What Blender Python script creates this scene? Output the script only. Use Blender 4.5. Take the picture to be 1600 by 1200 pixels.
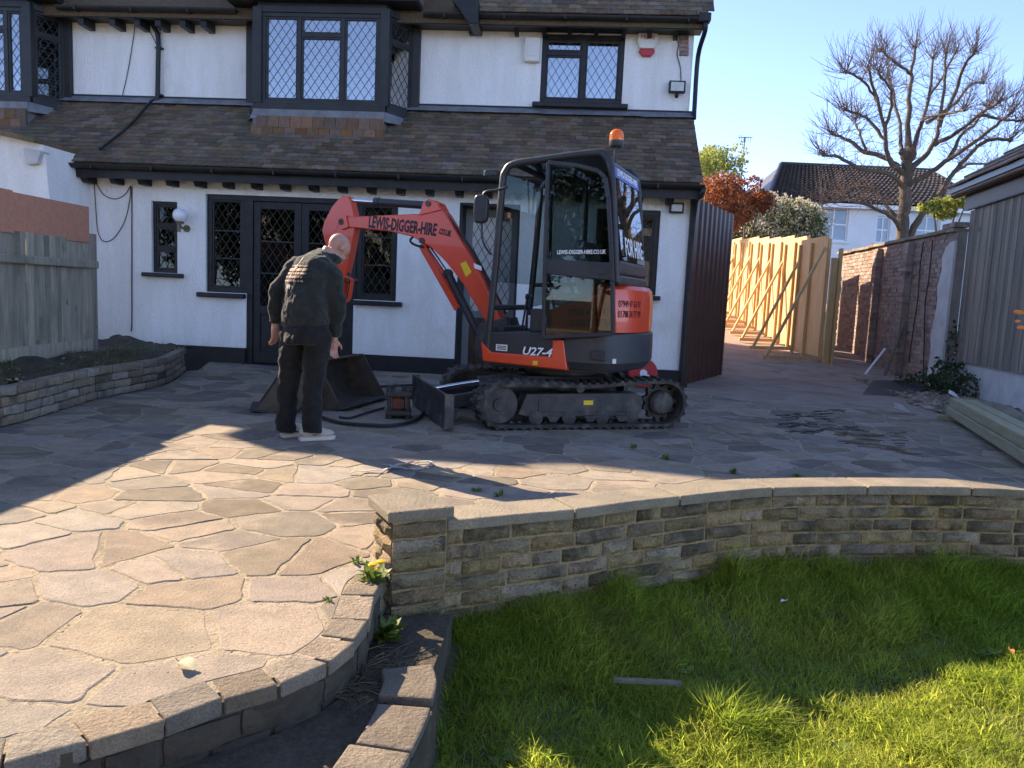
import bpy, math, random
import numpy as np
from mathutils import Vector, Matrix
random.seed(7); rng = np.random.default_rng(7)
for o in list(bpy.data.objects): bpy.data.objects.remove(o)
SC = bpy.context.scene; COL = SC.collection
R = math.radians

# ---------------------------------------------------------------- camera, sky, sun, exposure
FPX, CAM_H, TILT, ROLL = 1200.0, 1.15, R(6.6), R(2.6)       # focal length in photo pixels (1600 wide)
_F = Vector((0, math.cos(TILT), -math.sin(TILT))); _X = Vector((1, 0, 0)); _U = Vector((0, math.sin(TILT), math.cos(TILT)))
_cx = _X*math.cos(ROLL) + _U*math.sin(ROLL); _cy = -_X*math.sin(ROLL) + _U*math.cos(ROLL)
CAM = Vector((0, 0, CAM_H))
cd = bpy.data.cameras.new('camera'); cam = bpy.data.objects.new('camera', cd); COL.objects.link(cam)
cam.matrix_world = Matrix(((_cx.x, _cy.x, -_F.x, CAM.x), (_cx.y, _cy.y, -_F.y, CAM.y), (_cx.z, _cy.z, -_F.z, CAM.z), (0, 0, 0, 1)))
cd.sensor_width = 36; cd.lens = 36*FPX/1600; cd.clip_end = 3000; cd.clip_start = .05
SC.camera = cam
SUN_AZ, SUN_EL = R(48), R(30)         # sun stands behind the house to the left: azimuth from +Y towards -X
w = bpy.data.worlds.new('World'); SC.world = w; w.use_nodes = True
nt = w.node_tree; sky = nt.nodes.new('ShaderNodeTexSky'); sky.sky_type = 'NISHITA'; sky.sun_disc = False
sky.sun_elevation = SUN_EL; sky.sun_rotation = -SUN_AZ; sky.air_density = .35; sky.dust_density = .05; sky.ozone_density = 5.0
nt.nodes['Background'].inputs[1].default_value = .118
nt.links.new(sky.outputs[0], nt.nodes['Background'].inputs[0])
ld = bpy.data.lights.new('sun', 'SUN'); ld.energy = 2.0; ld.angle = R(.5); ld.color = (1, .94, .83)
sun = bpy.data.objects.new('sun', ld); COL.objects.link(sun)
SUND = Vector((-math.sin(SUN_AZ)*math.cos(SUN_EL), math.cos(SUN_AZ)*math.cos(SUN_EL), math.sin(SUN_EL)))
sun.rotation_euler = SUND.to_track_quat('Z', 'Y').to_euler()
vs = SC.view_settings; vs.view_transform = 'Standard'; vs.look = 'None'; vs.gamma = 1; vs.use_curve_mapping = False; vs.exposure = 2.8
vs.use_white_balance = True; vs.white_balance_temperature = 8600; vs.white_balance_tint = 16
SC.render.engine = 'CYCLES'; SC.cycles.use_denoising = True; SC.cycles.max_bounces = 8; SC.cycles.transparent_max_bounces = 16

# ---------------------------------------------------------------- measuring: photo pixel -> point on a real plane
def ray(px, py):
    a = (px-800)/FPX; b = -(py-600)/FPX
    return _F + _cx*a + _cy*b
def G(px, py, z=0.0):
    r = ray(px, py); return CAM + r*((z-CAM_H)/r.z)
def atY(px, py, Y):
    r = ray(px, py); return CAM + r*(Y/r.y)
class Frame:
    def __init__(s, O, yaw):
        s.yaw = R(yaw); s.O = Vector((O[0], O[1], 0)); s.x = Vector((math.cos(s.yaw), math.sin(s.yaw), 0)); s.y = Vector((-math.sin(s.yaw), math.cos(s.yaw), 0))
    def P(s, px, py, d=0):
        r = ray(px, py); k = (d-(CAM-s.O).dot(s.y))/r.dot(s.y); p = CAM + r*k - s.O
        return (p.dot(s.x), p.z)
    def P3(s, px, py, d=0):
        x, z = s.P(px, py, d); return Vector((x, d, z))
    def W(s, x, y, z): return s.O + s.x*x + s.y*y + Vector((0, 0, z))

# ---------------------------------------------------------------- mesh building
class MB:
    def __init__(s): s.v = []; s.f = []; s.rv = []
    def add(s, v, f, rv=0.0):
        o = len(s.v); s.v += [tuple(p) for p in v]; s.f += [tuple(i+o for i in q) for q in f]; s.rv += [rv]*len(v); return s
    def box(s, x0, x1, y0, y1, z0, z1, rv=0.0):
        v = [(x0,y0,z0),(x1,y0,z0),(x1,y1,z0),(x0,y1,z0),(x0,y0,z1),(x1,y0,z1),(x1,y1,z1),(x0,y1,z1)]
        return s.add(v, [(0,3,2,1),(4,5,6,7),(0,1,5,4),(1,2,6,5),(2,3,7,6),(3,0,4,7)], rv)
    def beam(s, a, b, wx, wy, up=(0,0,1), rv=0.0):          # rectangular bar from a to b
        a = Vector(a); b = Vector(b); d = (b-a).normalized(); u = Vector(up)
        if abs(d.dot(u)) > .98: u = Vector((0,1,0))
        x = d.cross(u).normalized()*(wx/2); y = x.cross(d).normalized()*(wy/2)
        v = [a-x-y, a+x-y, a+x+y, a-x+y, b-x-y, b+x-y, b+x+y, b-x+y]
        return s.add(v, [(0,3,2,1),(4,5,6,7),(0,1,5,4),(1,2,6,5),(2,3,7,6),(3,0,4,7)], rv)
    def prism(s, poly, y0, y1, rv=0.0):                       # (x,z) outline extruded along y
        n = len(poly); A = sum(poly[i][0]*poly[(i+1) % n][1]-poly[(i+1) % n][0]*poly[i][1] for i in range(n))
        if A < 0: poly = poly[::-1]
        v = [(p[0], y0, p[1]) for p in poly] + [(p[0], y1, p[1]) for p in poly]
        f = [tuple(range(n)), tuple(range(2*n-1, n-1, -1))] + [(i, i+n, (i+1) % n+n, (i+1) % n) for i in range(n)]
        return s.add(v, f, rv)
    def slab(s, poly, z0, z1, rv=0.0):                        # (x,y) outline extruded along z
        n = len(poly); A = sum(poly[i][0]*poly[(i+1) % n][1]-poly[(i+1) % n][0]*poly[i][1] for i in range(n))
        if A < 0: poly = poly[::-1]
        v = [(p[0], p[1], z0) for p in poly] + [(p[0], p[1], z1) for p in poly]
        f = [tuple(range(n-1, -1, -1)), tuple(range(n, 2*n))] + [(i, (i+1) % n, (i+1) % n+n, i+n) for i in range(n)]
        return s.add(v, f, rv)
    def tube(s, path, r, n=8, rv=0.0, caps=True):
        P = [Vector(p) for p in path]; m = len(P); rs = r if isinstance(r, (list, tuple)) else [r]*m
        v = []; ref = None
        for i in range(m):
            d = (P[min(i+1, m-1)]-P[max(i-1, 0)]).normalized()
            if ref is None:
                ref = Vector((0,0,1)) if abs(d.z) < .9 else Vector((1,0,0))
            ref = (ref-d*ref.dot(d)).normalized(); q = d.cross(ref)
            for k in range(n):
                a = 2*math.pi*k/n; v.append(P[i]+ref*(math.cos(a)*rs[i])+q*(math.sin(a)*rs[i]))
        f = [(i*n+k, i*n+(k+1) % n, (i+1)*n+(k+1) % n, (i+1)*n+k) for i in range(m-1) for k in range(n)]
        if caps: f += [tuple(range(n-1, -1, -1)), tuple(range((m-1)*n, m*n))]
        return s.add(v, f, rv)
    def lathe(s, prof, n=20, c=(0,0,0), axis='z', rv=0.0):
        v = []; m = len(prof); c = Vector(c)
        for (r, h) in prof:
            for k in range(n):
                a = 2*math.pi*k/n; p = (r*math.cos(a), r*math.sin(a), h)
                if axis == 'y': p = (p[0], h, -p[1])
                if axis == 'x': p = (h, p[0], p[1])
                v.append(Vector(p)+c)
        f = [(i*n+k, i*n+(k+1) % n, (i+1)*n+(k+1) % n, (i+1)*n+k) for i in range(m-1) for k in range(n)]
        f += [tuple(range(n-1, -1, -1)), tuple(range((m-1)*n, m*n))]
        return s.add(v, f, rv)
    def ell(s, c, r, M=None, n=14, m=10, rv=0.0):             # ellipsoid, optional rotation
        v = []; c = Vector(c)
        for i in range(1, m):
            t = math.pi*i/m
            for k in range(n):
                a = 2*math.pi*k/n; p = Vector((r[0]*math.sin(t)*math.cos(a), r[1]*math.sin(t)*math.sin(a), r[2]*math.cos(t)))
                v.append((M @ p if M else p)+c)
        for sg in (1, -1):
            p = Vector((0,0,r[2]*sg)); v.append((M @ p if M else p)+c)
        T = len(v)-2; f = [(i*n+k, (i+1)*n+k, (i+1)*n+(k+1) % n, i*n+(k+1) % n) for i in range(m-2) for k in range(n)]
        f += [(T, k, (k+1) % n) for k in range(n)] + [(T+1, (m-2)*n+(k+1) % n, (m-2)*n+k) for k in range(n)]
        return s.add(v, f, rv)
    def mesh(s, name, smooth=None):
        me = bpy.data.meshes.new(name); me.from_pydata(s.v, [], s.f); me.update()
        if any(s.rv):
            at = me.attributes.new('rv', 'FLOAT', 'POINT'); at.data.foreach_set('value', s.rv)
        if smooth is not None:
            me.shade_smooth()
            if smooth < 180: me.set_sharp_from_angle(angle=R(smooth))
        return me
    def build(s, name, m, parent=None, smooth=None, bevel=0, seg=2, **kw):
        return put(name, s.mesh(name, smooth), m, parent, bevel=bevel, seg=seg, **kw)
def put(name, me, m, parent=None, loc=None, rot=None, bevel=0, seg=2, kind=None, label=None, cat=None, group=None):
    o = bpy.data.objects.new(name, me); COL.objects.link(o)
    if m is not None and me is not None and len(me.materials) == 0: me.materials.append(m)
    if parent: o.parent = parent
    if loc is not None: o.location = loc
    if rot is not None: o.rotation_euler = rot
    if bevel:
        b = o.modifiers.new('bevel', 'BEVEL'); b.width = bevel; b.segments = seg; b.limit_method = 'ANGLE'; b.angle_limit = R(35); b.harden_normals = False
    if kind: o['kind'] = kind
    if label: o['label'] = label
    if cat: o['category'] = cat
    if group: o['group'] = group
    return o
def thing(name, label, cat, loc=(0,0,0), rz=0.0, group=None):
    o = bpy.data.objects.new(name, None); COL.objects.link(o); o.location = loc; o.rotation_euler = (0,0,rz); o.empty_display_size = .1
    o['label'] = label; o['category'] = cat
    if group: o['group'] = group
    return o
def text(name, body, size, m, parent, loc, rot=(math.pi/2,0,0), align='CENTER', bold=0.0, sx=1.0, shear=0.0, ext=.0008):
    c = bpy.data.curves.new(name, 'FONT'); c.body = body; c.size = size; c.align_x = align; c.align_y = 'CENTER'; c.offset = bold; c.extrude = ext; c.shear = shear; c.resolution_u = 2
    tmp = bpy.data.objects.new(name+'_tmp', c); me = bpy.data.meshes.new_from_object(tmp); bpy.data.objects.remove(tmp); me.materials.clear(); me.materials.append(m)
    o = bpy.data.objects.new(name, me); COL.objects.link(o); o.parent = parent; o.location = loc; o.rotation_euler = rot; o.scale = (sx, 1, 1)
    return o
def lerp(a, b, t): return a+(b-a)*t
def resample(pts, step):                                      # polyline -> points at even spacing
    P = [Vector(p) for p in pts]; L = [0]
    for i in range(1, len(P)): L.append(L[-1]+(P[i]-P[i-1]).length)
    n = max(1, round(L[-1]/step)); out = []
    for k in range(n+1):
        s = L[-1]*k/n; i = 0
        while i < len(P)-2 and L[i+1] < s: i += 1
        out.append(P[i].lerp(P[i+1], (s-L[i])/max(1e-9, L[i+1]-L[i])))
    return out
def smoothline(pts, k=6):                                     # Catmull-Rom
    P = [Vector(p) for p in pts]; P = [P[0]*2-P[1]]+P+[P[-1]*2-P[-2]]; out = []
    for i in range(1, len(P)-2):
        for j in range(k):
            t = j/k; a, b, c, d = P[i-1:i+3]
            out.append(.5*((2*b)+(c-a)*t+(2*a-5*b+4*c-d)*t*t+(3*b-a-3*c+d)*t**3))
    out.append(P[-2]); return out

# ---------------------------------------------------------------- materials
def mat(name, c, c2=None, sc=6, r=.8, bump=0, bsc=None, metal=0, rnd=0, hue=0, c3=None, sc3=1.2, t3=(.55, .68), stretch=None, spec=.4, coat=0, transl=0, c4=None, sc4=60, t4=(.6, .7), wpos=False, r2=None, c5=None, sc5=.35, t5=(.5,.7), grain=None, sheen=0):
    m = bpy.data.materials.new(name); m.use_nodes = True; t = m.node_tree; N = t.nodes; L = t.links; B = N['Principled BSDF']
    B.inputs['Roughness'].default_value = r; B.inputs['Metallic'].default_value = metal; B.inputs['Specular IOR Level'].default_value = spec; B.inputs['Coat Weight'].default_value = coat
    B.inputs['Base Color'].default_value = (*c, 1)
    def math_(op, a, b=None):
        n = N.new('ShaderNodeMath'); n.operation = op
        for i, q in enumerate((a, b)):
            if q is None: continue
            if isinstance(q, (int, float)): n.inputs[i].default_value = q
            else: L.new(q, n.inputs[i])
        return n.outputs[0]
    info = N.new('ShaderNodeObjectInfo'); rv = N.new('ShaderNodeAttribute'); rv.attribute_name = 'rv'
    rand = math_('FRACT', math_('ADD', info.outputs['Random'], rv.outputs['Fac']))
    if wpos: co = N.new('ShaderNodeNewGeometry').outputs['Position']
    else:
        tc = N.new('ShaderNodeTexCoord'); va = N.new('ShaderNodeVectorMath'); va.operation = 'ADD'; L.new(tc.outputs['Object'], va.inputs[0])
        L.new(math_('MULTIPLY', rand, 43.0), va.inputs[1]); co = va.outputs[0]
    if stretch:
        mp = N.new('ShaderNodeMapping'); mp.inputs['Scale'].default_value = stretch; L.new(co, mp.inputs[0]); co2 = mp.outputs[0]
    else: co2 = co
    def noise(scale, vec, detail=6, rough=.6):
        n = N.new('ShaderNodeTexNoise'); n.inputs['Scale'].default_value = scale; n.inputs['Detail'].default_value = detail; n.inputs['Roughness'].default_value = rough; L.new(vec, n.inputs['Vector']); return n.outputs['Fac']
    def ramp(fac, a, b):
        n = N.new('ShaderNodeMapRange'); n.interpolation_type = 'SMOOTHSTEP'; n.inputs['From Min'].default_value = a; n.inputs['From Max'].default_value = b; L.new(fac, n.inputs['Value']); return n.outputs[0]
    def mix(fac, a, b):
        n = N.new('ShaderNodeMix'); n.data_type = 'RGBA'; L.new(fac, n.inputs[0])
        for i, q in ((6, a), (7, b)):
            if isinstance(q, tuple): n.inputs[i].default_value = (*q, 1)
            else: L.new(q, n.inputs[i])
        return n.outputs[2]
    col = None
    if c2: col = mix(ramp(noise(sc, co2), .3, .7), c, c2)
    if rnd or hue:
        h = N.new('ShaderNodeHueSaturation'); h.inputs['Color'].default_value = (*c, 1)
        if col: L.new(col, h.inputs['Color'])
        L.new(math_('ADD', math_('MULTIPLY', rand, 2*rnd), 1-rnd), h.inputs['Value'])
        if hue:
            r2_ = math_('FRACT', math_('MULTIPLY', rand, 7.31)); L.new(math_('ADD', math_('MULTIPLY', r2_, hue), .5-hue/2), h.inputs['Hue'])
            L.new(math_('ADD', math_('MULTIPLY', math_('FRACT', math_('MULTIPLY', rand, 13.7)), .5), .75), h.inputs['Saturation'])
        col = h.outputs[0]
    for cc, s_, t_ in ((c3, sc3, t3), (c4, sc4, t4), (c5, sc5, t5)):
        if cc: col = mix(ramp(noise(s_, co), *t_), col if col else c, cc)
    if grain:
        h = N.new('ShaderNodeHueSaturation'); h.inputs['Color'].default_value = (*c, 1)
        if col: L.new(col, h.inputs['Color'])
        g = N.new('ShaderNodeMapRange'); g.inputs['From Min'].default_value = .25; g.inputs['From Max'].default_value = .75; g.inputs['To Min'].default_value = 1-grain[1]; g.inputs['To Max'].default_value = 1+grain[1]
        L.new(noise(grain[0], co, 4, .75), g.inputs['Value']); L.new(g.outputs[0], h.inputs['Value']); col = h.outputs[0]
    B.inputs['Sheen Weight'].default_value = sheen; B.inputs['Sheen Roughness'].default_value = .45
    if col: L.new(col, B.inputs['Base Color'])
    if r2 is not None:
        n = N.new('ShaderNodeMapRange'); n.inputs['To Min'].default_value = r; n.inputs['To Max'].default_value = r2; L.new(noise(sc*1.7, co2), n.inputs['Value']); L.new(n.outputs[0], B.inputs['Roughness'])
    if bump:
        b = N.new('ShaderNodeBump'); b.inputs['Strength'].default_value = bump; b.inputs['Distance'].default_value = .02
        L.new(noise(bsc or sc*3, co2, 8, .65), b.inputs['Height']); L.new(b.outputs[0], B.inputs['Normal'])
    if transl:
        tr = N.new('ShaderNodeBsdfTranslucent'); ms = N.new('ShaderNodeMixShader'); ms.inputs[0].default_value = transl
        if col: L.new(col, tr.inputs[0])
        else: tr.inputs[0].default_value = (*c, 1)
        L.new(B.outputs[0], ms.inputs[1]); L.new(tr.outputs[0], ms.inputs[2]); L.new(ms.outputs[0], N['Material Output'].inputs[0])
    return m
def glass(name, tint=(.8, .85, .85), ior=1.5, rough=0.01, boost=0.0):
    m = bpy.data.materials.new(name); m.use_nodes = True; t = m.node_tree; N = t.nodes; L = t.links; N.remove(N['Principled BSDF'])
    tr = N.new('ShaderNodeBsdfTransparent'); tr.inputs[0].default_value = (*tint, 1); gl = N.new('ShaderNodeBsdfGlossy'); gl.inputs['Roughness'].default_value = rough
    fr = N.new('ShaderNodeFresnel'); fr.inputs[0].default_value = ior; ad = N.new('ShaderNodeMath'); ad.operation = 'ADD'; ad.use_clamp = True; ad.inputs[1].default_value = boost
    L.new(fr.outputs[0], ad.inputs[0]); ms = N.new('ShaderNodeMixShader'); L.new(ad.outputs[0], ms.inputs[0]); L.new(tr.outputs[0], ms.inputs[1]); L.new(gl.outputs[0], ms.inputs[2])
    L.new(ms.outputs[0], N['Material Output'].inputs[0]); return m
M = {}
M['render'] = mat('white_render', (.85,.84,.81), (.76,.745,.70), 3.0, .9, .9, 42, stretch=(1.6,1.6,.30), c3=(.60,.57,.50), sc3=1.1, t3=(.60,.85), c4=(.55,.50,.42), sc4=7, t4=(.70,.80), c5=(.66,.60,.50), sc5=.5, t5=(.58,.8), grain=(35,.10))
M['black'] = mat('black_paint', (.010,.011,.012), (.020,.021,.022), 9, .45, .15, 40, spec=.35)
M['plinth'] = mat('plinth_paint', (.007,.007,.008), (.014,.014,.014), 5, .6, .4, 50, c3=(.05,.045,.04), sc3=4, t3=(.62,.8))
M['tile'] = mat('clay_tile', (.18,.115,.076), (.115,.08,.057), 22, .9, .6, 60, rnd=.40, hue=.03, grain=(45,.35), c3=(.085,.085,.045), sc3=.9, t3=(.45,.72), c4=(.30,.29,.26), sc4=9, t4=(.76,.80))
M['tile_red'] = mat('tile_hung_clay', (.22,.115,.065), (.16,.09,.055), 18, .85, .4, 60, rnd=.22, hue=.015, grain=(50,.3), c3=(.10,.08,.06), sc3=3, t3=(.5,.7))
M['lead'] = mat('lead_flashing', (.12,.13,.14), (.20,.21,.22), 6, .6, .3, 20)
M['came'] = mat('window_lead', (.032,.034,.035), None, r=.5, metal=.3)
M['came_dk'] = mat('window_lead_dark', (.045,.05,.055), None, r=.5, metal=.2)
M['glass'] = glass('window_glass', (.62,.66,.66), 1.6, boost=.36)
M['dglass'] = glass('dark_window_glass', (.30,.32,.31), 1.45, boost=.0)
M['cabglass'] = glass('cab_glass', (.52,.58,.57), 1.42, boost=.0)
M['tintglass'] = glass('tinted_cab_glass', (.10,.12,.13), 1.55, boost=.12)
M['room'] = mat('room_interior', (.045,.042,.04), (.08,.07,.06), 2, .9)
M['curtain'] = mat('net_curtain', (.62,.62,.60), (.5,.5,.5), 5, .9, .4, 14, stretch=(8,1,.4))
M['blind'] = mat('blind_slat', (.70,.71,.70), None, r=.6)
M['frame_grey'] = mat('painted_frame', (.017,.018,.018), (.028,.028,.027), 6, .5, .1, 40)
M['white_pl'] = mat('white_plastic', (.74,.75,.75), None, r=.4)
M['cream_pl'] = mat('ivory_plastic', (.70,.68,.62), (.62,.60,.55), 4, .5)
M['red_pl'] = mat('red_plastic', (.50,.03,.035), None, r=.35)
M['cable'] = mat('black_cable', (.02,.02,.02), None, r=.6)
M['orange'] = mat('excavator_orange', (.80,.062,.014), (.72,.054,.012), 3, .33, .03, 90, coat=.25, c3=(.50,.075,.03), sc3=4, t3=(.52,.80), c4=(.25,.13,.08), sc4=38, t4=(.68,.76), spec=.5)
M['exblack'] = mat('excavator_black', (.022,.024,.028), (.034,.036,.04), 4, .42, .08, 120, c3=(.07,.062,.05), sc3=5, t3=(.62,.85))
M['charcoal'] = mat('counterweight_charcoal', (.030,.033,.037), (.045,.046,.048), 3, .5, .1, 150, c3=(.085,.075,.06), sc3=6, t3=(.65,.85))
M['rubber'] = mat('track_rubber', (.030,.028,.026), (.07,.062,.05), 14, .85, .4, 60, c3=(.15,.125,.095), sc3=7, t3=(.5,.72))
M['steel_dk'] = mat('muddy_steel', (.042,.041,.042), (.08,.073,.063), 9, .62, .3, 50, metal=.25, c3=(.16,.13,.095), sc3=6, t3=(.52,.75))
M['bladepaint'] = mat('blade_steel', (.035,.037,.045), (.07,.068,.065), 8, .55, .3, 40, metal=.3, c3=(.20,.165,.12), sc3=5, t3=(.5,.75))
M['bucket'] = mat('worn_bucket_steel', (.062,.050,.040), (.11,.085,.06), 7, .65, .4, 40, metal=.25, c3=(.17,.11,.06), sc3=5, t3=(.55,.8))
M['chrome'] = mat('chrome_rod', (.65,.66,.68), None, r=.15, metal=1)
M['seat'] = mat('seat_vinyl', (.30,.33,.36), (.24,.26,.29), 8, .6)
M['yellow'] = mat('warning_yellow', (.80,.55,.02), None, r=.5)
M['white'] = mat('white_print', (.82,.82,.82), None, r=.5)
M['blackprint'] = mat('black_print', (.012,.012,.012), None, r=.5)
M['blue'] = mat('blue_sign_film', (.05,.10,.42), None, r=.4)
M['amber'] = mat('amber_lens', (.85,.22,.015), None, r=.12, coat=.5, transl=.3)
M['mirror'] = mat('mirror_housing', (.018,.018,.02), None, r=.4)
M['redlens'] = mat('red_lens', (.55,.02,.03), None, r=.15, coat=.6)
M['stone'] = mat('crazy_paving', (.25,.202,.152), (.175,.144,.112), 9, .92, .4, 90, rnd=.40, hue=.025, grain=(190,.50), c3=(.32,.255,.188), sc3=2.5, t3=(.5,.72), c4=(.09,.08,.07), sc4=85, t4=(.60,.72), c5=(.17,.135,.105), sc5=2.2, t5=(.60,.80))
M['mortar'] = mat('patio_mortar', (.38,.31,.215), (.27,.22,.15), 6, .95, .7, 60, grain=(120,.35), c3=(.11,.10,.06), sc3=1.3, t3=(.55,.75), c4=(.20,.17,.12), sc4=30, t4=(.55,.65))
M['kerb'] = mat('kerb_stone', (.25,.20,.145), (.18,.148,.11), 10, .93, .8, 60, rnd=.22, hue=.02, grain=(150,.40), c3=(.15,.125,.095), sc3=5, t3=(.55,.75))
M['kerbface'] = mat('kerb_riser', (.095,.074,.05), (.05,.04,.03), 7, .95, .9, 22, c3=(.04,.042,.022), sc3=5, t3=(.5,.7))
M['wallstone'] = mat('pitched_walling_stone', (.35,.265,.155), (.25,.19,.115), 14, .93, 1.0, 60, rnd=.26, hue=.02, grain=(110,.55), c3=(.095,.078,.050), sc3=4.0, t3=(.46,.66), c4=(.06,.055,.04), sc4=40, t4=(.62,.74))
M['wallmortar'] = mat('wall_mortar', (.42,.31,.165), (.28,.21,.12), 8, .95, .8, 60, grain=(120,.4), c3=(.08,.07,.05), sc3=3, t3=(.5,.7))
M['coping'] = mat('concrete_coping', (.29,.245,.175), (.215,.185,.14), 7, .92, .7, 80, rnd=.15, grain=(140,.4), c3=(.15,.135,.11), sc3=3, t3=(.55,.8), c4=(.10,.09,.07), sc4=50, t4=(.64,.74))
M['bedbrick'] = mat('bed_wall_brick', (.30,.245,.18), (.21,.175,.13), 10, .93, .9, 40, rnd=.25, hue=.02, grain=(90,.4), c3=(.07,.068,.04), sc3=4, t3=(.5,.75))
M['soil'] = mat('dark_soil', (.095,.074,.05), (.055,.044,.03), 8, .98, 1, 25, grain=(70,.6), c3=(.09,.08,.05), sc3=5, t3=(.55,.7))
M['lawnsoil'] = mat('lawn_soil', (.11,.13,.045), (.13,.12,.06), 8, .98, .8, 30)
M['path'] = mat('path_slab', (.22,.175,.13), (.155,.125,.092), 8, .93, .7, 60, rnd=.15, grain=(140,.4), c3=(.11,.10,.08), sc3=3, t3=(.5,.75))
M['drive'] = mat('concrete_drive', (.34,.255,.205), (.25,.19,.155), 3, .93, .6, 40, grain=(60,.4), c3=(.26,.145,.10), sc3=.6, t3=(.48,.7), c4=(.12,.10,.085), sc4=2.2, t4=(.55,.75), wpos=True)
M['ground'] = mat('ground_earth', (.07,.065,.04), (.05,.06,.03), 1, .98)
M['brick'] = mat('old_wall_brick', (.34,.225,.18), (.26,.18,.145), 12, .93, .6, 40, grain=(60,.35), rnd=.22, hue=.02, c3=(.38,.32,.29), sc3=1.1, t3=(.40,.75), c5=(.13,.10,.09), sc5=2.5, t5=(.5,.7))
M['brickmortar'] = mat('old_wall_mortar', (.30,.26,.22), (.22,.19,.165), 6, .95, .5, 40)
M['oldrender'] = mat('grey_old_render', (.55,.55,.54), (.44,.44,.43), 4, .9, .4, 40, c3=(.26,.23,.21), sc3=3, t3=(.6,.8))
M['fence'] = mat('weathered_fence', (.40,.35,.26), (.26,.225,.17), 5, .9, .4, 30, rnd=.25, stretch=(6,6,.5), c3=(.06,.06,.05), sc3=4, t3=(.62,.78), c5=(.12,.14,.085), sc5=1.5, t5=(.5,.75))
M['fencedark'] = mat('dark_weathered_board', (.165,.14,.112), (.25,.215,.175), 5, .85, .35, 30, rnd=.25, stretch=(7,7,.35), c3=(.05,.05,.05), sc3=4, t3=(.6,.8))
M['cedar'] = mat('orange_board', (.62,.27,.17), (.54,.22,.13), 4, .7, .1, 30, rnd=.08, stretch=(1,6,6))
M['ply'] = mat('new_plywood', (.74,.43,.20), (.64,.35,.15), 4, .75, .15, 30, grain=(25,.12), rnd=.08, stretch=(3,3,.5))
M['pine'] = mat('new_timber', (.66,.43,.19), (.55,.35,.15), 6, .75, .15, 30, rnd=.12, stretch=(5,5,.6))
M['sleeper'] = mat('treated_timber', (.36,.33,.20), (.28,.25,.15), 5, .8, .2, 30, rnd=.12, stretch=(.6,6,6))
M['brownmetal'] = mat('brown_corrugated_sheet', (.075,.032,.024), (.10,.045,.033), 5, .45, .1, 30, metal=.2, c3=(.02,.013,.011), sc3=6, t3=(.55,.75))
M['bark'] = mat('tree_bark', (.14,.108,.08), (.09,.07,.052), 12, .95, .6, 40, c3=(.12,.13,.055), sc3=2, t3=(.58,.75))
M['twig'] = mat('thin_shoots', (.16,.105,.085), (.13,.095,.075), 6, .9)
M['pantile'] = mat('dark_pantile', (.036,.028,.027), (.055,.043,.04), 6, .38, spec=.5)
M['farwhite'] = mat('far_white_render', (.72,.73,.75), (.66,.67,.69), 2, .9)
M['farglass'] = mat('far_window_glass', (.10,.13,.17), (.16,.19,.23), 2, .1, spec=.8)
M['leafdark'] = mat('evergreen_leaf', (.030,.055,.018), (.055,.085,.028), 3, .55, rnd=.35, transl=.25, wpos=False)
M['leafred'] = mat('red_young_leaf', (.34,.10,.04), (.24,.08,.03), 3, .55, rnd=.35, transl=.35)
M['leafyel'] = mat('spring_yellow_leaf', (.34,.36,.09), (.26,.30,.07), 3, .6, rnd=.3, transl=.4)
M['blossom'] = mat('pale_blossom', (.62,.55,.42), (.45,.38,.25), 3, .7, rnd=.3, transl=.3)
M['leafmid'] = mat('shrub_leaf', (.10,.135,.045), (.16,.17,.06), 3, .55, rnd=.35, transl=.3)
M['weed'] = mat('weed_leaf', (.10,.17,.03), (.15,.22,.04), 5, .55, rnd=.3, transl=.35)
M['petal'] = mat('dandelion_yellow', (.75,.50,.02), None, r=.6, transl=.3)
M['grass'] = mat('grass_blade', (.25,.37,.045), (.43,.47,.09), .9, .5, rnd=.40, transl=.72, wpos=True, c3=(.25,.22,.085), sc3=1.7, t3=(.57,.72), spec=.25)
M['paleleaf'] = mat('pale_dry_leaf', (.46,.46,.30), (.36,.36,.22), 20, .7, transl=.2)
M['orangeleaf'] = mat('orange_dry_leaf', (.62,.25,.05), (.5,.2,.08), 20, .6, transl=.3)
M['paper'] = mat('white_litter', (.72,.74,.76), None, r=.6)
M['blackplastic'] = mat('black_sheet', (.012,.012,.013), (.03,.03,.03), 8, .45, .4, 12)
M['debris'] = mat('rubble_bits', (.32,.25,.19), (.19,.15,.12), 20, .95, .6, 40, rnd=.5, hue=.08)
M['twigdry'] = mat('dry_stems', (.17,.12,.07), (.10,.07,.045), 10, .9, rnd=.3)
M['skin'] = mat('skin', (.50,.265,.19), (.42,.21,.15), 14, .5, .06, 120, spec=.4, c3=(.40,.15,.11), sc3=14, t3=(.48,.72), grain=(160,.15))
M['hoodie'] = mat('dark_green_hoodie', (.017,.020,.017), (.028,.031,.027), 18, .92, .6, 60, spec=.2, sheen=.2, grain=(180,.3))
M['trousers'] = mat('black_trousers', (.010,.011,.011), (.018,.019,.018), 14, .9, .6, 40, spec=.2, sheen=.12, grain=(180,.3))
M['shoe'] = mat('pale_trainer', (.52,.44,.36), (.44,.36,.29), 14, .7, .1, 60)
M['sole'] = mat('trainer_sole', (.62,.57,.49), None, r=.7)
M['print'] = mat('faded_orange_print', (.42,.20,.11), (.48,.33,.22), 60, .8)
M['cordwhite'] = mat('pale_cord', (.36,.35,.31), None, r=.8)
M['globe'] = mat('opal_globe', (.78,.78,.80), None, r=.25, coat=.4)
M['brass'] = mat('aged_brass', (.16,.14,.09), None, r=.5, metal=.5)
M['lampglass'] = mat('flood_light_glass', (.45,.45,.40), (.6,.6,.55), 20, .2)
M['wood_brown'] = mat('brown_door_wood', (.075,.045,.028), (.055,.033,.02), 6, .5, .1, 30, stretch=(6,6,.6))
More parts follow.
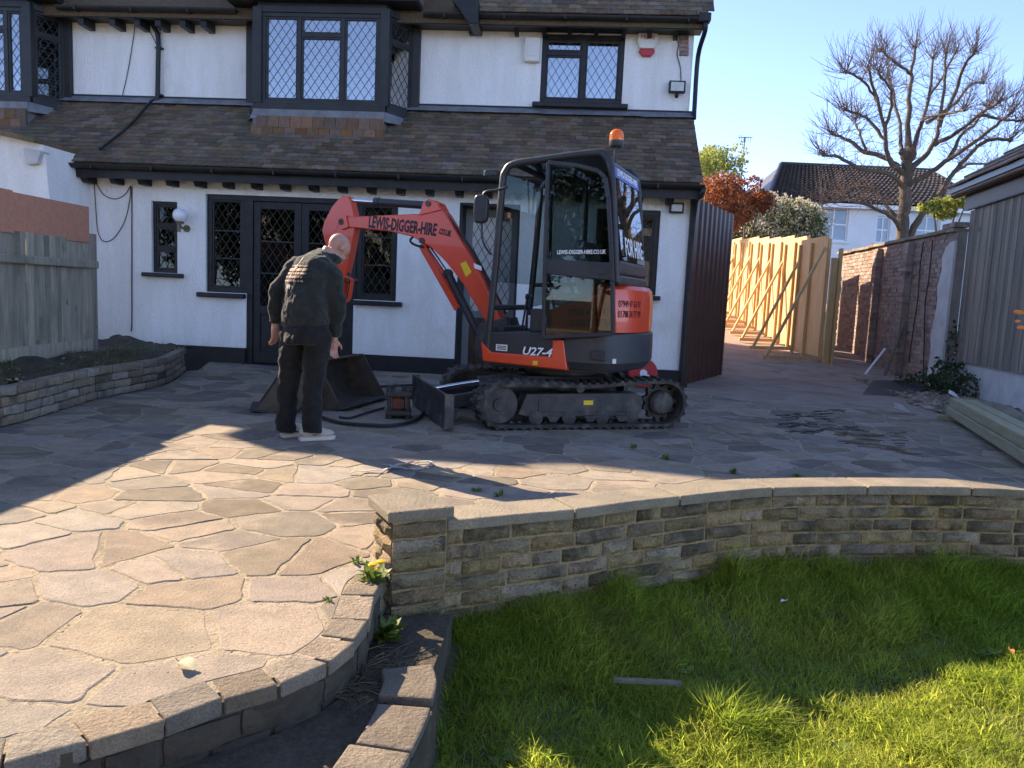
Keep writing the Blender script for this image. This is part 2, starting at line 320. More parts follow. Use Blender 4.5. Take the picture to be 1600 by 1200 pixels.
M['doorgrey'] = mat('grey_door_frame', (.22,.24,.235), (.18,.20,.195), 5, .6)
M['doorglass'] = mat('frosted_pale_glass', (.58,.62,.60), (.50,.55,.53), 3, .25, spec=.6)
M['log'] = mat('weathered_log_stone', (.22,.19,.14), (.14,.125,.09), 8, .95, .7, 30, c3=(.09,.10,.05), sc3=4, t3=(.5,.7))

# ================================================================ THE SETTING
def sheet(name, fn, x0, x1, nx, y0, y1, ny, m, **kw):
    b = MB(); v = [(lerp(x0,x1,i/nx), lerp(y0,y1,j/ny), 0) for j in range(ny+1) for i in range(nx+1)]
    v = [(x, y, fn(x, y)) for x, y, _ in v]
    b.add(v, [(j*(nx+1)+i, j*(nx+1)+i+1, (j+1)*(nx+1)+i+1, (j+1)*(nx+1)+i) for j in range(ny) for i in range(nx)])
    return b.build(name, m, smooth=180, **kw)
def drive_z(x, y): return -.03 if y < 8.6 else lerp(-.03, 0.0, min(1, (y-8.6)/1.0)) + max(0, y-13.2)*.0738
sheet('ground', lambda x, y: -.42, -400, 400, 2, -300, 900, 2, M['ground'], kind='structure')
sheet('driveway', drive_z, 2.0, 13, 22, 7.2, 62, 110, M['drive'], kind='structure')
WYL = [(-.5,3.1),(-.17,3.22),(.3,3.40),(1.41,4.04),(2.0,4.12),(2.74,4.1),(4.6,4.0)]
def lawn_np(X, Y):
    d = np.clip((np.interp(X, [p[0] for p in WYL], [p[1] for p in WYL])-Y)/.75, 0, 1); return -.29-.13*d*d*(3-2*d)+.012*np.sin(X*3.1)*np.sin(Y*2.3+1)
def lawn_z(x, y): return float(lawn_np(np.array([x]), np.array([y]))[0]) if x > -.3 else -.29
sheet('lawn', lawn_z, -7, 8, 90, -9, 6, 90, M['lawnsoil'], kind='structure')

# plan curves measured from the photograph
KERB = [(-4.6,1.15,0), (-3.2,1.2,0), (-2.2,1.3,0), (-1.6,1.47,0)] + [tuple(G(*p)) for p in ((61,1183),(145,1158),(233,1134),(354,1092),(420,1074),(480,1053),(518,1030),(550,1006),(574,972),(582,943),(588,915))]
KERB.append((G(606,800,.28).x-.012, G(606,800,.28).y+.02, 0))
KERB = smoothline(KERB, 5)
WF = [G(*p, .2) for p in ((716,812),(810,803),(904,795),(985,784),(1070,775),(1145,767),(1217,762),(1369,760),(1535,762),(1600,765))]
WF += [WF[-1]+Vector((.5,.02,0)), WF[-1]+Vector((1.1,-.02,0)), WF[-1]+Vector((1.9,-.12,0))]
WF.insert(0, WF[0]+(WF[0]-WF[1]).normalized()*.05)
WF = smoothline(WF, 5)                                   # front top edge of the coping
BED = [(-4.15,3.6,0), (-3.95,4.6,0)] + [tuple(G(*p)) for p in ((0,668),(75,647),(146,625),(215,611),(262,599),(290,580))]
BED = smoothline(BED, 5)
def offset(line, d):                                       # d>0 : to the left of travel
    out = []
    for i, p in enumerate(line):
        t = (line[min(i+1, len(line)-1)]-line[max(i-1, 0)]); t.z = 0; t.normalize(); out.append(p+Vector((-t.y, t.x, 0))*d)
    return out
HO = G(1060, 604); HF = Frame(HO, -4.1)                   # house frame: x along the front, y into the house
def xy(l): return [(p.x, p.y) for p in l]
fr_l = HF.W(-8.3, -.02, 0); fr_r = HF.W(0.05, -.02, 0)
REGION = xy(offset(KERB, .125)) + [(-.44,3.06)] + xy(offset(WF, .20))[1:] + [(5.6,4.4), (6.4,6.2), (6.2,8.3), (4.4,8.9), (2.75,9.3), (fr_r.x+.1, fr_r.y), (fr_l.x+4.0, HF.W(-4.3,-.02,0).y)] + \
    [(BED[-1].x-.2, HF.W(-6.6,-.02,0).y), (BED[-1].x+.1, BED[-1].y+.12)] + xy(offset(BED, -.01))[::-1] + [(-4.6,3.0), (-4.7,1.6)]
def inside(px, py, poly):
    c = False; n = len(poly); j = n-1
    for i in range(n):
        xi, yi = poly[i]; xj, yj = poly[j]
        if (yi > py) != (yj > py) and px < (xj-xi)*(py-yi)/(yj-yi)+xi: c = not c
        j = i
    return c
MORT = xy(offset(KERB, .05))+REGION[len(KERB):]
b = MB(); b.slab(MORT, -.4, -.0015); patio = b.build('patio', M['mortar'], kind='structure')
def halfclip(poly, nx, ny, c):                              # keep nx*x+ny*y <= c
    out = []; n = len(poly)
    for i in range(n):
        p = poly[i]; q = poly[(i+1) % n]; a = nx*p[0]+ny*p[1]-c; d = nx*q[0]+ny*q[1]-c
        if a <= 0: out.append(p)
        if a*d < 0: t = a/(a-d); out.append((p[0]+(q[0]-p[0])*t, p[1]+(q[1]-p[1])*t))
    return out
def area(poly): return .5*sum(poly[i-1][0]*poly[i][1]-poly[i][0]*poly[i-1][1] for i in range(len(poly)))
def splits(poly, rr, lev=0):                                 # break a big flag along a random line, as crazy paving is
    A = abs(area(poly))
    if lev > 1 or A < .10 or rr.random() < (.15 if A > .2 else .5): return [poly]
    cx = sum(p[0] for p in poly)/len(poly); cy = sum(p[1] for p in poly)/len(poly)
    xs = [p[0] for p in poly]; ys = [p[1] for p in poly]; a = (0 if max(xs)-min(xs) > (max(ys)-min(ys))*1.05 else math.pi/2)+rr.gauss(0,.42)
    nx, ny = math.cos(a), math.sin(a); c = nx*cx+ny*cy+rr.uniform(-.05,.05); g = rr.uniform(.003,.010)
    out = []
    for q in (halfclip(poly, nx, ny, c-g), halfclip(poly, -nx, -ny, -c-g)):
        if len(q) >= 3 and abs(area(q)) > .012: out += splits(q, rr, lev+1)
    return out
def stone_out(poly, rr, out):
    A = area(poly)
    if abs(A) < .006: return
    if A < 0: poly = poly[::-1]
    cx = sum(p[0] for p in poly)/len(poly); cy = sum(p[1] for p in poly)/len(poly); q = []; n = len(poly)
    for i in range(n):
        p0 = poly[i-1]; p1 = poly[i]; p2 = poly[(i+1) % n]
        l0 = math.dist(p0, p1); l2 = math.dist(p1, p2)
        if l2 < 1e-4: continue
        k = min(.028, .25*l0, .25*l2)*rr.uniform(.2, 1)
        q.append((p1[0]+(p0[0]-p1[0])/max(l0,1e-6)*k, p1[1]+(p0[1]-p1[1])/max(l0,1e-6)*k))
        q.append((p1[0]+(p2[0]-p1[0])/max(l2,1e-6)*k, p1[1]+(p2[1]-p1[1])/max(l2,1e-6)*k))
        m_ = int(l2/.07)
        for t in [(e+1)/(m_+1) for e in range(m_)]:
            if True: t += rr.uniform(-.25,.25)/(m_+1); j = rr.gauss(-.003,.0045); ex = (p2[0]-p1[0])/l2; ey = (p2[1]-p1[1])/l2; q.append((p1[0]+(p2[0]-p1[0])*t+ey*j, p1[1]+(p2[1]-p1[1])*t-ex*j))
    out.append((cx, cy, abs(A), q))
def crazy():
    rr = random.Random(11); seeds = []
    cell = {}
    for k in range(26000):
        x = rr.uniform(-5, 6.8); y = rr.uniform(.9, 11.4); r = rr.choice((.20,.26,.32,.38,.46))*(1+.035*max(0, y-5))
        g = (int(x//.6), int(y//.6)); ok = True
        for a in (-1,0,1):
            for c in (-1,0,1):
                for (sx, sy, sr) in cell.get((g[0]+a, g[1]+c), ()):
                    if ((x-sx)*.80)**2+(y-sy)**2 < (.5*(r+sr)*.92)**2: ok = False; break
                if not ok: break
            if not ok: break
        if ok: seeds.append((x, y, r)); cell.setdefault(g, []).append((x, y, r))
    S = np.array(seeds); out = []
    for (x, y, r) in seeds:
        if not inside(x, y, REGION) and min((x-p[0])**2+(y-p[1])**2 for p in REGION) > .4: continue
        d2 = ((S[:,0]-x)*.8)**2+(S[:,1]-y)**2; idx = np.argsort(d2)[1:22]
        poly = [(x-1.5,y-1.5),(x+1.5,y-1.5),(x+1.5,y+1.5),(x-1.5,y+1.5)]; planes = []
        for i in idx:
            qx, qy, qr = S[i]; vx = (qx-x)*.64; vy = qy-y; L = math.hypot(vx, vy); vx /= L; vy /= L
            t = .5+.5*(r-qr)/(r+qr)*.55; mx = x+(qx-x)*t; my = y+(qy-y)*t
            planes.append((vx, vy, vx*mx+vy*my-rr.uniform(.004,.012)))
        for p in planes:
            poly = halfclip(poly, *p)
            if len(poly) < 3: break
        if len(poly) < 3: continue
        if not all(inside(px, py, REGION) for px, py in poly):
            sub = REGION
            for p in planes:
                sub = halfclip(sub, *p)
                if len(sub) < 3: break
            poly = sub
        if len(poly) < 3: continue
        for poly in splits(poly, rr): stone_out(poly, rr, out)
    return out
_X_ = '''        A = .5*sum(poly[i][0]*poly[i-1][1]-poly[i-1][0]*poly[i][1] for i in range(len(poly)))
        if abs(A) < .006: continue
        if A > 0: poly = poly[::-1]
        # knock corners and roughen edges
        cx = sum(p[0] for p in poly)/len(poly); cy = sum(p[1] for p in poly)/len(poly); q = []; n = len(poly)
        for i in range(n):
            p0 = poly[i-1]; p1 = poly[i]; p2 = poly[(i+1) % n]
            l0 = math.dist(p0, p1); l2 = math.dist(p1, p2); k = min(.035, .28*l0, .28*l2)*rr.uniform(.3, 1)
            q.append((p1[0]+(p0[0]-p1[0])/max(l0,1e-6)*k, p1[1]+(p0[1]-p1[1])/max(l0,1e-6)*k))
            q.append((p1[0]+(p2[0]-p1[0])/max(l2,1e-6)*k, p1[1]+(p2[1]-p1[1])/max(l2,1e-6)*k))
            if l2 > .18: t = rr.uniform(.35,.65); j = rr.uniform(-.012,.004); ex = (p2[0]-p1[0])/l2; ey = (p2[1]-p1[1])/l2; q.append((p1[0]+(p2[0]-p1[0])*t+ey*j, p1[1]+(p2[1]-p1[1])*t-ex*j))
        out.append((cx, cy, abs(A), q))
    return out
'''
stones = crazy(); stones.sort(key=lambda s: -(s[2]/(s[0]**2+s[1]**2)**1.5) if s[1] > 1.4 else 0)
def stone_shape(b, s, c=(0,0), rv=0.0):
    cx, cy, A, q = s; h = random.uniform(.0005,.003); tx = random.uniform(-.006,.006); ty = random.uniform(-.006,.006); n = len(q); v = []
    for f, z in ((1.0, -.03), (1.0, h-.003), (None, h)):
        for (x, y) in q:
            if f is None:
                d = math.hypot(x-cx, y-cy); k = max(.5, 1-.006/max(d,.01)); X = cx+(x-cx)*k; Y = cy+(y-cy)*k
            else: X, Y = x, y
            v.append((X-c[0], Y-c[1], z+(X-cx)*tx+(Y-cy)*ty))
    f = [(r*n+i, r*n+(i+1) % n, (r+1)*n+(i+1) % n, (r+1)*n+i) for r in range(2) for i in range(n)] + [tuple(range(2*n, 3*n))]
    b.add(v, f, rv)
for s in stones[:300]:
    b = MB(); stone_shape(b, s, (s[0], s[1])); b.build('paving_stone', M['stone'], patio, loc=(s[0], s[1], 0))
b = MB()
for s in stones[300:]: stone_shape(b, s, rv=random.uniform(.01,.99))
b.build('far_paving', M['stone'], patio, kind='stuff')

# kerb of square setts round the edge of the patio
kerb = MB(); KO = KERB; KI = offset(KERB, .13); n = len(KO); v = []
for i in range(n):
    a = KO[i].lerp(KI[i], .10); v += [(a.x, a.y, -.014), (a.x, a.y, -.42), (KI[i].x, KI[i].y, -.42), (KI[i].x, KI[i].y, -.014)]
kerb.add(v, [(i*4+k, (i+1)*4+k, (i+1)*4+(k+1) % 4, i*4+(k+1) % 4) for i in range(n-1) for k in range(4)])
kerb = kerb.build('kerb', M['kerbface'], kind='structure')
def sub_line(line, step, jit):
    P = resample(line, .02); out = [0]; k = 0
    while k < len(P)-1:
        k = min(len(P)-1, k+max(2, int(random.uniform(step-jit, step+jit)/.02))); out.append(k)
    return P, out
KP, kk = sub_line(KERB, .20, .04); KQ = offset(KP, .125)
for a, c in zip(kk[:-1], kk[1:]):
    if c-a < 4: continue
    p0, p1, q0, q1 = KP[a], KP[c], KQ[a], KQ[c]; g = .004/(p1-p0).length*1.0
    cs = [p0.lerp(p1, g), p0.lerp(p1, 1-g), q0.lerp(q1, 1-g*1.5), q0.lerp(q1, g*1.5)]; cen = sum(cs, Vector())/4
    b = MB(); h = random.uniform(.0,.006); pl = [((p.x-cen.x)+random.uniform(-.004,.004), (p.y-cen.y)+random.uniform(-.004,.004)) for p in cs]
    b.slab(pl, -.05, h); b.build('kerb_stone', M['kerb'], kerb, loc=(cen.x, cen.y, 0), bevel=.006, seg=2)
# rough stones of the riser under the kerb
def rough_block(L, H, D, amp, nx=5, nz=3, seed=0):
    r = random.Random(seed); b = MB(); v = []
    for j in range(nz+1):
        for i in range(nx+1):
            e = i in (0, nx) or j in (0, nz); y = r.uniform(0, amp*.25) if e else -r.uniform(.25, 1)*amp
            x = -L/2+L*i/nx+(0 if i in (0, nx) and j in (0, nz) else r.uniform(-.1,.1)*L/nx); z = -H/2+H*j/nz+(r.uniform(-.07,.07)*H if j in (0, nz) else r.uniform(-.15,.15)*H/nz)
            v.append((x, y, z))
    W = nx+1; K = len(v); v += [(-L/2,D,-H/2),(L/2,D,-H/2),(L/2,D,H/2),(-L/2,D,H/2)]
    f = [(j*W+i, j*W+i+1, (j+1)*W+i+1, (j+1)*W+i) for j in range(nz) for i in range(nx)]
    f += [tuple([K, K+1]+[i for i in range(nx, -1, -1)]), tuple([K+2, K+3]+[nz*W+i for i in range(nx+1)]), tuple([K+3, K]+[j*W for j in range(nz+1)]), tuple([K+1, K+2]+[j*W+nx for j in range(nz, -1, -1)]), (K, K+3, K+2, K+1)]
    b.add(v, f); return b.mesh('block', 22)
def block_set(H, D, amp, lens, per=3, m=None, nx=5, nz=3):
    d = {}
    for L in lens:
        d[L] = [rough_block(L-.014, H, D, amp, nx, nz, int(L*1000)+k) for k in range(per)]
        for me in d[L]: me.materials.append(m)
    return d
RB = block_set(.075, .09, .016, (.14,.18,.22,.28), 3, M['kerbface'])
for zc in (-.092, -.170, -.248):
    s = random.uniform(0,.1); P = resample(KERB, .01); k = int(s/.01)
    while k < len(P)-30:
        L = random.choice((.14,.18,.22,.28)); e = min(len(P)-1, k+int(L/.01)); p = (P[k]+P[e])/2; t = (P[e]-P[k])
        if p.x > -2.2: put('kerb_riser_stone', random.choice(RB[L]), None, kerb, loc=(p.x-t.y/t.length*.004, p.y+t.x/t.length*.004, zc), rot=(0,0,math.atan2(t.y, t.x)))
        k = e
# ---------------------------------------------------------------- path below the kerb
PE = [G(*p, -.12) for p in ((676,1035),(684,1062),(672,1110),(655,1150),(628,1200))]; PE += [PE[-1]+Vector((-.06,-.25,0)), PE[-1]+Vector((-.25,-.6,0)), PE[-1]+Vector((-.8,-1.2,0))]
PE = smoothline(PE, 4)
PL = [Vector((p.x, p.y, 0)) for p in PE]
path_poly = xy(PE) + [(-3.4,-.6), (-3.2,1.1), (-2.2,1.2), (-1.6,1.35)] + xy([p for p in KERB if p.x > -1.5]) + [(-.42,2.95), (-.2,3.0)]
b = MB(); b.slab(path_poly, -.42, -.150); path = b.build('path', M['soil'], kind='structure')
cuts = [0,.28,.52,.80,1.06,1.4,1.9,2.4]; PP = resample(PE, .02)
for a, c in zip(cuts[:-1], cuts[1:]):
    i = min(len(PP)-1, int(a/.02)); j = min(len(PP)-1, int(c/.02))
    if j-i < 3: continue
    e = PP[i:j+1:3]; wdt = .17+.03*random.random()
    inn = offset(PP, -wdt)[i:j+1:3]; pl = xy(e)+xy(inn)[::-1]; cx = sum(p[0] for p in pl)/len(pl); cy = sum(p[1] for p in pl)/len(pl)
    pl = [(cx+(x-cx)*.975, cy+(y-cy)*.975) for x, y in pl]
    b = MB(); b.slab(pl, -.26, -.122+random.uniform(-.004,.006)); b.build('path_slab', M['path'], path, bevel=.008)
for (x, y, sx, sy, a) in ((-.92,1.52,.30,.32,.7), (-1.3,1.25,.34,.3,.9), (-.75,1.42,.3,.28,.6), (-1.1,.95,.36,.3,.7)):
    b = MB(); b.slab([(-sx/2,-sy/2+.02),(sx/2-.03,-sy/2),(sx/2,sy/2-.03),(-sx/2+.02,sy/2)], -.03, 0); b.build('path_slab', M['path'], path, loc=(x, y, -.142+random.uniform(-.003,.005)), rot=(random.uniform(-.02,.02),random.uniform(-.02,.02),a), bevel=.008)
# ---------------------------------------------------------------- curved garden wall of pitched stone with a pier at its end
gw = thing('garden_wall', 'low curved wall of rough pitched stone with concrete coping beside the lawn', 'wall')
CFL, CFR, CBL = G(606,800,.28), G(714,790,.28), G(579,779,.28)
px_ = (CFR-CFL); px_.z = 0; pw = px_.length; px_.normalize(); py_ = Vector((-px_.y, px_.x, 0)); pang = math.atan2(px_.y, px_.x)
CBL = CFL + py_*.30
b = MB(); cap = [CFL, CFR, CFR+py_*.30, CBL]; cc = sum(cap, Vector())/4
b.slab([((p.x-cc.x)*.96, (p.y-cc.y)*.96) for p in cap], 0, .045); b.build('pier_cap', M['coping'], gw, loc=(cc.x, cc.y, .230), bevel=.008)
pf = CFL + px_*.03 + py_*.03; PW = pw-.055                # pier front-left corner
b = MB(); q = [pf+px_*.008+py_*.008, pf+px_*PW+py_*.008, pf+px_*PW+py_*.24, pf+px_*.008+py_*.24]; b.slab(xy(q), -.4, .227); b.build('pier_core', M['wallmortar'], gw)
FACE = offset(WF, .034); BACKL = offset(WF, .175)
b = MB(); v = []
F2 = offset(WF, .041)
for i in range(len(F2)): v += [(F2[i].x, F2[i].y, .15), (F2[i].x, F2[i].y, -.4), (BACKL[i].x, BACKL[i].y, -.4), (BACKL[i].x, BACKL[i].y, .15)]
b.add(v, [(i*4+k, (i+1)*4+k, (i+1)*4+(k+1) % 4, i*4+(k+1) % 4) for i in range(len(F2)-1) for k in range(4)]); b.build('wall_core', M['wallmortar'], gw)
HC = .0715; LENS = (.15,.19,.23,.27,.31)
WB = block_set(HC-.012, .10, .026, LENS, 5, M['wallstone'], 7, 3)
WB[.21] = block_set(HC-.012, .10, .022, (PW,), 5, M['wallstone'], 7, 3)[PW]; WBS = block_set(HC-.012, .09, .020, (.12,.235), 3, M['wallstone'])
FP = resample(FACE, .01)
for j in range(7):
    zc = .15-HC*(j+.5)-.002
    k = 0 if j % 2 else int(.09/.01)
    if k: put('walling_stone', random.choice(WB[.15]), None, gw, loc=(FP[2].x, FP[2].y, zc), rot=(0,0,math.atan2(FP[9].y-FP[0].y, FP[9].x-FP[0].x)))
    while k < len(FP)-16:
        L = random.choice(LENS); e = min(len(FP)-1, k+int(L/.01)); p = (FP[k]+FP[e])/2; t = FP[e]-FP[k]
        if p.x > 4.4: break
        put('walling_stone', random.choice(WB[L]), None, gw, loc=(p.x, p.y, zc+random.uniform(-.002,.002)), rot=(0,0,math.atan2(t.y, t.x)))
        k = e
    for zz in ([zc] if j else [zc, .15+HC*.5-.002]):         # pier courses, one more at the top
        p = pf + px_*(PW/2); put('walling_stone', random.choice(WB[.21]), None, gw, loc=(p.x, p.y, zz), rot=(0,0,pang))
        if (j % 2 == 0) == (zz == zc):
            p = pf + py_*.13; put('walling_stone', random.choice(WBS[.235]), None, gw, loc=(p.x, p.y, zz), rot=(0,0,pang-math.pi/2))
        else:
            for o in (.07,.19): p = pf + py_*o; put('walling_stone', random.choice(WBS[.12]), None, gw, loc=(p.x, p.y, zz), rot=(0,0,pang-math.pi/2))
WP = resample(WF, .01); brk = [0]
for q in (904,1070,1217,1369,1535):
    brk.append(min(range(len(WP)), key=lambda i: abs((WP[i]-CAM).dot(_X)/WP[i].y-(q-800+9)/FPX*.995)))
brk += [brk[-1]+55, brk[-1]+115, len(WP)-1]; WQ = offset(WP, .205)
for a, c in zip(brk[:-1], brk[1:]):
    if c-a < 5: continue
    I = list(range(a, c, 6))+[c]; f = WP[a:c+1]; pl = [WP[i] for i in I]; ql = [WQ[i] for i in I]
    t = (WP[c]-WP[a]).normalized()*.004; pl[0] = pl[0]+t; ql[0] = ql[0]+t; pl[-1] = pl[-1]-t; ql[-1] = ql[-1]-t
    cen = (pl[0]+pl[-1])/2; b = MB(); b.slab([(p.x-cen.x, p.y-cen.y) for p in pl+ql[::-1]], .151, .20+random.uniform(-.003,.003)); b.build('coping_slab', M['coping'], gw, loc=(cen.x, cen.y, 0), bevel=.007)
# ---------------------------------------------------------------- raised bed at the left
bw = thing('raised_bed_wall', 'low curved brick edging of the raised soil bed below the fence', 'wall')
BB = block_set(.064, .10, .008, (.20,.26,.30), 4, M['bedbrick']); BP = resample(BED, .01)
b = MB(); A_ = offset(BED, .012); B_ = offset(BED, .10); v = []
for i in range(len(A_)): v += [(A_[i].x, A_[i].y, .285), (A_[i].x, A_[i].y, -.1), (B_[i].x, B_[i].y, -.1), (B_[i].x, B_[i].y, .285)]
b.add(v, [(i*4+k, (i+1)*4+k, (i+1)*4+(k+1) % 4, i*4+(k+1) % 4) for i in range(len(A_)-1) for k in range(4)]); b.build('wall_core', M['soil'], bw)
for j in range(4):
    k = (0, 13, 5, 18)[j]
    while k < len(BP)-12:
        L = random.choice((.20,.26,.26,.30)); e = min(len(BP)-1, k+int(L/.01)); p = (BP[k]+BP[e])/2; t = BP[e]-BP[k]
        if random.random() > .04: put('brick', random.choice(BB[L]), None, bw, loc=(p.x, p.y, .036+.074*j+random.uniform(-.002,.003)), rot=(random.uniform(-.02,.02),0,math.atan2(t.y, t.x)+random.uniform(-.03,.03)))
        k = e
def bedz(x, y): return .255+.05*math.sin(x*5+y*3)*math.sin(y*4)+.03*math.sin(x*11)*math.sin(y*13)+.02*max(0, -4-x)
bedpoly = xy(offset(BED, .08)) + [(-4.4,10.6), (-6.2,10.9), (-5.6,3.4)]
b = MB(); nx, ny = 40, 110; idx = {}; v = []
for j in range(ny+1):
    for i in range(nx+1):
        x = lerp(-5.6,-3.5,i/nx); y = lerp(3.4,10.9,j/ny)
        if inside(x, y, bedpoly): idx[(i,j)] = len(v); v.append((x, y, bedz(x, y)+random.uniform(-.012,.012)))
f = [(idx[(i,j)], idx[(i+1,j)], idx[(i+1,j+1)], idx[(i,j+1)]) for j in range(ny) for i in range(nx) if all(k in idx for k in ((i,j),(i+1,j),(i+1,j+1),(i,j+1)))]
b.add(v, f); b.build('soil_bed', M['soil'], kind='structure', smooth=180)

# ---------------------------------------------------------------- grass (countless: one object)
def pip_np(X, Y, poly):
    c = np.zeros(len(X), bool); n = len(poly); j = n-1
    for i in range(n):
        xi, yi = poly[i]; xj, yj = poly[j]
        m = ((yi > Y) != (yj > Y)) & (X < (xj-xi)*(Y-yi)/((yj-yi) if yj != yi else 1e-9)+xi); c ^= m; j = i
    return c
def field(X, Y, s, k):
    return (np.sin(X*s+k)*np.sin(Y*s*1.13+2*k)+np.sin(X*s*2.3+Y*s*.7+k*3)*.6+np.sin(Y*s*2.9-X*s*1.1+k)*.5)/2.1
def blades(name, X, Y, Z, H, W, lean, m, seg=2, parent=None, **kw):
    n = len(X); ang = rng.uniform(0, 2*np.pi, n); la = rng.uniform(0, 2*np.pi, n); ln = lean*rng.uniform(.2, 1.3, n)*H
    dx = np.cos(ang)*W/2; dy = np.sin(ang)*W/2; lx = np.cos(la)*ln; ly = np.sin(la)*ln; rows = []
    for t, wk in ((0, 1), (.5, .75)):
        for sg in (-1, 1): rows.append(np.stack([X+lx*t*t+sg*dx*wk, Y+ly*t*t+sg*dy*wk, Z+H*t], 1))
    rows.append(np.stack([X+lx, Y+ly, Z+H*(1-.25*np.minimum(1, ln/np.maximum(H, 1e-6)))], 1))
    V = np.stack(rows, 1).reshape(-1, 3); base = np.arange(n)*5
    T = np.stack([base, base+1, base+3, base, base+3, base+2, base+2, base+3, base+4], 1).reshape(-1, 3)
    me = bpy.data.meshes.new(name); me.vertices.add(len(V)); me.vertices.foreach_set('co', V.ravel()); me.loops.add(T.size); me.loops.foreach_set('vertex_index', T.ravel().astype(np.int32))
    me.polygons.add(len(T)); me.polygons.foreach_set('loop_start', np.arange(0, T.size, 3, dtype=np.int32)); me.update(calc_edges=True)
    at = me.attributes.new('rv', 'FLOAT', 'POINT'); at.data.foreach_set('value', np.repeat(rng.uniform(.01, .99, n), 5).astype(np.float32))
    return put(name, me, m, parent, **kw)
LAWN = [(p.x+.01, p.y) for p in PE][::-1] + [(-.16,3.02)] + [(p.x, p.y-.005) for p in FACE] + [(5.2,3.6), (5.2,.2), (1.0,-.6)]
def lawn_pts(n, x0, x1, y0, y1):
    X = rng.uniform(x0, x1, n); Y = rng.uniform(y0, y1, n); k = pip_np(X, Y, LAWN); return X[k], Y[k]
X, Y = lawn_pts(230000, -.6, 3.6, 1.7, 4.4)
X2, Y2 = lawn_pts(16000, -1.2, 5.2, -.6, 1.7); X3, Y3 = lawn_pts(9000, 3.6, 5.2, 1.7, 4.4)
keep = rng.uniform(0, 1, len(X)) < np.clip(.75+.5*field(X, Y, 3.1, 1.0), .25, 1)
X = np.concatenate([X[keep], X2, X3]); Y = np.concatenate([Y[keep], Y2, Y3])
wy = np.interp(X, [p.x for p in FACE], [p.y for p in FACE]); dw = np.clip(wy-Y, 0, 5)
dpe = np.full(len(X), 9.0)
for p in PE: dpe = np.minimum(dpe, np.hypot(X-p.x, Y-p.y))
H = .060+.030*field(X, Y, 2.2, .4)+.022*field(X, Y, 7.5, 2.0); H = np.clip(H, .022, .15)
H *= 1+1.0*np.exp(-dw/.16)+.55*np.exp(-dpe/.16); tuft = field(X, Y, 4.3, 3.3)+.5*field(X, Y, 11.0, 1.3); H = H*(1+.85*np.clip((tuft-.35)/.5, 0, 1)); H *= rng.uniform(.55, 1.35, len(X))
blades('grass', X, Y, lawn_np(X, Y)-.004, H, rng.uniform(.0028,.0062, len(X))*np.where(H > .06, 1.25, 1), .95, M['grass'], kind='stuff')
X, Y = lawn_pts(26000, -.5, 3.6, 1.7, 4.4); kd = field(X, Y, 2.7, 5.0)+rng.normal(0, .35, len(X)) > .25; X, Y = X[kd], Y[kd]
blades('dry_grass', X, Y, lawn_np(X, Y), rng.uniform(.02,.06, len(X)), rng.uniform(.002,.004, len(X)), 1.6, mat('dry_thatch', (.42,.34,.17), (.30,.22,.11), 5, .8, rnd=.3, transl=.3), kind='stuff')
def lawn_weeds():
    b = MB(); r_ = random.Random(8)
    for i in range(70):
        x = r_.uniform(-.25,3.3); y = r_.uniform(1.9,4.0)
        if not inside(x, y, LAWN): continue
        z = lawn_z(x, y)+.02
        for k in range(r_.randint(5,9)):
            a = r_.uniform(0,6.28); L_ = r_.uniform(.025,.06); w2 = L_*.2; d = Vector((math.cos(a), math.sin(a), .5)).normalized(); s = Vector((-math.sin(a), math.cos(a), 0)); o_ = Vector((x, y, z)); b.add([o_, o_+d*L_*.55+s*w2, o_+d*L_, o_+d*L_*.55-s*w2], [(0,1,2),(0,2,3)], r_.uniform(.01,.99))
    b.build('lawn_weeds', M['weed'], None, kind='stuff')
lawn_weeds()
# leaf clouds: real small faces spread through a lumpy volume
def leafcloud(name, lumps, n, size, m, parent=None, shell=.45, **kw):
    P = []; tot = sum(l[1][0]*l[1][1]*l[1][2] for l in lumps)
    for c, r in lumps:
        k = max(6, int(n*r[0]*r[1]*r[2]/tot)); d = rng.normal(size=(k, 3)); d /= np.linalg.norm(d, axis=1)[:, None]
        rad = (shell+(1-shell)*rng.uniform(0, 1, k)**.5)*(1+.16*np.sin(d[:,0]*7+c[0]*3)*np.sin(d[:,2]*6+c[1])+.10*np.sin(d[:,1]*13+d[:,0]*9))
        P.append(np.array(c)+d*rad[:, None]*np.array(r))
    P = np.concatenate(P); n = len(P); u = rng.normal(size=(n, 3)); u /= np.linalg.norm(u, axis=1)[:, None]; w_ = np.cross(u, rng.normal(size=(n, 3))); w_ /= np.linalg.norm(w_, axis=1)[:, None]
    s = size*rng.uniform(.6, 1.4, n)[:, None]; nn = np.cross(u, w_)*s*.12
    V = np.stack([P-u*s*.5, P+w_*s*.26+nn, P+u*s*.5, P-w_*s*.26+nn], 1).reshape(-1, 3); b0 = np.arange(n)*4
    T = np.stack([b0, b0+1, b0+2, b0, b0+2, b0+3], 1).reshape(-1, 3)
    me = bpy.data.meshes.new(name); me.vertices.add(len(V)); me.vertices.foreach_set('co', V.ravel()); me.loops.add(T.size); me.loops.foreach_set('vertex_index', T.ravel().astype(np.int32))
    me.polygons.add(len(T)); me.polygons.foreach_set('loop_start', np.arange(0, T.size, 3, dtype=np.int32)); me.update(calc_edges=True)
    at = me.attributes.new('rv', 'FLOAT', 'POINT'); at.data.foreach_set('value', np.repeat(rng.uniform(.01, .99, n), 4).astype(np.float32))
    return put(name, me, m, parent, **kw)
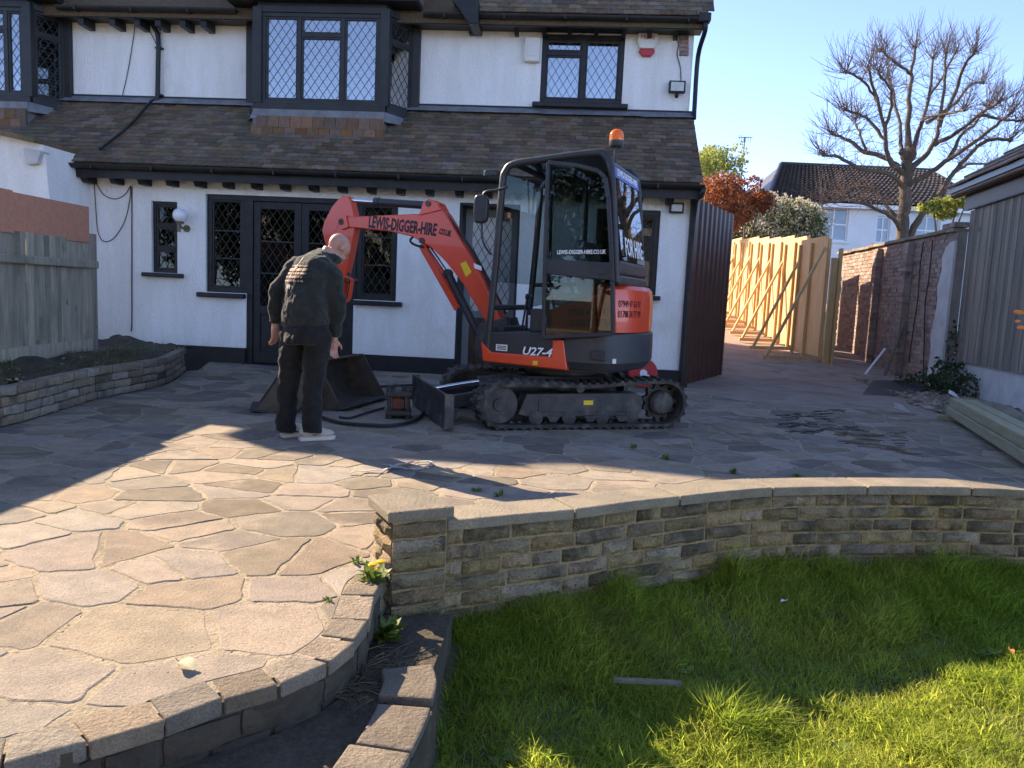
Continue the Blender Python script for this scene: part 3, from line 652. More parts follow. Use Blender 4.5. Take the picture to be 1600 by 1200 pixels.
def lumps_in(c, r, n, k, seed=1):
    rr = random.Random(seed); out = []
    for i in range(n):
        a = rr.uniform(0, 6.28); q = rr.random()**.5; z = rr.uniform(-.75, .8); e = math.sqrt(max(.1, 1-z*z*.8))
        s = rr.uniform(.7, 1.25)*k; out.append(((c[0]+r[0]*q*e*math.cos(a)*.8, c[1]+r[1]*q*e*math.sin(a)*.8, c[2]+r[2]*z*.8), (r[0]*s, r[1]*s, r[2]*s)))
    return out
def plant(name, label, cat, c, r, n, size, m, stem=M['bark'], lum=14, k=.38, base=None, seed=1, group=None, extra=None):
    t = thing(name, label, cat, (c[0], c[1], base if base is not None else c[2]-r[2]), 0, group); o = Vector(t.location)
    leafcloud('crown', lumps_in(Vector(c)-o, r, lum, k, seed), n, size, m, t)
    if extra: leafcloud('blossom', lumps_in(Vector(c)-o+Vector((0,0,r[2]*.1)), [q*1.06 for q in r], lum, k, seed+5), extra[0], extra[1], extra[2], t, shell=.85)
    b = MB(); rr = random.Random(seed)
    for i in range(3 if r[0] < 2.5 else 5):
        a = rr.uniform(0, 6.28); q = [(rr.uniform(-.05,.05)*r[0], rr.uniform(-.05,.05)*r[1], -.2), (math.cos(a)*r[0]*.2, math.sin(a)*r[1]*.2, (c[2]-o.z)*.6), (math.cos(a)*r[0]*.5, math.sin(a)*r[1]*.5, (c[2]-o.z)+r[2]*.3)]
        b.tube(q, [.03*r[0]+.02, .02*r[0]+.015, .01], 6)
    b.build('trunk', stem, t, smooth=50)
    return t

# ================================================================ THE HOUSE (local x along the front, y into the house)
house = thing('semi_detached_house', 'white rendered house with brown tiled roofs, black trim and diamond leaded windows', 'house', HF.O, HF.yaw)
def hp(px, py, d=0): return HF.P(px, py, d)
def hole_wall(name, x0, x1, z0, z1, holes, y0, y1, m, parent):
    xs = sorted({x0, x1, *[h[0] for h in holes], *[h[1] for h in holes]}); zs = sorted({z0, z1, *[h[2] for h in holes], *[h[3] for h in holes]})
    xs = [x for x in xs if x0-1e-6 <= x <= x1+1e-6]; zs = [z for z in zs if z0-1e-6 <= z <= z1+1e-6]
    S = {}
    for i in range(len(xs)-1):
        for j in range(len(zs)-1):
            cx = (xs[i]+xs[i+1])/2; cz = (zs[j]+zs[j+1])/2; S[i,j] = not any(h[0] < cx < h[1] and h[2] < cz < h[3] for h in holes)
    b = MB(); vi = {}
    def V(i, j, k):
        if (i,j,k) not in vi: vi[i,j,k] = len(b.v); b.v.append((xs[i], (y0, y1)[k], zs[j])); b.rv.append(0)
        return vi[i,j,k]
    for (i, j), s in S.items():
        if not s: continue
        b.f.append((V(i,j,0), V(i+1,j,0), V(i+1,j+1,0), V(i,j+1,0))); b.f.append((V(i,j,1), V(i,j+1,1), V(i+1,j+1,1), V(i+1,j,1)))
        for di, dj, q in ((-1,0,((i,j),(i,j+1))), (1,0,((i+1,j+1),(i+1,j))), (0,-1,((i+1,j),(i,j))), (0,1,((i,j+1),(i+1,j+1)))):
            if not S.get((i+di, j+dj), False): (a, c), (e, f) = q; b.f.append((V(a,c,0), V(e,f,0), V(e,f,1), V(a,c,1)))
    return b.build(name, m, parent, bevel=.006)
GZ = -.08
xl, _ = hp(236,314); xr, zb = hp(277,427); _, zt = hp(236,314)
SMALL = (xl, xr, zb, zt)
DT = 2.37; WLx0 = hp(321,305)[0]; DX0 = hp(384,543)[0]; DX1 = hp(551,520)[0]; WRx1 = hp(620,400)[0]; SILL1 = hp(350,457)[1]; SILL2 = hp(600,470)[1]
PORCH = (hp(713,480)[0], hp(806,480)[0], GZ, hp(760,318)[1]); RW = (-1.25, hp(1033,329)[0], hp(1028,462)[1], 2.37)
FARW = (hp(80,305)[0], hp(120,305)[0], 1.3, hp(100,306)[1])
hole_wall('front_wall', -11.2, 0, .22, 2.75, [SMALL, (WLx0, DX0, SILL1, DT), (DX0, DX1, .22, DT), (DX1, WRx1, SILL2, DT), PORCH, RW, FARW], 0, .22, M['render'], house)
b = MB(); b.box(-11.2, DX0, -.03, .2, -.35, .222); b.box(DX1, PORCH[0], -.03, .2, -.35, .222); b.box(PORCH[1], .03, -.03, .2, -.35, .222); b.build('plinth', M['plinth'], house, bevel=.01)
b = MB(); b.box(-11.2, .0, .24, 1.0, -.3, -.03); b.build('floor_slab', M['room'], house)
UD = 1.0                                                       # set-back of the upper wall
UWx0, UWzt = hp(848,52,UD); UWx1, UWzb = hp(971,164,UD); UWIN = (UWx0, UWx1, UWzb, UWzt)
BAYL = hp(402,100,.45)[0]; BAYR = hp(601,100,.45)[0]; BAYRET = hp(651,120,UD)[0]; BAYLRET = BAYL-.32
BZ0 = hp(500,163,.45)[1]; BZ1 = hp(500,12,.45)[1]
LBR = hp(44,100,.45)[0]; LBRET = hp(109,100,UD)[0]; LBL = LBR-1.0; LBZ0 = BZ0
hole_wall('upper_wall', -11.2, .02, 3.0, 5.25, [UWIN, (BAYLRET+.05, BAYRET-.05, BZ0+.05, BZ1), (LBL-.3, LBRET-.05, BZ0+.05, BZ1)], UD, UD+.22, M['render'], house)
b = MB(); b.box(-.22, .015, .22, 8.4, -.35, 2.9); b.box(-.22, .015, UD+.22, 8.4, 2.9, 5.2); b.build('side_wall', M['render'], house)
b = MB(); b.prism([(1.0, 5.2), (8.2, 5.2), (4.4, 9.75)], -.2, .012); b.prism([(1.0, 5.2), (8.2, 5.2), (4.4, 9.75)], -11.2, -11.0)
b.v = [(y_, x_, z_) for x_, y_, z_ in b.v]; b.f = [f[::-1] for f in b.f]; b.build('gable_wall', M['render'], house)
b = MB(); b.box(-11.2, -.23, 8.2, 8.4, -.35, 5.2); b.box(-11.2, -11.0, .23, 7.8, -.35, 2.9); b.box(-11.2, -11.0, 1.23, 7.8, 2.9, 5.2); b.build('back_wall', M['render'], house)
b = MB(); b.box(-10.9, -.24, 1.25, 7.7, 2.75, 2.9); b.box(-10.9, -.24, 2.2, 2.25, -.2, 2.7); b.box(-10.9, -.24, 3.4, 3.45, 2.95, 5.2); b.box(-10.9,-.24,1.0,7.7,5.26,5.32); b.build('inner_partition', M['room'], house)
# ---- windows
def lattice(b, x0, x1, z0, z1, y, w, h, t=.006):                 # diamond leading clipped to a rectangle
    m = h/w; k0 = int(-(z1-z0+(x1-x0)*m)/h)-2; k1 = int((z1-z0+(x1-x0)*m)/h)+2
    for s in (1, -1):
        for k in range(k0, k1+1):
            pts = []
            c = (z0 if s > 0 else z1)+k*h
            f = lambda x: c+s*m*(x-x0)
            xa, xb = x0, x1
            za, zb_ = f(xa), f(xb)
            def atz(z): return x0+(z-c)/(s*m)
            if za < z0: xa = atz(z0) if s > 0 else None
            elif za > z1: xa = atz(z1) if s < 0 else None
            if xa is None or xa >= x1: continue
            if zb_ > z1: xb = atz(z1)
            elif zb_ < z0: xb = atz(z0)
            if xb <= xa+.01: continue
            b.beam((xa, y, f(xa)), (xb, y, f(xb)), .004, t, up=(0,1,0)) if False else b.beam((xa, y, f(xa)), (xb, y, f(xb)), t, .004, up=(0,1,0))
def window(x0, x1, z0, z1, y, cols, rows=None, fm='black', gm='glass', came='came', fw=.05, dep=.07, sill=None, dia=(.11,.17), parent=None, name='window', lattice_on=True, bars=()):
    # cols: list of relative widths; rows: per col list of transom fractions from the top
    parent = parent or house; b = MB(); b.box(x0, x1, y, y+dep, z1-fw, z1); b.box(x0, x1, y, y+dep, z0, z0+fw); b.box(x0, x0+fw, y, y+dep, z0+fw, z1-fw); b.box(x1-fw, x1, y, y+dep, z0+fw, z1-fw)
    T = sum(cols); xx = x0; cells = []
    for i, c in enumerate(cols):
        xe = xx+(x1-x0)*c/T; l = xx+(fw if i == 0 else fw*.45); r = xe-(fw if i == len(cols)-1 else fw*.45)
        if i < len(cols)-1: b.box(xe-fw*.45, xe+fw*.45, y, y+dep, z0+fw, z1-fw)
        zs = [z1-fw]+[z1-(z1-z0)*q for q in (rows[i] if rows else ())]+[z0+fw]
        for j in range(len(zs)-1):
            t_ = zs[j]-(0 if j == 0 else fw*.4); bo = zs[j+1]+(0 if j == len(zs)-2 else fw*.4)
            if j: b.box(l, r, y+.004, y+dep-.004, zs[j]-fw*.4, zs[j]+fw*.4)
            # opening sash
            s = .028; b.box(l, r, y+.012, y+dep-.012, t_-s, t_); b.box(l, r, y+.012, y+dep-.012, bo, bo+s); b.box(l, l+s, y+.012, y+dep-.012, bo+s, t_-s); b.box(r-s, r, y+.012, y+dep-.012, bo+s, t_-s)
            cells.append((l+s, r-s, bo+s, t_-s))
        xx = xe
    o = b.build(name, M[fm], parent, bevel=.004)
    g = MB(); la = MB()
    for (l, r, bo, t_) in cells:
        p = MB(); p.box(l-.004, r+.004, y+dep*.5-.003, y+dep*.5+.003, bo-.004, t_+.004); p.build('pane', M[gm], o)
        if lattice_on: lattice(la, l, r, bo, t_, y+dep*.5-.006, *dia)
        for q in bars: zq = lerp(t_, bo, q); la.box(l, r, y+dep*.5-.012, y+dep*.5-.004, zq-.008, zq+.008)
    if la.v: la.build('lead_lattice', M[came], o)
    if sill: s = MB(); s.box(x0-sill, x1+sill, y-.16, y+.01, z0-.065, z0-.005); s.build('sill', M[fm], o, bevel=.015, seg=3)
    return o
window(SMALL[0], SMALL[1], SMALL[2], SMALL[3], .05, [1], [[.34,.66]], gm='dglass', fw=.045, sill=.10, dia=(.10,.16))
window(FARW[0], FARW[1], FARW[2], FARW[3], .05, [1], gm='dglass', fw=.045)
window(WLx0, DX0-.02, SILL1, DT, .05, [1], gm='dglass', fw=.07, sill=.0, dia=(.115,.17), bars=(.34,.67))
s = MB(); s.box(WLx0-.10, DX0-.001, -.09, .045, SILL1-.075, SILL1-.008); s.build('sill', M['black'], house, bevel=.015, seg=3)
window(DX1+.02, WRx1, SILL2, DT, .05, [1], gm='dglass', fw=.07, dia=(.115,.17), bars=(.34,.67))
s = MB(); s.box(DX1+.001, WRx1+.10, -.09, .045, SILL2-.075, SILL2-.008); s.build('sill', M['black'], house, bevel=.015, seg=3)
window(RW[0], RW[1], RW[2], RW[3], .05, [1,1], gm='dglass', fw=.07, sill=.06, dia=(.13,.20))
# French doors between the two side lights
fd = MB(); w_ = DX1-DX0; fd.box(DX0-.02, DX0+.08, .03, .14, -.05, DT); fd.box(DX1-.08, DX1+.02, .03, .14, -.05, DT); fd.box(DX0+.08, DX1-.08, .03, .14, DT-.07, DT); fd = fd.build('french_door_frame', M['black'], house, bevel=.004)
for a, c in ((DX0+.085, (DX0+DX1)/2-.004), ((DX0+DX1)/2+.004, DX1-.085)):
    d = MB(); z0, z1 = 0.02, DT-.075; st = .10
    d.box(a, a+st, .05, .10, z0, z1); d.box(c-st, c, .05, .10, z0, z1); d.box(a+st, c-st, .05, .10, z1-.10, z1); d.box(a+st, c-st, .05, .10, z0, z0+.16); d.box(a+st, c-st, .05, .10, .72, .84); d.box(a+st, c-st, .068, .09, z0+.16, .72); d.box(a+st+.05, c-st-.05, .058, .07, z0+.22, .66)
    d = d.build('door', M['black'], house, bevel=.005)
    p = MB(); p.box(a+st, c-st, .072, .078, .84, z1-.10); p.build('pane', M['dglass'], d)
    la = MB(); lattice(la, a+st, c-st, .84, z1-.1, .068, .115, .17)
    for q in (.33,.66): zq = lerp(z1-.1, .84, q); la.box(a+st, c-st, .058, .070, zq-.009, zq+.009)
    la.build('lead_lattice', M['came'], d)
    h = MB(); h.tube([(c-.05 if a < (DX0+DX1)/2-.2 else a+.05, .045, 1.05), (c-.05 if a < (DX0+DX1)/2-.2 else a+.05, .0, 1.05), (c-.13 if a < (DX0+DX1)/2-.2 else a+.13, .0, 1.05)], .009, 6); h.build('handle', M['brass'], d, smooth=40)
b = MB(); b.box(DX0-.02, DX1+.02, -.12, .2, -.3, .015); b.build('door_step', M['plinth'], house, bevel=.01)
# front door in the porch recess behind the excavator
x0, x1, z0, z1 = PORCH
b = MB(); b.box(x0, x0+.03, .0, .55, z0, z1); b.box(x1-.03, x1, 0, .55, z0, z1); b.box(x0, x1, .0, .55, z1-.03, z1); b.build('porch_lining', M['black'], house)
d = MB(); d.box(x0+.03, x0+.13, .42, .5, z0, z1-.03); d.box(x1-.14, x1-.03, .42, .5, z0, z1-.03); d.box(x0+.13, x1-.14, .42, .5, z1-.14, z1-.03); d.box(x0+.13, x1-.14, .43, .49, .80, .90); d = d.build('front_door', M['doorgrey'], house, bevel=.005)
p = MB(); p.box(x0+.13, x1-.14, .45, .46, .90, z1-.14); p.build('pane', M['doorglass'], d)
la = MB(); lattice(la, x0+.13, x1-.14, .90, z1-.14, .446, .12, .21, .008); la.build('lead_lattice', M['came'], d)
p = MB(); p.box(x0+.13, x1-.14, .44, .48, z0+.05, .80); p.box(x0+.22, x1-.23, .425, .44, z0+.18, .68); p.build('door_panel', M['wood_brown'], d, bevel=.006)
window(UWIN[0], UWIN[1], UWIN[2], UWIN[3], UD+.03, [1,.96], [[.27],[]], gm='glass', came='came_dk', fw=.07, sill=.0, dia=(.115,.185))
s = MB(); s.box(UWIN[0]-.10, UWIN[1]+.09, UD-.10, UD+.025, UWIN[2]-.07, UWIN[2]-.004); s.build('sill', M['black'], house, bevel=.012, seg=3)
b = MB(); b.box(UWIN[0], UWIN[1], UD+.21, UD+.23, UWIN[2], UWIN[3]); b.build('curtain', M['curtain'], house)
# ---- bay window: three lights in front, one in each return
def bay(xl, xr, xlr, xrr, z0, z1, sideonly=False):
    y0 = .45; t = .06
    b = MB(); b.box(xl-.03, xr+.03, y0-.02, y0+.12, z0-.09, z0); b.box(xl-.02, xr+.02, y0-.01, y0+.10, z1-.07, z1+.02)
    for a, c in (((xr, y0), (xrr, UD)), ((xl, y0), (xlr, UD))):
        b.beam((a[0], a[1]+.04, z0-.045), (c[0], c[1], z0-.045), .12, .09); b.beam((a[0], a[1]+.04, z1-.035), (c[0], c[1], z1-.035), .10, .09)
        b.beam((a[0], a[1]+.03, z0-.01), (a[0], a[1]+.03, z1), .13, .11); b.beam((c[0], c[1]-.02, z0-.05), (c[0], c[1]-.02, z1), .11, .11)
    o = b.build('bay_frame', M['frame_grey'], house, bevel=.006)
    window(xl+.06, xr-.06, z0, z1-.07, y0+.01, [1,1.15,1], [[],[.24],[]], fm='frame_grey', came='came_dk', gm='glass', fw=.055, dep=.08, dia=(.12,.17))
    for (ax, cx_, s) in ((xr, xrr, 1), (xl, xlr, -1)):
        L = math.hypot(cx_-ax, UD-y0); ang = math.atan2(UD-y0, cx_-ax)
        g = window(.07, L-.07, z0, z1-.07, 0, [1], [[.26]], fm='frame_grey', came='came_dk', gm='glass', fw=.045, dep=.06, dia=(.12,.17))
        g.location = (ax, y0, 0); g.rotation_euler = (0, 0, ang)
        if s < 0: g.location = (cx_, UD, 0); g.rotation_euler = (0, 0, math.atan2(y0-UD, ax-cx_))
    bl = MB(); z = z0+.06
    while z < z1-.12: bl.add([(xl+.1,y0+.17,z),(xr-.1,y0+.17,z),(xr-.1,y0+.205,z+.030),(xl+.1,y0+.205,z+.030)], [(0,1,2,3)]); z += .048
    bl.build('venetian_blind', M['blind'], house)
    bl = MB(); z = z0+.06
    while z < z1-.12:
        for a, c, s in (((xr-.10, y0+.16), (xrr-.16, UD+.02), 1), ((xl+.10, y0+.16), (xlr+.16, UD+.02), -1)):
            bl.add([(a[0],a[1],z),(c[0],c[1],z),(c[0]-.03*s,c[1]+.02,z+.030),(a[0]-.03*s,a[1]+.02,z+.030)], [(0,1,2,3)])
        z += .048
    bl.build('venetian_blind', M['blind'], house)
    r = MB(); r.box(xlr+.05, xrr-.05, UD+.15, UD+.2, z0, z1); r.build('room_back', M['room'], house)
    r = MB(); r.slab([(xl, y0), (xr, y0), (xrr, UD+.2), (xlr, UD+.2)], z1+.02, z1+.06); r.build('bay_soffit', M['black'], house); r = MB(); r.slab([(xl, y0+.03), (xr, y0+.03), (xrr-.05, UD+.2), (xlr+.05, UD+.2)], z0-.14, z0-.09); r.build('bay_floor', M['black'], house)
    # lead apron and tile-hung skirt under the sill
    v = [(xl-.03,y0-.03,z0-.09),(xr+.03,y0-.03,z0-.09),(xr+.05,y0-.10,z0-.24),(xl-.05,y0-.10,z0-.24),(xrr+.02,UD-.02,z0-.09),(xrr+.12,UD-.02,z0-.2),(xlr-.02,UD-.02,z0-.09),(xlr-.12,UD-.02,z0-.2)]
    ap = MB(); ap.add(v, [(0,3,2,1),(1,2,5,4),(6,7,3,0)]); ap.build('lead_apron', M['lead'], house)
bay(BAYL, BAYR, BAYLRET, BAYRET, BZ0, BZ1); bay(LBL, LBR, LBL-.34, LBRET, LBZ0, BZ1)
# ---- lower tiled roof
EZ, EY = 2.70, -.33; TZ, TY = 3.84, UD
SL = math.atan2(TZ-EZ, TY-EY); SLEN = math.hypot(TZ-EZ, TY-EY); RX0, RX1 = -11.0, .06
roof = MB(); roof.prism([(EY, EZ-.03), (TY, TZ-.03), (TY, TZ-.15), (EY+.1, EZ-.12)], RX0, RX1-.01); roof.v = [(y_, x_, z_) for x_, y_, z_ in roof.v]; roof.f = [f[::-1] for f in roof.f]
roof = roof.build('lower_roof', M['tile'], house)
def tile_mesh(w, l, t, k):
    r = random.Random(k); b = MB(); j = lambda a: r.uniform(-a, a); cam_ = r.uniform(.0,.006)
    v = [(-w/2,0,j(.002)),(0,j(.003),cam_),(w/2,0,j(.002)),(w/2,l,0),(0,l,cam_),(-w/2,l,0)]; v += [(x, y, z-t) for x, y, z in v]
    b.add(v, [(0,1,4,5),(1,2,3,4),(0,6,7,1),(1,7,8,2),(2,8,9,3),(5,11,6,0),(6,11,10,7),(7,10,9,8),(3,9,10,4),(4,10,11,5)]); return b
def tiled(parent, x0, x1, ey, ez, sl, slen, gauge, tw, tl, keep, m, nm='tile', skip=None, rows=None):
    tiles = []; n = rows or int(slen/gauge)
    for r in range(n):
        x = x0+(tw/2 if r % 2 else 0)
        while x < x1-tw*.4:
            s = r*gauge
            if not (skip and skip(x+tw/2, s)): tiles.append((x+tw/2, ey+math.cos(sl)*s, ez+math.sin(sl)*s))
            x += tw+.003
    tiles.sort(key=keep); ms = [tile_mesh(tw-.003, tl, .014, k) for k in range(6)]; mm = [q.mesh(nm) for q in ms]; big = MB()
    for q in mm: q.materials.append(m)
    for i, (x, y, z) in enumerate(tiles):
        tilt = sl-.085+random.uniform(-.02,.02); yaw = random.uniform(-.012,.012); roll_ = random.uniform(-.02,.02)
        if i < 300: put(nm, random.choice(mm), None, parent, loc=(x, y, z), rot=(tilt, roll_, yaw))
        else:
            c_, s_ = math.cos(tilt), math.sin(tilt); q = random.choice(ms); big.add([(x+a, y+b_*c_-e*s_, z+b_*s_+e*c_) for a, b_, e in q.v], q.f, random.uniform(.01,.99))
    if big.v: big.build('tile_field', m, parent, kind='stuff')
def vis(t):
    p = HF.W(*t); return (p-CAM).length+(100 if t[0] < -9.6 or t[0] > .2 else 0)
bx0, bx1 = BAYL-.04, BAYR+.04
tiled(roof, RX0, RX1, EY-.02, EZ+.012, SL, SLEN, .098, .165, .22, vis, M['tile'])
b = MB(); xx = RX0
while xx < RX1:                                                # lead flashing in short lengths, dressed over the top course
    e = min(RX1, xx+1.5+random.uniform(-.1,.1)); b.add([(xx, UD-.012, TZ+.05), (e+.02, UD-.012, TZ+.05), (e+.02, UD-.16, TZ-.055+random.uniform(-.01,.01)), (xx, UD-.16, TZ-.06), (xx, UD-.02, TZ+.05), (e+.02, UD-.02, TZ+.05)], [(0,3,2,1)]); xx = e
b.build('flashing', M['lead'], house)
b = MB(); b.box(RX0, RX1, UD-.022, UD-.002, TZ+.01, TZ+.07); b.build('black_band', M['black'], house)
for (a, c) in ((bx0, bx1), (LBL-.04, LBR+.04)):                     # red hung tiles under each bay
    for r in range(2):
        x = a+(.0 if r else .08)
        while x < c:
            e = min(c, x+.165); b = MB(); zt_ = BZ0-.20-r*.12; b.box(-(e-x)/2+.003, (e-x)/2-.003, 0, .014, -.16, 0); b.build('hung_tile', M['tile_red'], house, loc=((x+e)/2, .45-.10-.012*(1-r)-.02*r, zt_), rot=(-.10+random.uniform(-.02,.02),0,random.uniform(-.01,.01))); x = e
    b = MB(); b.box(a+.01, c-.01, .37, .60, BZ0-.45, BZ0-.1); b.build('bay_skirt', M['lead'], house)
# gutter, fascia and rafter feet of the lower eaves
def gutter(x0, x1, y, z, r=.058):
    b = MB(); prof = [(y+math.cos(a)*r, z+math.sin(a)*r) for a in [math.pi*(1+k/8) for k in range(9)]]
    v = [(x, p[0], p[1]) for x in (x0, x1) for p in prof]; n = 9
    v += [(x, y+(p[0]-y)*.9, z+(p[1]-z)*.9+.002) for x in (x0, x1) for p in prof]
    f = [(i, i+1, n+i+1, n+i) for i in range(n-1)]+[(2*n+i, 3*n+i, 3*n+i+1, 2*n+i+1) for i in range(n-1)]+[(0,n,3*n,2*n),(n-1,3*n-1,4*n-1,2*n-1)]+[tuple(range(0,n)),tuple(range(2*n-1,n-1,-1))]
    b.add(v, f); x = x0+.3
    while x < x1: b.box(x-.012, x+.012, y-r-.006, y+r, z-r-.008, z+.004); x += .85
    return b.build('gutter', M['black'], house, smooth=35)
gutter(RX0, .10, EY-.04, EZ-.03); b = MB(); b.box(RX0, .06, EY+.03, EY+.06, EZ-.20, EZ-.035); b.box(RX0, .05, EY+.06, .0, EZ-.165, EZ-.15); b.build('fascia', M['black'], house)
xx = hp(52,283,-.15)[0]; step = (hp(400,288,-.15)[0]-xx)/8.0
while xx < .0:
    b = MB(); b.prism([(-.27,EZ-.17),(-.002,EZ-.17),(-.002,EZ-.26),(-.20,EZ-.26)], -.045, .045); b.v = [(y_, x_, z_) for x_, y_, z_ in b.v]; b.f = [f[::-1] for f in b.f]; b.build('rafter_foot', M['black'], house, loc=(xx,0,0), bevel=.008); xx += step
# ---- upper eaves and main roof
UZ = 5.06; UY = UD-.36
b = MB(); b.box(-11.3, .12, UY+.02, UY+.05, UZ-.13, UZ+.03); b.box(-11.3, .1, UY+.05, UD-.003, UZ-.10, UZ-.085); b.build('upper_fascia', M['black'], house)
gutter(hp(663,36,UY)[0], .16, UY-.05, UZ); gutter(LBRET+.1, BAYLRET-.05, UY-.05, UZ)
for q in (737,808,851,891,932,975,1015,1056):
    x = hp(q,45,UD-.05)[0]; b = MB(); b.prism([(UD-.22,UZ-.10),(UD-.002,UZ-.10),(UD-.002,UZ-.175),(UD-.10,UZ-.175)], -.03, .03); b.v = [(y_, x_, z_) for x_, y_, z_ in b.v]; b.f = [f[::-1] for f in b.f]; b.build('rafter_foot', M['black'], house, loc=(x,0,0), bevel=.006)
for q in (142,190,228,260,298,330):
    x = hp(q,38,UD-.05)[0]; b = MB(); b.box(-.045, .045, UD-.30, UD-.002, UZ-.22, UZ-.10); b.build('rafter_foot', M['black'], house, loc=(x,0,0), bevel=.006)
RY, RZ = 4.4, 10.0; MSL = math.atan2(RZ-UZ, RY-UY)  # unseen ridge and left gable end, shaped for the shadow edge on the patio
b = MB(); A0 = (-11.35, UY, UZ); A1 = (.14, UY, UZ); R0_ = (-11.35, RY, RZ); R1_ = (.14, RY, RZ); D0 = (-11.35, 8.5, UZ); D1 = (.14, 8.5, UZ)
v = [A0, A1, R1_, R0_, D1, D0]; v += [(x, y, z-.12) for x, y, z in v]
b.add(v, [(0,1,2,3),(3,2,4,5),(0,3,5),(6,9,8,7),(9,11,10,8),(6,11,9),(0,6,7,1),(1,7,8,2),(2,8,10,4),(4,10,11,5),(5,11,6,0)]); mr = b.build('main_roof', M['tile'], house)
tiled(mr, hp(735,10,UY)[0]-.2, .15, UY-.05, UZ+.045, MSL, 1.2, .098, .165, .22, vis, M['tile'], rows=9)
# jettied gables above the bays: timber beam, brackets, hung tiles and a small roof
for (a, c, rr) in ((BAYLRET-.02, BAYRET+.02, 1), (LBL-.36, LBRET+.02, 0)):
    b = MB(); b.box(a-.10, c+.10, .30, 1.0, BZ1+.06, BZ1+.13); j = b.build('jetty_beam', M['black'], house, bevel=.01)
    for r in range(3):
        x = a-.06+(.08 if r % 2 else 0)
        while x < c+.06: e = min(c+.08, x+.17); t_ = MB(); t_.box(-(e-x)/2+.003, (e-x)/2-.003, 0, .014, 0, .16); t_.build('hung_tile', M['tile_red'], j, loc=((x+e)/2, .28-.012*r+.02, BZ1+.125+r*.10), rot=(-.06,0,random.uniform(-.01,.01))); x = e
    b = MB(); b.add([(a-.1,.31,BZ1+.13),(c+.1,.31,BZ1+.13),(c+.1,.31,BZ1+.42),(a-.1,.31,BZ1+.42),(a-.1,1.3,BZ1+.13),(c+.1,1.3,BZ1+.13),(c+.1,1.3,BZ1+1.1),(a-.1,1.3,BZ1+1.1)], [(0,1,2,3),(3,2,6,7),(0,3,7,4),(1,5,6,2),(4,7,6,5),(0,4,5,1)]); b.build('bay_roof', M['tile'], house)
b = MB()
p = [hp(q[0], q[1], .5) for q in ((706,0),(735,40),(748,40),(748,0))]; b.prism(p, .42, .95); b.build('eaves_bracket', M['black'], house, bevel=.01)
# ---- pipes, cables and fittings on the walls
def hpath(pts, d): return [Vector((hp(x, y, d)[0], d, hp(x, y, d)[1])) for x, y in pts]
b = MB(); b.tube(smoothline(hpath([(238,38),(247,58),(247,100),(246,158)], UD-.06), 4), .034, 10); b.tube(smoothline([Vector((hp(246,158,UD-.06)[0], UD-.06, hp(246,158,UD-.06)[1])), Vector((hp(236,172,.86)[0], .86, 3.80)), Vector((hp(200,222,.3)[0], .33, 3.33)), Vector((hp(160,258,-.15)[0], -.2, 2.90))], 4), .020, 10)
for yy in (75,148): x, z = hp(248,yy,UD-.06); b.box(x-.05, x+.05, UD-.08, UD, z-.012, z+.012)
b.build('downpipe', M['black'], house, smooth=40)
b = MB(); P = [Vector((.10, UY-.05, UZ-.04)), Vector((.11, UY-.03, UZ-.16)), Vector((.085, UD-.05, UZ-.40)), Vector((.085, UD-.05, 4.0)), Vector((.08, UD-.12, 3.78))]; b.tube(smoothline(P, 4), .034, 10); b.build('downpipe', M['black'], house, smooth=40)
b = MB(); P = [Vector((.09, EY-.04, EZ-.06)), Vector((.07, EY-.03, EZ-.16)), Vector((.035, -.05, EZ-.42)), Vector((.035, -.05, .02))]; b.tube(smoothline(P, 4), .036, 10); b.box(-.03, .10, -.10, .0, -.04, .06); b.build('downpipe', M['black'], house, smooth=40)
b = MB(); b.box(.0, .17, UY-.12, UY+.03, UZ-.06, UZ+.06); b.build('gutter_hopper', M['black'], house, bevel=.015)
for r in range(5):
    b = MB(); b.box(-.13, .0, -.02, .1, -.027, .027); x, z = hp(1074, 58+r*6.5, UD-.02); b.build('brick', M['brick'], house, loc=(x+.02, UD+.0, z), bevel=.006)
def cable(pts, d, r=.006): b = MB(); b.tube(smoothline(hpath(pts, d), 4), r, 6); b.build('cable', M['cable'], house, smooth=60)
cable([(211,38),(208,62),(200,110),(190,155)], UD-.012); cable([(229,40),(240,60),(247,75)], UD-.012); cable([(250,40),(250,60),(249,80)], UD-.012)
cable([(147,282),(150,330),(153,362),(162,377),(178,372),(195,345),(203,310),(204,290)], -.012); cable([(150,286),(162,304),(180,311),(196,303),(204,290)], -.012); cable([(206,292),(206,380),(206,500),(205,518)], -.012, .008)
cable([(1057,52),(1060,70),(1058,85),(1063,105),(1064,128)], UD-.012); cable([(852,55),(870,60),(890,58),(915,52)], UD-.02, .005)
def flood(px, py, d, wd, name_l):
    x, z = hp(px, py, d); b = MB(); b.box(-wd/2, wd/2, -.10, -.03, -wd*.36, wd*.36); b.box(-.02,.02,-.04,.02,-.03,.03); o = b.build('flood_light', M['black'], None, bevel=.012)
    o.location = HF.W(x, d, z); o.rotation_euler = (0,0,HF.yaw); o['label'] = name_l; o['category'] = 'light'
    g = MB(); g.box(-wd/2+.025, wd/2-.025, -.106, -.099, -wd*.36+.022, wd*.36-.022); g.build('lens', M['lampglass'], o, bevel=.004); return o
o = flood(1057, 138, UD, .235, 'square black flood light high on the wall near the corner downpipe'); g = MB(); g.ell((0,-.08,-.125), (.03,.03,.035)); g.box(-.015,.015,-.09,-.05,-.11,-.08); g.build('motion_sensor', M['black'], o, smooth=60)
flood(1056, 326, 0, .19, 'small rectangular black flood light under the lower eaves at the house corner')
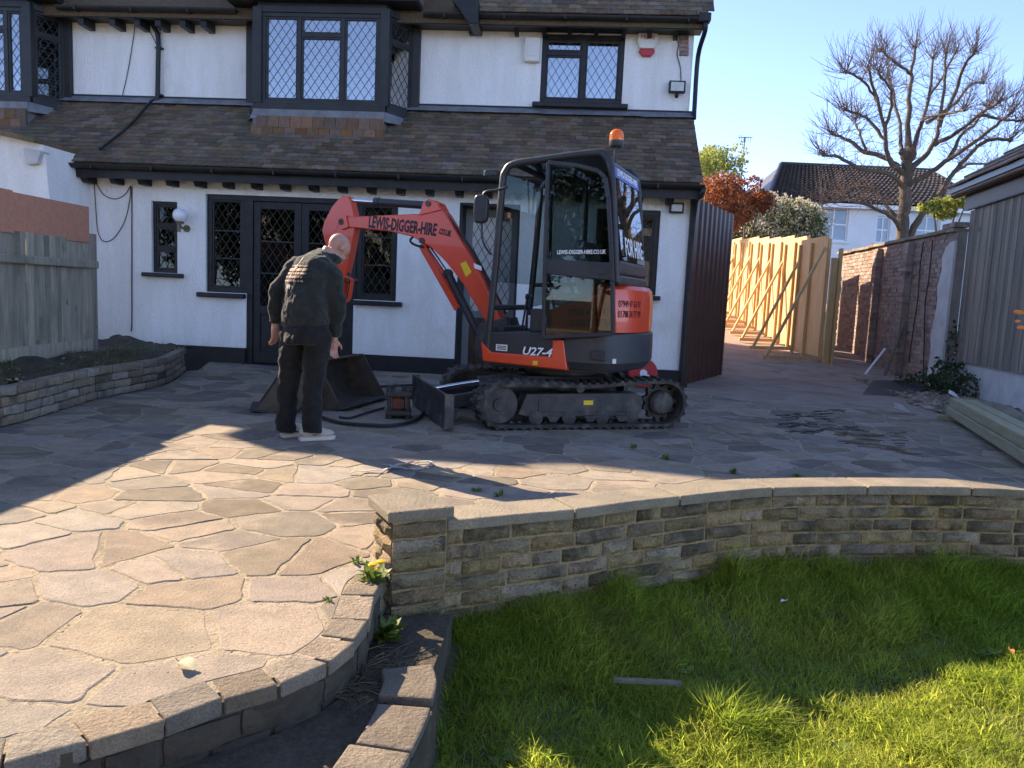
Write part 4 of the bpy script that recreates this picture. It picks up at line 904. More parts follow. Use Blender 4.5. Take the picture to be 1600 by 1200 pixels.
x, z = hp(832, 80, UD); b = MB(); b.box(-.115,.115,-.10,0,-.17,.17); al = b.build('alarm_box', M['cream_pl'], None, bevel=.02, seg=3); al.location = HF.W(x, UD, z); al.rotation_euler = (0,0,HF.yaw); al['label'] = 'plain cream rectangular box on the upper wall left of the leaded window'; al['category'] = 'alarm box'
b = MB(); b.box(-.08,.08,-.108,-.10,-.10,.12); b.build('cover', M['cream_pl'], al, bevel=.01)
x, z = hp(1011, 71, UD); b = MB(); pr = [(-.15,.13),(-.13,.155),(0,.17),(.13,.155),(.15,.13),(.14,.02),(.10,-.06),(-.10,-.06),(-.14,.02)]
b.prism(pr, -.07, 0); al = b.build('alarm_box', M['cream_pl'], None, bevel=.015, seg=3); al.location = HF.W(x, UD, z); al.rotation_euler = (0,0,HF.yaw); al['label'] = 'rounded white alarm box with red base on the upper wall near the corner'; al['category'] = 'alarm box'
b = MB(); b.prism([(-.10,-.062),(.10,-.062),(.115,-.10),(.06,-.165),(-.06,-.165),(-.115,-.10)], -.066, 0); b.build('strobe_base', M['red_pl'], al, bevel=.012, seg=3)
text('lettering', 'PRIME', .078, M['red_pl'], al, (0,-.072,.085))
x, z = hp(289, 338, 0); t = thing('wall_lamp', 'white globe wall lamp on a dark bracket between the two windows', 'lamp', HF.W(x, 0, z), HF.yaw)
b = MB(); b.ell((0,-.14,.0), (.098,.098,.098), n=20, m=14); b.build('globe', M['globe'], t, smooth=180)
b = MB(); b.lathe([(.05,-.115),(.055,-.10),(.05,-.085)], 16, (0,-.14,0)); b.lathe([(.05,-.02),(.05,0)], 16, (0.03,0,-.17), 'y'); b.tube([(.03,0,-.17),(.0,-.10,-.17),(0,-.14,-.12)], .014, 8); b.box(-.03,.005,-.16,-.13,-.23,-.12); b.build('bracket', M['brass'], t, smooth=35)

# ================================================================ THE EXCAVATOR
EC = (.44, 7.40); EU = Frame(EC, -22); TRK = Frame(EC, 18)
ex = thing('mini_excavator', 'orange and black tracked mini excavator with glazed cab standing on the patio', 'excavator', (EC[0], EC[1], 0))
YU, YT = R(-22), R(18)
def up(px, py, d=-.68): return EU.P(px, py, d)
def upoly(pts, d=-.68): return [up(x, y, d) for x, y in pts]
def ub(b, name, m, bevel=0, smooth=None, parent=None, seg=2):
    o = b.build(name, M[m], parent or ex, bevel=bevel, smooth=smooth, seg=seg)
    if parent is None: o.rotation_euler = (0,0,YU)
    return o
def tb(b, name, m, bevel=0, smooth=None, parent=None):
    o = b.build(name, M[m], parent or ex, bevel=bevel, smooth=smooth)
    if parent is None: o.rotation_euler = (0,0,YT)
    return o
# --- tracks
def track_path(th=0.0, n=150):
    cr, cf = (.765,.232,.212), (-.785,.212,.192); P = []
    for k in range(13): a = -math.pi/2+math.pi*k/12; P.append((cr[0]+(cr[2]+th)*math.cos(a), cr[1]+(cr[2]+th)*math.sin(a)))
    for k in range(1, 12): t = k/12; P.append((lerp(cr[0], cf[0], t), lerp(cr[1]+cr[2], cf[1]+cf[2], t)+th-.018*math.sin(math.pi*t)+.006*math.sin(3*math.pi*t)))
    for k in range(13): a = math.pi/2+math.pi*k/12; P.append((cf[0]+(cf[2]+th)*math.cos(a), cf[1]+(cf[2]+th)*math.sin(a)))
    for k in range(1, 12): t = k/12; P.append((lerp(cf[0], cr[0], t), .020-th if True else 0))
    return P
def track(y0, y1, near):
    o_ = track_path(.0); i_ = track_path(-.028); n = len(o_); b = MB(); v = []
    for k in range(n): v += [(o_[k][0], y0, o_[k][1]), (o_[k][0], y1, o_[k][1]), (i_[k][0], y1-.0, i_[k][1]), (i_[k][0], y0, i_[k][1])]
    b.add(v, [(k*4+q, k*4+(q+1) % 4, ((k+1) % n)*4+(q+1) % 4, ((k+1) % n)*4+q) for k in range(n) for q in range(4)])
    P = resample([(p[0], 0, p[1]) for p in o_+[o_[0]]], .0795); N_ = len(P)-1
    for k in range(N_):
        p = P[k]; t = (P[(k+1) % N_]-P[k-1]).normalized(); nn = Vector((t.z, 0, -t.x))
        for (ya, yb, off) in ((y0-.004, (y0+y1)/2-.02, 0), ((y0+y1)/2+.02, y1+.004, .04)):
            c = p+t*off; A = c-t*.020; B = c+t*.020; A2 = c-t*.012+nn*.016; B2 = c+t*.012+nn*.016
            b.add([(A.x,ya,A.z),(B.x,ya,B.z),(B2.x,ya,B2.z),(A2.x,ya,A2.z),(A.x,yb,A.z),(B.x,yb,B.z),(B2.x,yb,B2.z),(A2.x,yb,A2.z)], [(0,1,2,3),(7,6,5,4),(0,4,5,1),(1,5,6,2),(2,6,7,3),(3,7,4,0)])
        c = p-nn*.028; b.beam((c.x, (y0+y1)/2-.03, c.z), (c.x, (y0+y1)/2+.03, c.z), .028, .035)
    tb(b, 'track_belt', 'rubber')
    ym = (y0+y1)/2; s = -1 if near else 1; yo = ym+s*.085
    b = MB(); b.prism([(-.62,.13),(-.55,.31),(.50,.32),(.56,.28),(.56,.16),(.50,.115),(-.50,.105)], min(yo, ym-s*.09), max(yo, ym-s*.09)); b.prism([(-.44,.15),(-.44,.27),(.42,.27),(.42,.15)], yo-.006, yo+.006)
    for x in (-.30,.05,.36): b.prism([(x-.07,.12),(x+.07,.12),(x+.03,.062),(x-.03,.062)], yo-.02, yo+.02)
    fr = tb(b, 'track_frame', 'steel_dk', bevel=.008)
    if near: q = MB(); q.box(-.02,.07,yo-.010,yo-.007,.215,.255); q.build('warning_sticker', M['yellow'], fr)
    b = MB(); b.lathe([(.0,-.06),(.165,-.06),(.165,.06),(0,.06)], 24, (-.785, ym, .212), 'y'); b.lathe([(.06,-.075),(.06,.075)], 14, (-.785, ym, .212), 'y'); tb(b, 'idler', 'steel_dk', smooth=40, bevel=.006)
    b = MB(); prof = []
    for k in range(44): a = 2*math.pi*k/44; r = .172 if k % 4 in (0, 1) else .142; prof.append((.765+r*math.cos(a), .232+r*math.sin(a)))
    b.prism(prof, ym-.025, ym+.025); b.lathe([(.115,0),(.115,.05),(.095,.075),(.05,.085)], 22, (.765, ym+s*.02, .232), 'y') if s > 0 else b.lathe([(.05,-.085),(.095,-.075),(.115,-.05),(.115,0)], 22, (.765, ym-.02, .232), 'y')
    for k in range(8): a = 2*math.pi*k/8; b.lathe([(.009,-.012),(.009,.012)], 6, (.765+.085*math.cos(a), ym+s*.095, .232+.085*math.sin(a)), 'y')
    tb(b, 'sprocket', 'steel_dk', smooth=35)
    for x in (-.46,-.15,.17,.46): b = MB(); b.lathe([(.045,-.1),(.065,-.09),(.065,-.03),(.05,-.02),(.05,.02),(.065,.03),(.065,.09),(.045,.1)], 14, (x, ym, .098), 'y'); tb(b, 'roller', 'steel_dk', smooth=40)
    b = MB(); b.lathe([(.04,-.08),(.04,.08)], 12, (-.05, ym, .36), 'y'); tb(b, 'carrier_roller', 'steel_dk', smooth=40)
track(-.76, -.47, True); track(.47, .76, False)
b = MB(); b.slab([(-.42,-.30),(.42,-.30),(.48,0),(.42,.30),(-.42,.30),(-.5,0)], .22, .42); b.box(-.30,-.14,-.5,.5,.17,.30); b.box(.18,.34,-.5,.5,.17,.30); b.lathe([(.34,.42),(.36,.44),(.36,.50),(.30,.52)], 28); tb(b, 'undercarriage', 'steel_dk', bevel=.01)
# --- dozer blade
b = MB(); prof = [(-1.20,.03),(-1.25,.015),(-1.285,.02),(-1.265,.10),(-1.265,.20),(-1.295,.315),(-1.275,.32),(-1.24,.22),(-1.235,.10)]
b.prism(prof, -.77, .70); b.box(-1.29,-1.21,-.78,-.765,.02,.315); b.box(-1.29,-1.21,.695,.71,.02,.315)
bl = tb(b, 'dozer_blade', 'bladepaint', bevel=.005)
b = MB()
for y in (-.28,.28): b.beam((-1.24,y,.16),(-.40,y*.9,.30),.09,.11)
b.beam((-1.24,0,.26),(-.75,0,.33),.05,.05); b.beam((-.8,0,.33),(-.3,0,.40),.09,.09); b.box(-.5,-.42,-.3,.3,.22,.36); b.build('blade_arm', M['bladepaint'], bl, bevel=.008)
b = MB(); b.tube([(-1.23,-.05,.27),(-.8,-.03,.34)], .018, 10); b.build('cylinder_rod', M['chrome'], bl, smooth=40)
# --- upper structure : platform, skirts, counterweight
b = MB(); b.slab([(-.46,-.62),(.3,-.62),(.62,-.5),(.72,0),(.62,.5),(.3,.66),(-.35,.66),(-.52,.3)], .50, .60); ub(b, 'slew_platform', 'exblack', bevel=.01)
b = MB(); b.prism(upoly([(757,518),(866,520),(866,560),(760,554),(754,538)]), -.70, -.35); sk = ub(b, 'cab_sill', 'exblack', bevel=.012)
b = MB(); b.prism(upoly([(752,533),(755,564),(887,579),(881,531),(864,531),(862,557),(768,550),(760,541)], -.70), -.716, -.60); orsk = ub(b, 'orange_skirt', 'orange', bevel=.012, seg=3)
x, z = up(838,550,-.72); u27 = text('lettering', 'U27-4', .098, M['white'], ex, (0,0,0), bold=.0022, shear=.25)
def place_text(o, px, py, d, extra=0.0):
    x, z = up(px, py, d); p = Matrix.Rotation(YU, 3, 'Z') @ Vector((x, d, z)); o.location = p; o.rotation_euler = (math.pi/2, extra, YU)
place_text(u27, 838, 550, -.7175); u27.scale = (1.12,1,1)
b = MB(); x, z = up(785,543,-.7); b.box(x-.055,x+.055,-.719,-.7165,z-.028,z+.028); ub(b, 'sticker', 'white')
b = MB()
for k in range(3): b.box(x-.045,x+.045,-.7205,-.719,z-.018+k*.014,z-.010+k*.014)
ub(b, 'sticker_print', 'blackprint')
b = MB(); x, z = up(836,567,-.72); b.box(x-.022,x+.022,-.7195,-.7165,z-.018,z+.018); ub(b, 'warning_sticker', 'yellow')
# tail: plan outline shared by counterweight and bonnet
def tail(ins, x0): return [(x0,-.705+ins),(.56,-.695+ins),(.665-ins,-.63+ins*.6),(.765-ins,-.46),(.835-ins,-.22),(.86-ins,.05),(.83-ins,.33),(.72-ins,.56),(.55,.69-ins),(x0,.70-ins)]
def lofted(levels, name, m, bevel=.012, smooth=None):
    b = MB(); n = len(levels[0][0]); v = [(p[0], p[1], zz if not callable(zz) else zz(p[0], p[1])) for pl, zz in levels for p in pl]
    f = [(r*n+i, r*n+(i+1) % n, (r+1)*n+(i+1) % n, (r+1)*n+i) for r in range(len(levels)-1) for i in range(n)]+[tuple(range(n-1,-1,-1)), tuple(range((len(levels)-1)*n, len(levels)*n))]
    b.add(v, f); return ub(b, name, m, bevel=bevel, smooth=smooth)
cw = lofted([(tail(.05,.30),.525), (tail(.0,.27),.60), (tail(0,.27),.72), (tail(.004,.27), lambda x, y: .80+.06*max(0, min(1, (x-.45)/.2)))], 'counterweight', 'charcoal', .014, 30)
b = MB(); x, z = up(937,557,-.70); b.box(x-.075,x+.055,-.716,-.70,z-.035,z+.045); ub(b, 'recess_plate', 'exblack', bevel=.02)
b = MB(); x, z = up(962,564,-.66); b.box(x-.014,x+.014,-.715,-.70,z-.02,z+.02); ub(b, 'sticker', 'white')
# orange bonnet : side panel seen through the folded-back door, and the rounded rear
b = MB(); b.prism(upoly([(862,482),(900,470),(957,447),(958,520),(905,523),(862,527)], -.66), -.665, -.45); ub(b, 'bonnet_side', 'orange', bevel=.014)
hood = lofted([(tail(.02,.56), lambda x, y: .865), (tail(.018,.56), 1.10), (tail(.035,.56), 1.24), (tail(.07,.56), 1.275)], 'bonnet', 'orange', .01, 30)
b = MB(); x, z = up(952,512,-.70); b.prism([(x-.09,z-.07),(x+.03,z-.05),(x+.03,z+.035),(x-.01,z+.045)], -.712, -.64); ub(b, 'side_reflector', 'redlens', bevel=.012)
def on_tail(ang, r, z):                                        # point and facing on the rounded rear, angle from the rear axis
    return Vector((r*math.cos(ang), r*math.sin(ang), z))
def tail_text(body, size, t, z, m, sx=1.0, bold=.0015):
    a = Vector((.665,-.63,0)); c = Vector((.765,-.46,0)); e = Vector((.835,-.22,0))
    p = a.lerp(e, t); d = (e-a).normalized(); n = Vector((d.y,-d.x,0))
    q = p+n*.022; q.z = z; o = text('lettering', body, size, M[m], ex, (0,0,0), bold=bold, sx=sx, ext=.0005); o.location = Matrix.Rotation(YU, 3, 'Z') @ q; o.rotation_euler = (math.pi/2, 0, YU+math.atan2(d.y, d.x)); sw = o.modifiers.new('wrap', 'SHRINKWRAP'); sw.target = hood; sw.wrap_mode = 'ABOVE_SURFACE'; sw.offset = .003; return o
tail_text('07949 47 63 97', .085, .60, 1.115, 'blackprint', .66, .001); tail_text('01708 34 77 99', .085, .60, 1.025, 'blackprint', .66, .001)
def side_text(body, size, px, py, d, m, sx=1.0, bold=.0015, extra=0.0):
    o = text('lettering', body, size, M[m], ex, (0,0,0), bold=bold, sx=sx); place_text(o, px, py, d, extra); return o
side_text('07949 47 63 97', .088, 920, 489, -.6675, 'blackprint', .66, extra=-.07); side_text('01708 34 77 99', .088, 921, 505, -.6675, 'blackprint', .66, extra=-.07)
b = MB(); a = Vector((.72,-.52)); b.box(.655,.668,-.62,-.50,1.175,1.235); ub(b, 'warning_sticker', 'yellow')
# --- cab
NO = [(761,548),(768,480),(776,400),(785,290),(790,268),(803,256),(848,249),(930,238.5),(945,243),(953,256),(957,290),(960,360),(963,440)]
near = [Vector((*up(x, y, -.68)[:1], -.68, up(x, y, -.68)[1])) for x, y in NO]; CW_ = .96
far = [Vector((p.x, .28, p.z)) for p in near]
b = MB(); b.tube(smoothline(near, 4), .032, 10); b.tube(smoothline(far, 4), .032, 10)
for i in (1, 5, 7, 12): b.tube([near[i], far[i]], .026, 8)
b.tube([near[9], far[9]], .03, 8)
cab = ub(b, 'cab_frame', 'exblack', smooth=50)
b = MB(); r0, r1, r2 = near[5], near[6], near[7]; y0, y1 = -.66, .26
def strip(a, c, t): return [(a.x,y0,a.z),(c.x,y0,c.z),(c.x,y1,c.z),(a.x,y1,a.z),(a.x,y0,a.z+t),(c.x,y0,c.z+t),(c.x,y1,c.z+t),(a.x,y1,a.z+t)]
Q = [(0,3,2,1),(4,5,6,7),(0,1,5,4),(1,2,6,5),(2,3,7,6),(3,0,4,7)]
mid = r1.lerp(r2, .25); b.add(strip(mid, r2, .03), Q); b.add(strip(r2, near[9], .02), Q); b.build('roof_panel', M['exblack'], cab, bevel=.01)
b = MB(); b.add(strip(r0, mid, .008), Q); b.build('roof_window', M['cabglass'], cab)
b = MB()
for t in (.3,.65): p = r0.lerp(mid, t); b.tube([(p.x, y0, p.z), (p.x, y1, p.z)], .010, 6)
b.build('roof_bar', M['exblack'], cab)
b = MB(); b.box(near[12].x-.03, near[12].x+.035, -.70, .32, 1.27, 1.36); b.box(near[12].x-.03, near[12].x+.03, -.69, .30, 1.36, 1.48); b.build('rear_cowl', M['exblack'], cab, bevel=.02)
# rear window, blue header sign and FOR HIRE lettering
rt, rb = near[9].copy(), near[12].copy(); rt = rt+Vector((.015,0,-.02)); rb = rb+Vector((.02,0,.18))
b = MB(); b.add([(rb.x,-.63,rb.z),(rb.x,.24,rb.z),(rt.x,.24,rt.z),(rt.x,-.63,rt.z),(rb.x+.006,-.63,rb.z),(rb.x+.006,.24,rb.z),(rt.x+.006,.24,rt.z),(rt.x+.006,-.63,rt.z)], [(0,3,2,1),(4,5,6,7),(0,1,5,4),(1,2,6,5),(2,3,7,6),(3,0,4,7)]); rw = b.build('rear_window', M['tintglass'], cab)
def rear_pt(y, t): p = rb.lerp(rt, t); return Vector((p.x+.012, y, p.z))
lean = math.atan2(rt.x-rb.x, rt.z-rb.z)
b = MB(); A = rear_pt(-.62,.90); B = rear_pt(.24,.90); C_ = rear_pt(.24,1.03); D_ = rear_pt(-.62,1.03); b.add([A,B,C_,D_], [(0,1,2,3)]); b.build('roof_sign', M['blue'], rw)
def rear_text(body, size, y, t, m, sx, bold=.002):
    o = text('lettering', body, size, M[m], rw, rear_pt(y, t)+Vector((.004,0,0)), bold=bold, sx=sx); o.rotation_euler = (Matrix.Rotation(math.pi/2, 3, 'Z') @ Matrix.Rotation(math.pi/2+lean, 3, 'X')).to_euler(); return o
rear_text('LEWIS-DIGGER-HIRE', .085, -.2, .965, 'white', .95); rear_text('FOR HIRE', .22, -.19, .15, 'white', .70, .003)
# windscreen glass, far side glass, floor, seat and levers
b = MB(); f0, f1 = near[1].lerp(near[2], .5), near[4]; b.add([(f0.x,y0,f0.z),(f0.x,y1,f0.z),(f1.x,y1,f1.z),(f1.x,y0,f1.z)], [(0,1,2,3)]); b.build('windscreen', M['cabglass'], cab)
b = MB(); b.prism([(p.x, p.z) for p in near[1:]], .275, .281); b.build('side_window', M['cabglass'], cab)
b = MB(); m_ = near[2].lerp(near[1], .5); b.tube([(near[2].x+.01,.28,m_.z),(near[11].x,.28,m_.z+.05)], .02, 8); b.tube([(.13,.28,.85),(.10,.28,2.27)], .022, 8); b.tube([(.10,-.66,.85),(.07,-.66,2.28)], .020, 8); b.build('cab_rail', M['exblack'], cab, smooth=50)
b = MB(); b.box(-.46,.62,-.66,.27,.79,.815); b.box(-.44,-.34,-.6,.22,.815,.86); b.build('cab_floor', M['exblack'], cab, bevel=.005)
b = MB(); b.prism([(.13,.82),(.66,.82),(.66,1.28),(.22,1.10),(.13,1.05)], -.60, .26); b.build('seat_box', M['exblack'], cab, bevel=.02)
st = MB(); st.prism([(.02,1.08),(.08,1.20),(.40,1.17),(.42,1.06)], -.44, .06); st = st.build('seat', M['seat'], cab, bevel=.04, seg=3)
b = MB(); b.prism([(.33,1.15),(.27,1.22),(.19,1.60),(.25,1.68),(.33,1.64),(.42,1.2)], -.42, .04); b.build('backrest', M['seat'], st, bevel=.04, seg=3)
b = MB()
for (x, y) in ((.02,-.52),(.02,.14)): b = MB(); b.tube(smoothline([(x+.12,y,.95),(x+.05,y,1.18),(x,y,1.30)], 3), .014, 8); b.ell((x-.005,y,1.36), (.03,.03,.055)); b.build('control_lever', M['exblack'], cab, smooth=50)
for y in (-.25,-.13): b = MB(); b.tube([(-.30,y,.82),(-.26,y,1.12)], .011, 6); b.ell((-.26,y,1.14), (.02,.02,.03)); b.build('travel_lever', M['exblack'], cab, smooth=50)
b = MB(); b.box(-.1,.30,-.58,-.46,.82,1.04); b.build('side_console', M['exblack'], cab, bevel=.02)
b = MB(); b.box(-.22,-.17,-.30,-.02,.85,.97); b.build('sticker', M['white'], cab)
# door swung right back against the side
DD = -.745
dp = [(857,254),(905,259),(935,267),(946,278),(951,310),(955,380),(957,440),(958,522),(849,527),(852,400)]
D3 = [Vector((up(x, y, DD)[0], DD, up(x, y, DD)[1])) for x, y in dp]
b = MB(); n = len(D3)
for i in range(n): b.beam(D3[i], D3[(i+1) % n], .034, .034, up=(0,1,0))
b.prism(upoly([(854,405),(953,410),(955,438),(854,428)], DD), DD-.014, DD+.014)
dr = ub(b, 'cab_door', 'exblack', bevel=.006)
b = MB(); b.prism(upoly([(859,259),(905,263),(933,271),(943,281),(948,311),(952,410),(856,405)], DD), DD-.003, DD+.003); b.build('door_window', M['cabglass'], dr)
b = MB(); b.prism(upoly([(855,430),(954,439),(956,521),(852,525)], DD), DD-.003, DD+.003); b.build('door_window', M['cabglass'], dr)
side_text('LEWIS-DIGGER-HIRE.CO.UK', .048, 908, 394, DD-.005, 'white', .72, .0008, -.03)
b = MB(); x, z = up(944,424,DD); b.box(x-.045,x+.015,DD-.022,DD-.012,z-.03,z+.03); b.build('handle', M['exblack'], dr, bevel=.008)
b = MB()
for (q1, q2) in ((300,300),(500,500)): x, z = up(852,q1,DD); b.tube([(x,DD,z-.03),(x,DD,z+.03)], .018, 8); b.beam((x,DD,z),(x+.02,-.68,z),.02,.03)
b.build('hinge', M['exblack'], dr)
# beacon
x, z = up(963,226,-.55); bz = near[8].z; bc = Vector((near[9].x+.0,-.52,0)); b = MB(); b.tube([(bc.x,bc.y,bz-.06),(bc.x,bc.y,bz+.10)], .013, 8); b.lathe([(.055,0),(.062,.015),(.062,.05)], 18, (bc.x,bc.y,bz+.10)); bk = ub(b, 'beacon_base', 'exblack', smooth=40)
b = MB(); b.lathe([(.060,0),(.062,.02),(.060,.05),(.048,.078),(.025,.092),(.004,.096)], 20, (bc.x,bc.y,bz+.15)); b.build('beacon_lens', M['amber'], bk, smooth=50)
# mirror on a bent arm, work lamp, indicator
mp_ = [(790,300),(770,296),(752,302),(748,312)]
b = MB(); b.tube(smoothline([Vector((up(x, y, -.72)[0], -.72, up(x, y, -.72)[1])) for x, y in ((793,292),(775,297),(758,300),(753,312))], 4), .011, 8); b.tube(smoothline([Vector((up(x, y, -.72)[0], -.72, up(x, y, -.72)[1])) for x, y in ((753,345),(753,370),(758,385),(767,398))], 4), .010, 8); ma = ub(b, 'mirror_arm', 'exblack', smooth=50)
x, z = up(753,327,-.72); b = MB(); prof = [(x+.068*math.copysign(abs(math.cos(a))**.5, math.cos(a)), z+.125*math.copysign(abs(math.sin(a))**.55, math.sin(a))) for a in [2*math.pi*k/28 for k in range(28)]]; b.prism(prof, -.765, -.70); b.build('mirror', M['mirror'], ma, bevel=.018, seg=3)
b = MB(); x, z = up(773,271,-.6); b.box(x-.09,x+.045,-.64,-.50,z-.03,z+.03); b.beam((x+.03,-.57,z),(x+.10,-.57,z),.03,.03); wl = ub(b, 'work_lamp', 'exblack', bevel=.014); b = MB(); b.box(x-.096,x-.089,-.63,-.51,z-.022,z+.022); b.build('lens', M['lampglass'], wl)
b = MB(); x, z = up(790,337,-.66); b.box(x-.035,x+.02,-.66,-.60,z-.045,z+.03); b.build('switch_box', M['exblack'], cab, bevel=.006); b = MB(); b.box(x+.02,x+.032,-.665,-.62,z-.02,z+.028); b.build('indicator', M['amber'], cab)
# --- boom, arm and cylinders (in the middle plane of the upper structure)
BD = -.06
def bpoly(pts): return upoly(pts, BD)
b = MB(); b.prism(bpoly([(537,349),(549,340),(661,335),(668,328),(690,322),(702,336),(723,372),(744,408),(759,437),(779,482),(792,506),(772,516),(752,484),(730,446),(702,410),(682,390),(668,381),(650,371),(612,362),(549,356)]), BD-.075, BD+.075); bm = ub(b, 'boom', 'orange', bevel=.010)
b = MB(); b.prism(bpoly([(661,338),(668,317),(676,312),(690,318),(696,330)]), BD-.09, BD-.045); b.prism(bpoly([(661,338),(668,317),(676,312),(690,318),(696,330)]), BD+.045, BD+.09); b.build('boom_bracket', M['orange'], bm, bevel=.006)
def pt(px, py, d=BD): x, z = up(px, py, d); return Vector((x, d, z))
def btext(body, size, px, py, sx, ang, m='blackprint', bold=.004):
    o = text('lettering', body, size, M[m], bm, pt(px, py, BD-.0765), bold=bold, sx=sx); o.rotation_euler = (math.pi/2, -ang, 0); return o
bt_a = math.atan2(*(lambda q: (q.z, q.x))(pt(675,359)-pt(580,347))); L_ = (pt(670,358)-pt(580,347)).length
o = btext('LEWIS-DIGGER-HIRE', .165, 628, 353.5, .535, bt_a, bold=.006); btext('.CO.UK', .078, 695, 363.5, .55, bt_a-.12)
b = MB(); c = pt(727,421,BD-.077); q = [pt(719,412,BD-.0775), pt(728,408,BD-.0775), pt(737,425,BD-.0775), pt(728,433,BD-.0775)]; b.add(q, [(0,3,2,1)]); b.build('warning_sticker', M['yellow'], bm)
b = MB(); q = [pt(740,411,BD-.0775), pt(752,416,BD-.0775), pt(753,423,BD-.0775), pt(741,419,BD-.0775)]; b.add(q, [(0,3,2,1)]); b.build('sticker', M['white'], bm)
b = MB(); q = pt(745,446); r_ = pt(733,449); b.beam(pt(745,440,BD-.078), pt(760,452,BD-.078), .012, .004); b.build('weld_seam', M['orange'], bm)
b = MB(); b.tube([pt(672,388), pt(702,432)], .021, 10); rod = b.build('cylinder_rod', M['chrome'], bm, smooth=40)
b = MB(); b.tube([pt(700,428), pt(752,530)], .042, 14); b.lathe([(.05,-.02),(.05,.02)], 14, pt(700,428), 'y'); b.build('boom_cylinder', M['exblack'], bm, smooth=40)
b = MB(); b.beam(pt(660,380,BD-.0), pt(717,481,BD-.0), .11, .012, up=(0,1,0)); b.beam(pt(660,376,BD-.06), pt(715,476,BD-.06), .012, .035, up=(0,1,0)); b.build('cylinder_guard', M['orange'], bm, bevel=.003)
b = MB(); b.lathe([(.035,-.09),(.035,.09)], 14, pt(541,348), 'y'); b.lathe([(.03,-.1),(.03,.1)], 14, pt(676,320), 'y'); b.lathe([(.03,-.09),(.03,.09)], 14, pt(665,377), 'y'); b.build('pin', M['steel_dk'], bm, smooth=40)
b = MB()
for off in (-.03, .03): b.tube(smoothline([pt(646,369,BD+off), pt(641,377,BD+off), pt(652,384,BD+off), pt(670,386,BD+off)], 4), .012, 6); b.tube(smoothline([pt(700,338,BD+off), pt(740,395,BD+off), pt(770,450,BD+off), pt(790,490,BD+off)], 4), .014, 6)
b.build('hydraulic_hose', M['cable'], bm, smooth=60)
b = MB(); b.tube([pt(549,313), pt(592,316)], .020, 10); b.build('cylinder_rod', M['chrome'], bm, smooth=40)
b = MB(); b.tube([pt(588,315.5), pt(668,321)], .040, 14); b.tube([pt(586,315.4), pt(593,315.8)], .047, 14); b.build('arm_cylinder', M['exblack'], bm, smooth=40)
b = MB(); outl = [(538,307),(548,307),(553,317),(558,339),(558,362),(552,395),(544,430),(538,460),(534,480),(522,482),(520,462),(521,430),(520,400),(512,378),(508,360),(512,346),(524,323)]
b.prism(bpoly(outl), BD-.055, BD+.055); arm = ub(b, 'arm', 'orange', bevel=.008)
b = MB(); b.prism(bpoly([(536,340),(548,338),(552,356),(540,360)]), BD-.09, BD-.055); b.prism(bpoly([(536,340),(548,338),(552,356),(540,360)]), BD+.055, BD+.09); b.prism(bpoly([(528,352),(534,340),(534,352),(526,366)]), BD-.058, BD-.054); b.build('arm_boss', M['orange'], arm, bevel=.006)
b = MB(); b.beam(pt(551,437,BD-.06), pt(546,468,BD-.06), .03, .03, up=(0,1,0)); b.beam(pt(551,437,BD+.06), pt(546,468,BD+.06), .03, .03, up=(0,1,0)); b.beam(pt(540,432,BD-.06), pt(552,438,BD-.06), .03, .03, up=(0,1,0)); b.beam(pt(546,468,BD-.06), pt(530,478,BD-.06), .03, .03, up=(0,1,0)); b.build('bucket_link', M['orange'], arm, bevel=.005)
b = MB(); b.tube([pt(521,380,BD-.0), pt(548,440,BD-.0)], .03, 12); b.build('bucket_cylinder', M['exblack'], arm, smooth=40)
b = MB(); b.lathe([(.026,-.075),(.026,.075)], 12, pt(529,478), 'y'); b.lathe([(.022,-.08),(.022,.08)], 12, pt(550,438), 'y'); b.build('pin', M['steel_dk'], arm, smooth=40)
# swing bracket that carries the boom
b = MB(); b.prism(bpoly([(757,505),(800,495),(820,560),(770,575),(748,545)]), BD-.14, BD-.075); b.prism(bpoly([(757,505),(800,495),(820,560),(770,575),(748,545)]), BD+.075, BD+.14); b.prism(bpoly([(770,530),(820,530),(820,570),(770,573)]), BD-.12, BD+.12); ub(b, 'swing_bracket', 'steel_dk', bevel=.01)

# ================================================================ THE PERSON
PY = 5.66; P0 = G(470, 688); PY = P0.y
man = thing('person', 'man in dark hooded top and black trousers standing with head bowed beside the bucket', 'person', P0)
def mp(px, py, dY=0.0): return atY(px, py, PY+dY)-P0
HD = R(52); hf = Vector((math.cos(HD), math.sin(HD), 0)); hl = Vector((hf.y, -hf.x, 0))          # facing and his right
def loft(b, rings, n=22):                                        # rings: centre, half width (lateral), half depth, lateral axis
    v = []
    for i, (c, a, d, lat) in enumerate(rings):
        t = (rings[min(i+1, len(rings)-1)][0]-rings[max(i-1, 0)][0]).normalized(); lat = (lat-t*lat.dot(t)).normalized(); dp_ = t.cross(lat)
        for k in range(n):
            q = 2*math.pi*k/n; cx_, sx_ = math.cos(q), math.sin(q); v.append(c+lat*(a*math.copysign(abs(cx_)**.85, cx_))+dp_*(d*math.copysign(abs(sx_)**.85, sx_)))
    m = len(rings); b.add(v, [(i*n+k, i*n+(k+1) % n, (i+1)*n+(k+1) % n, (i+1)*n+k) for i in range(m-1) for k in range(n)]+[tuple(range(n-1,-1,-1)), tuple(range((m-1)*n, m*n))])
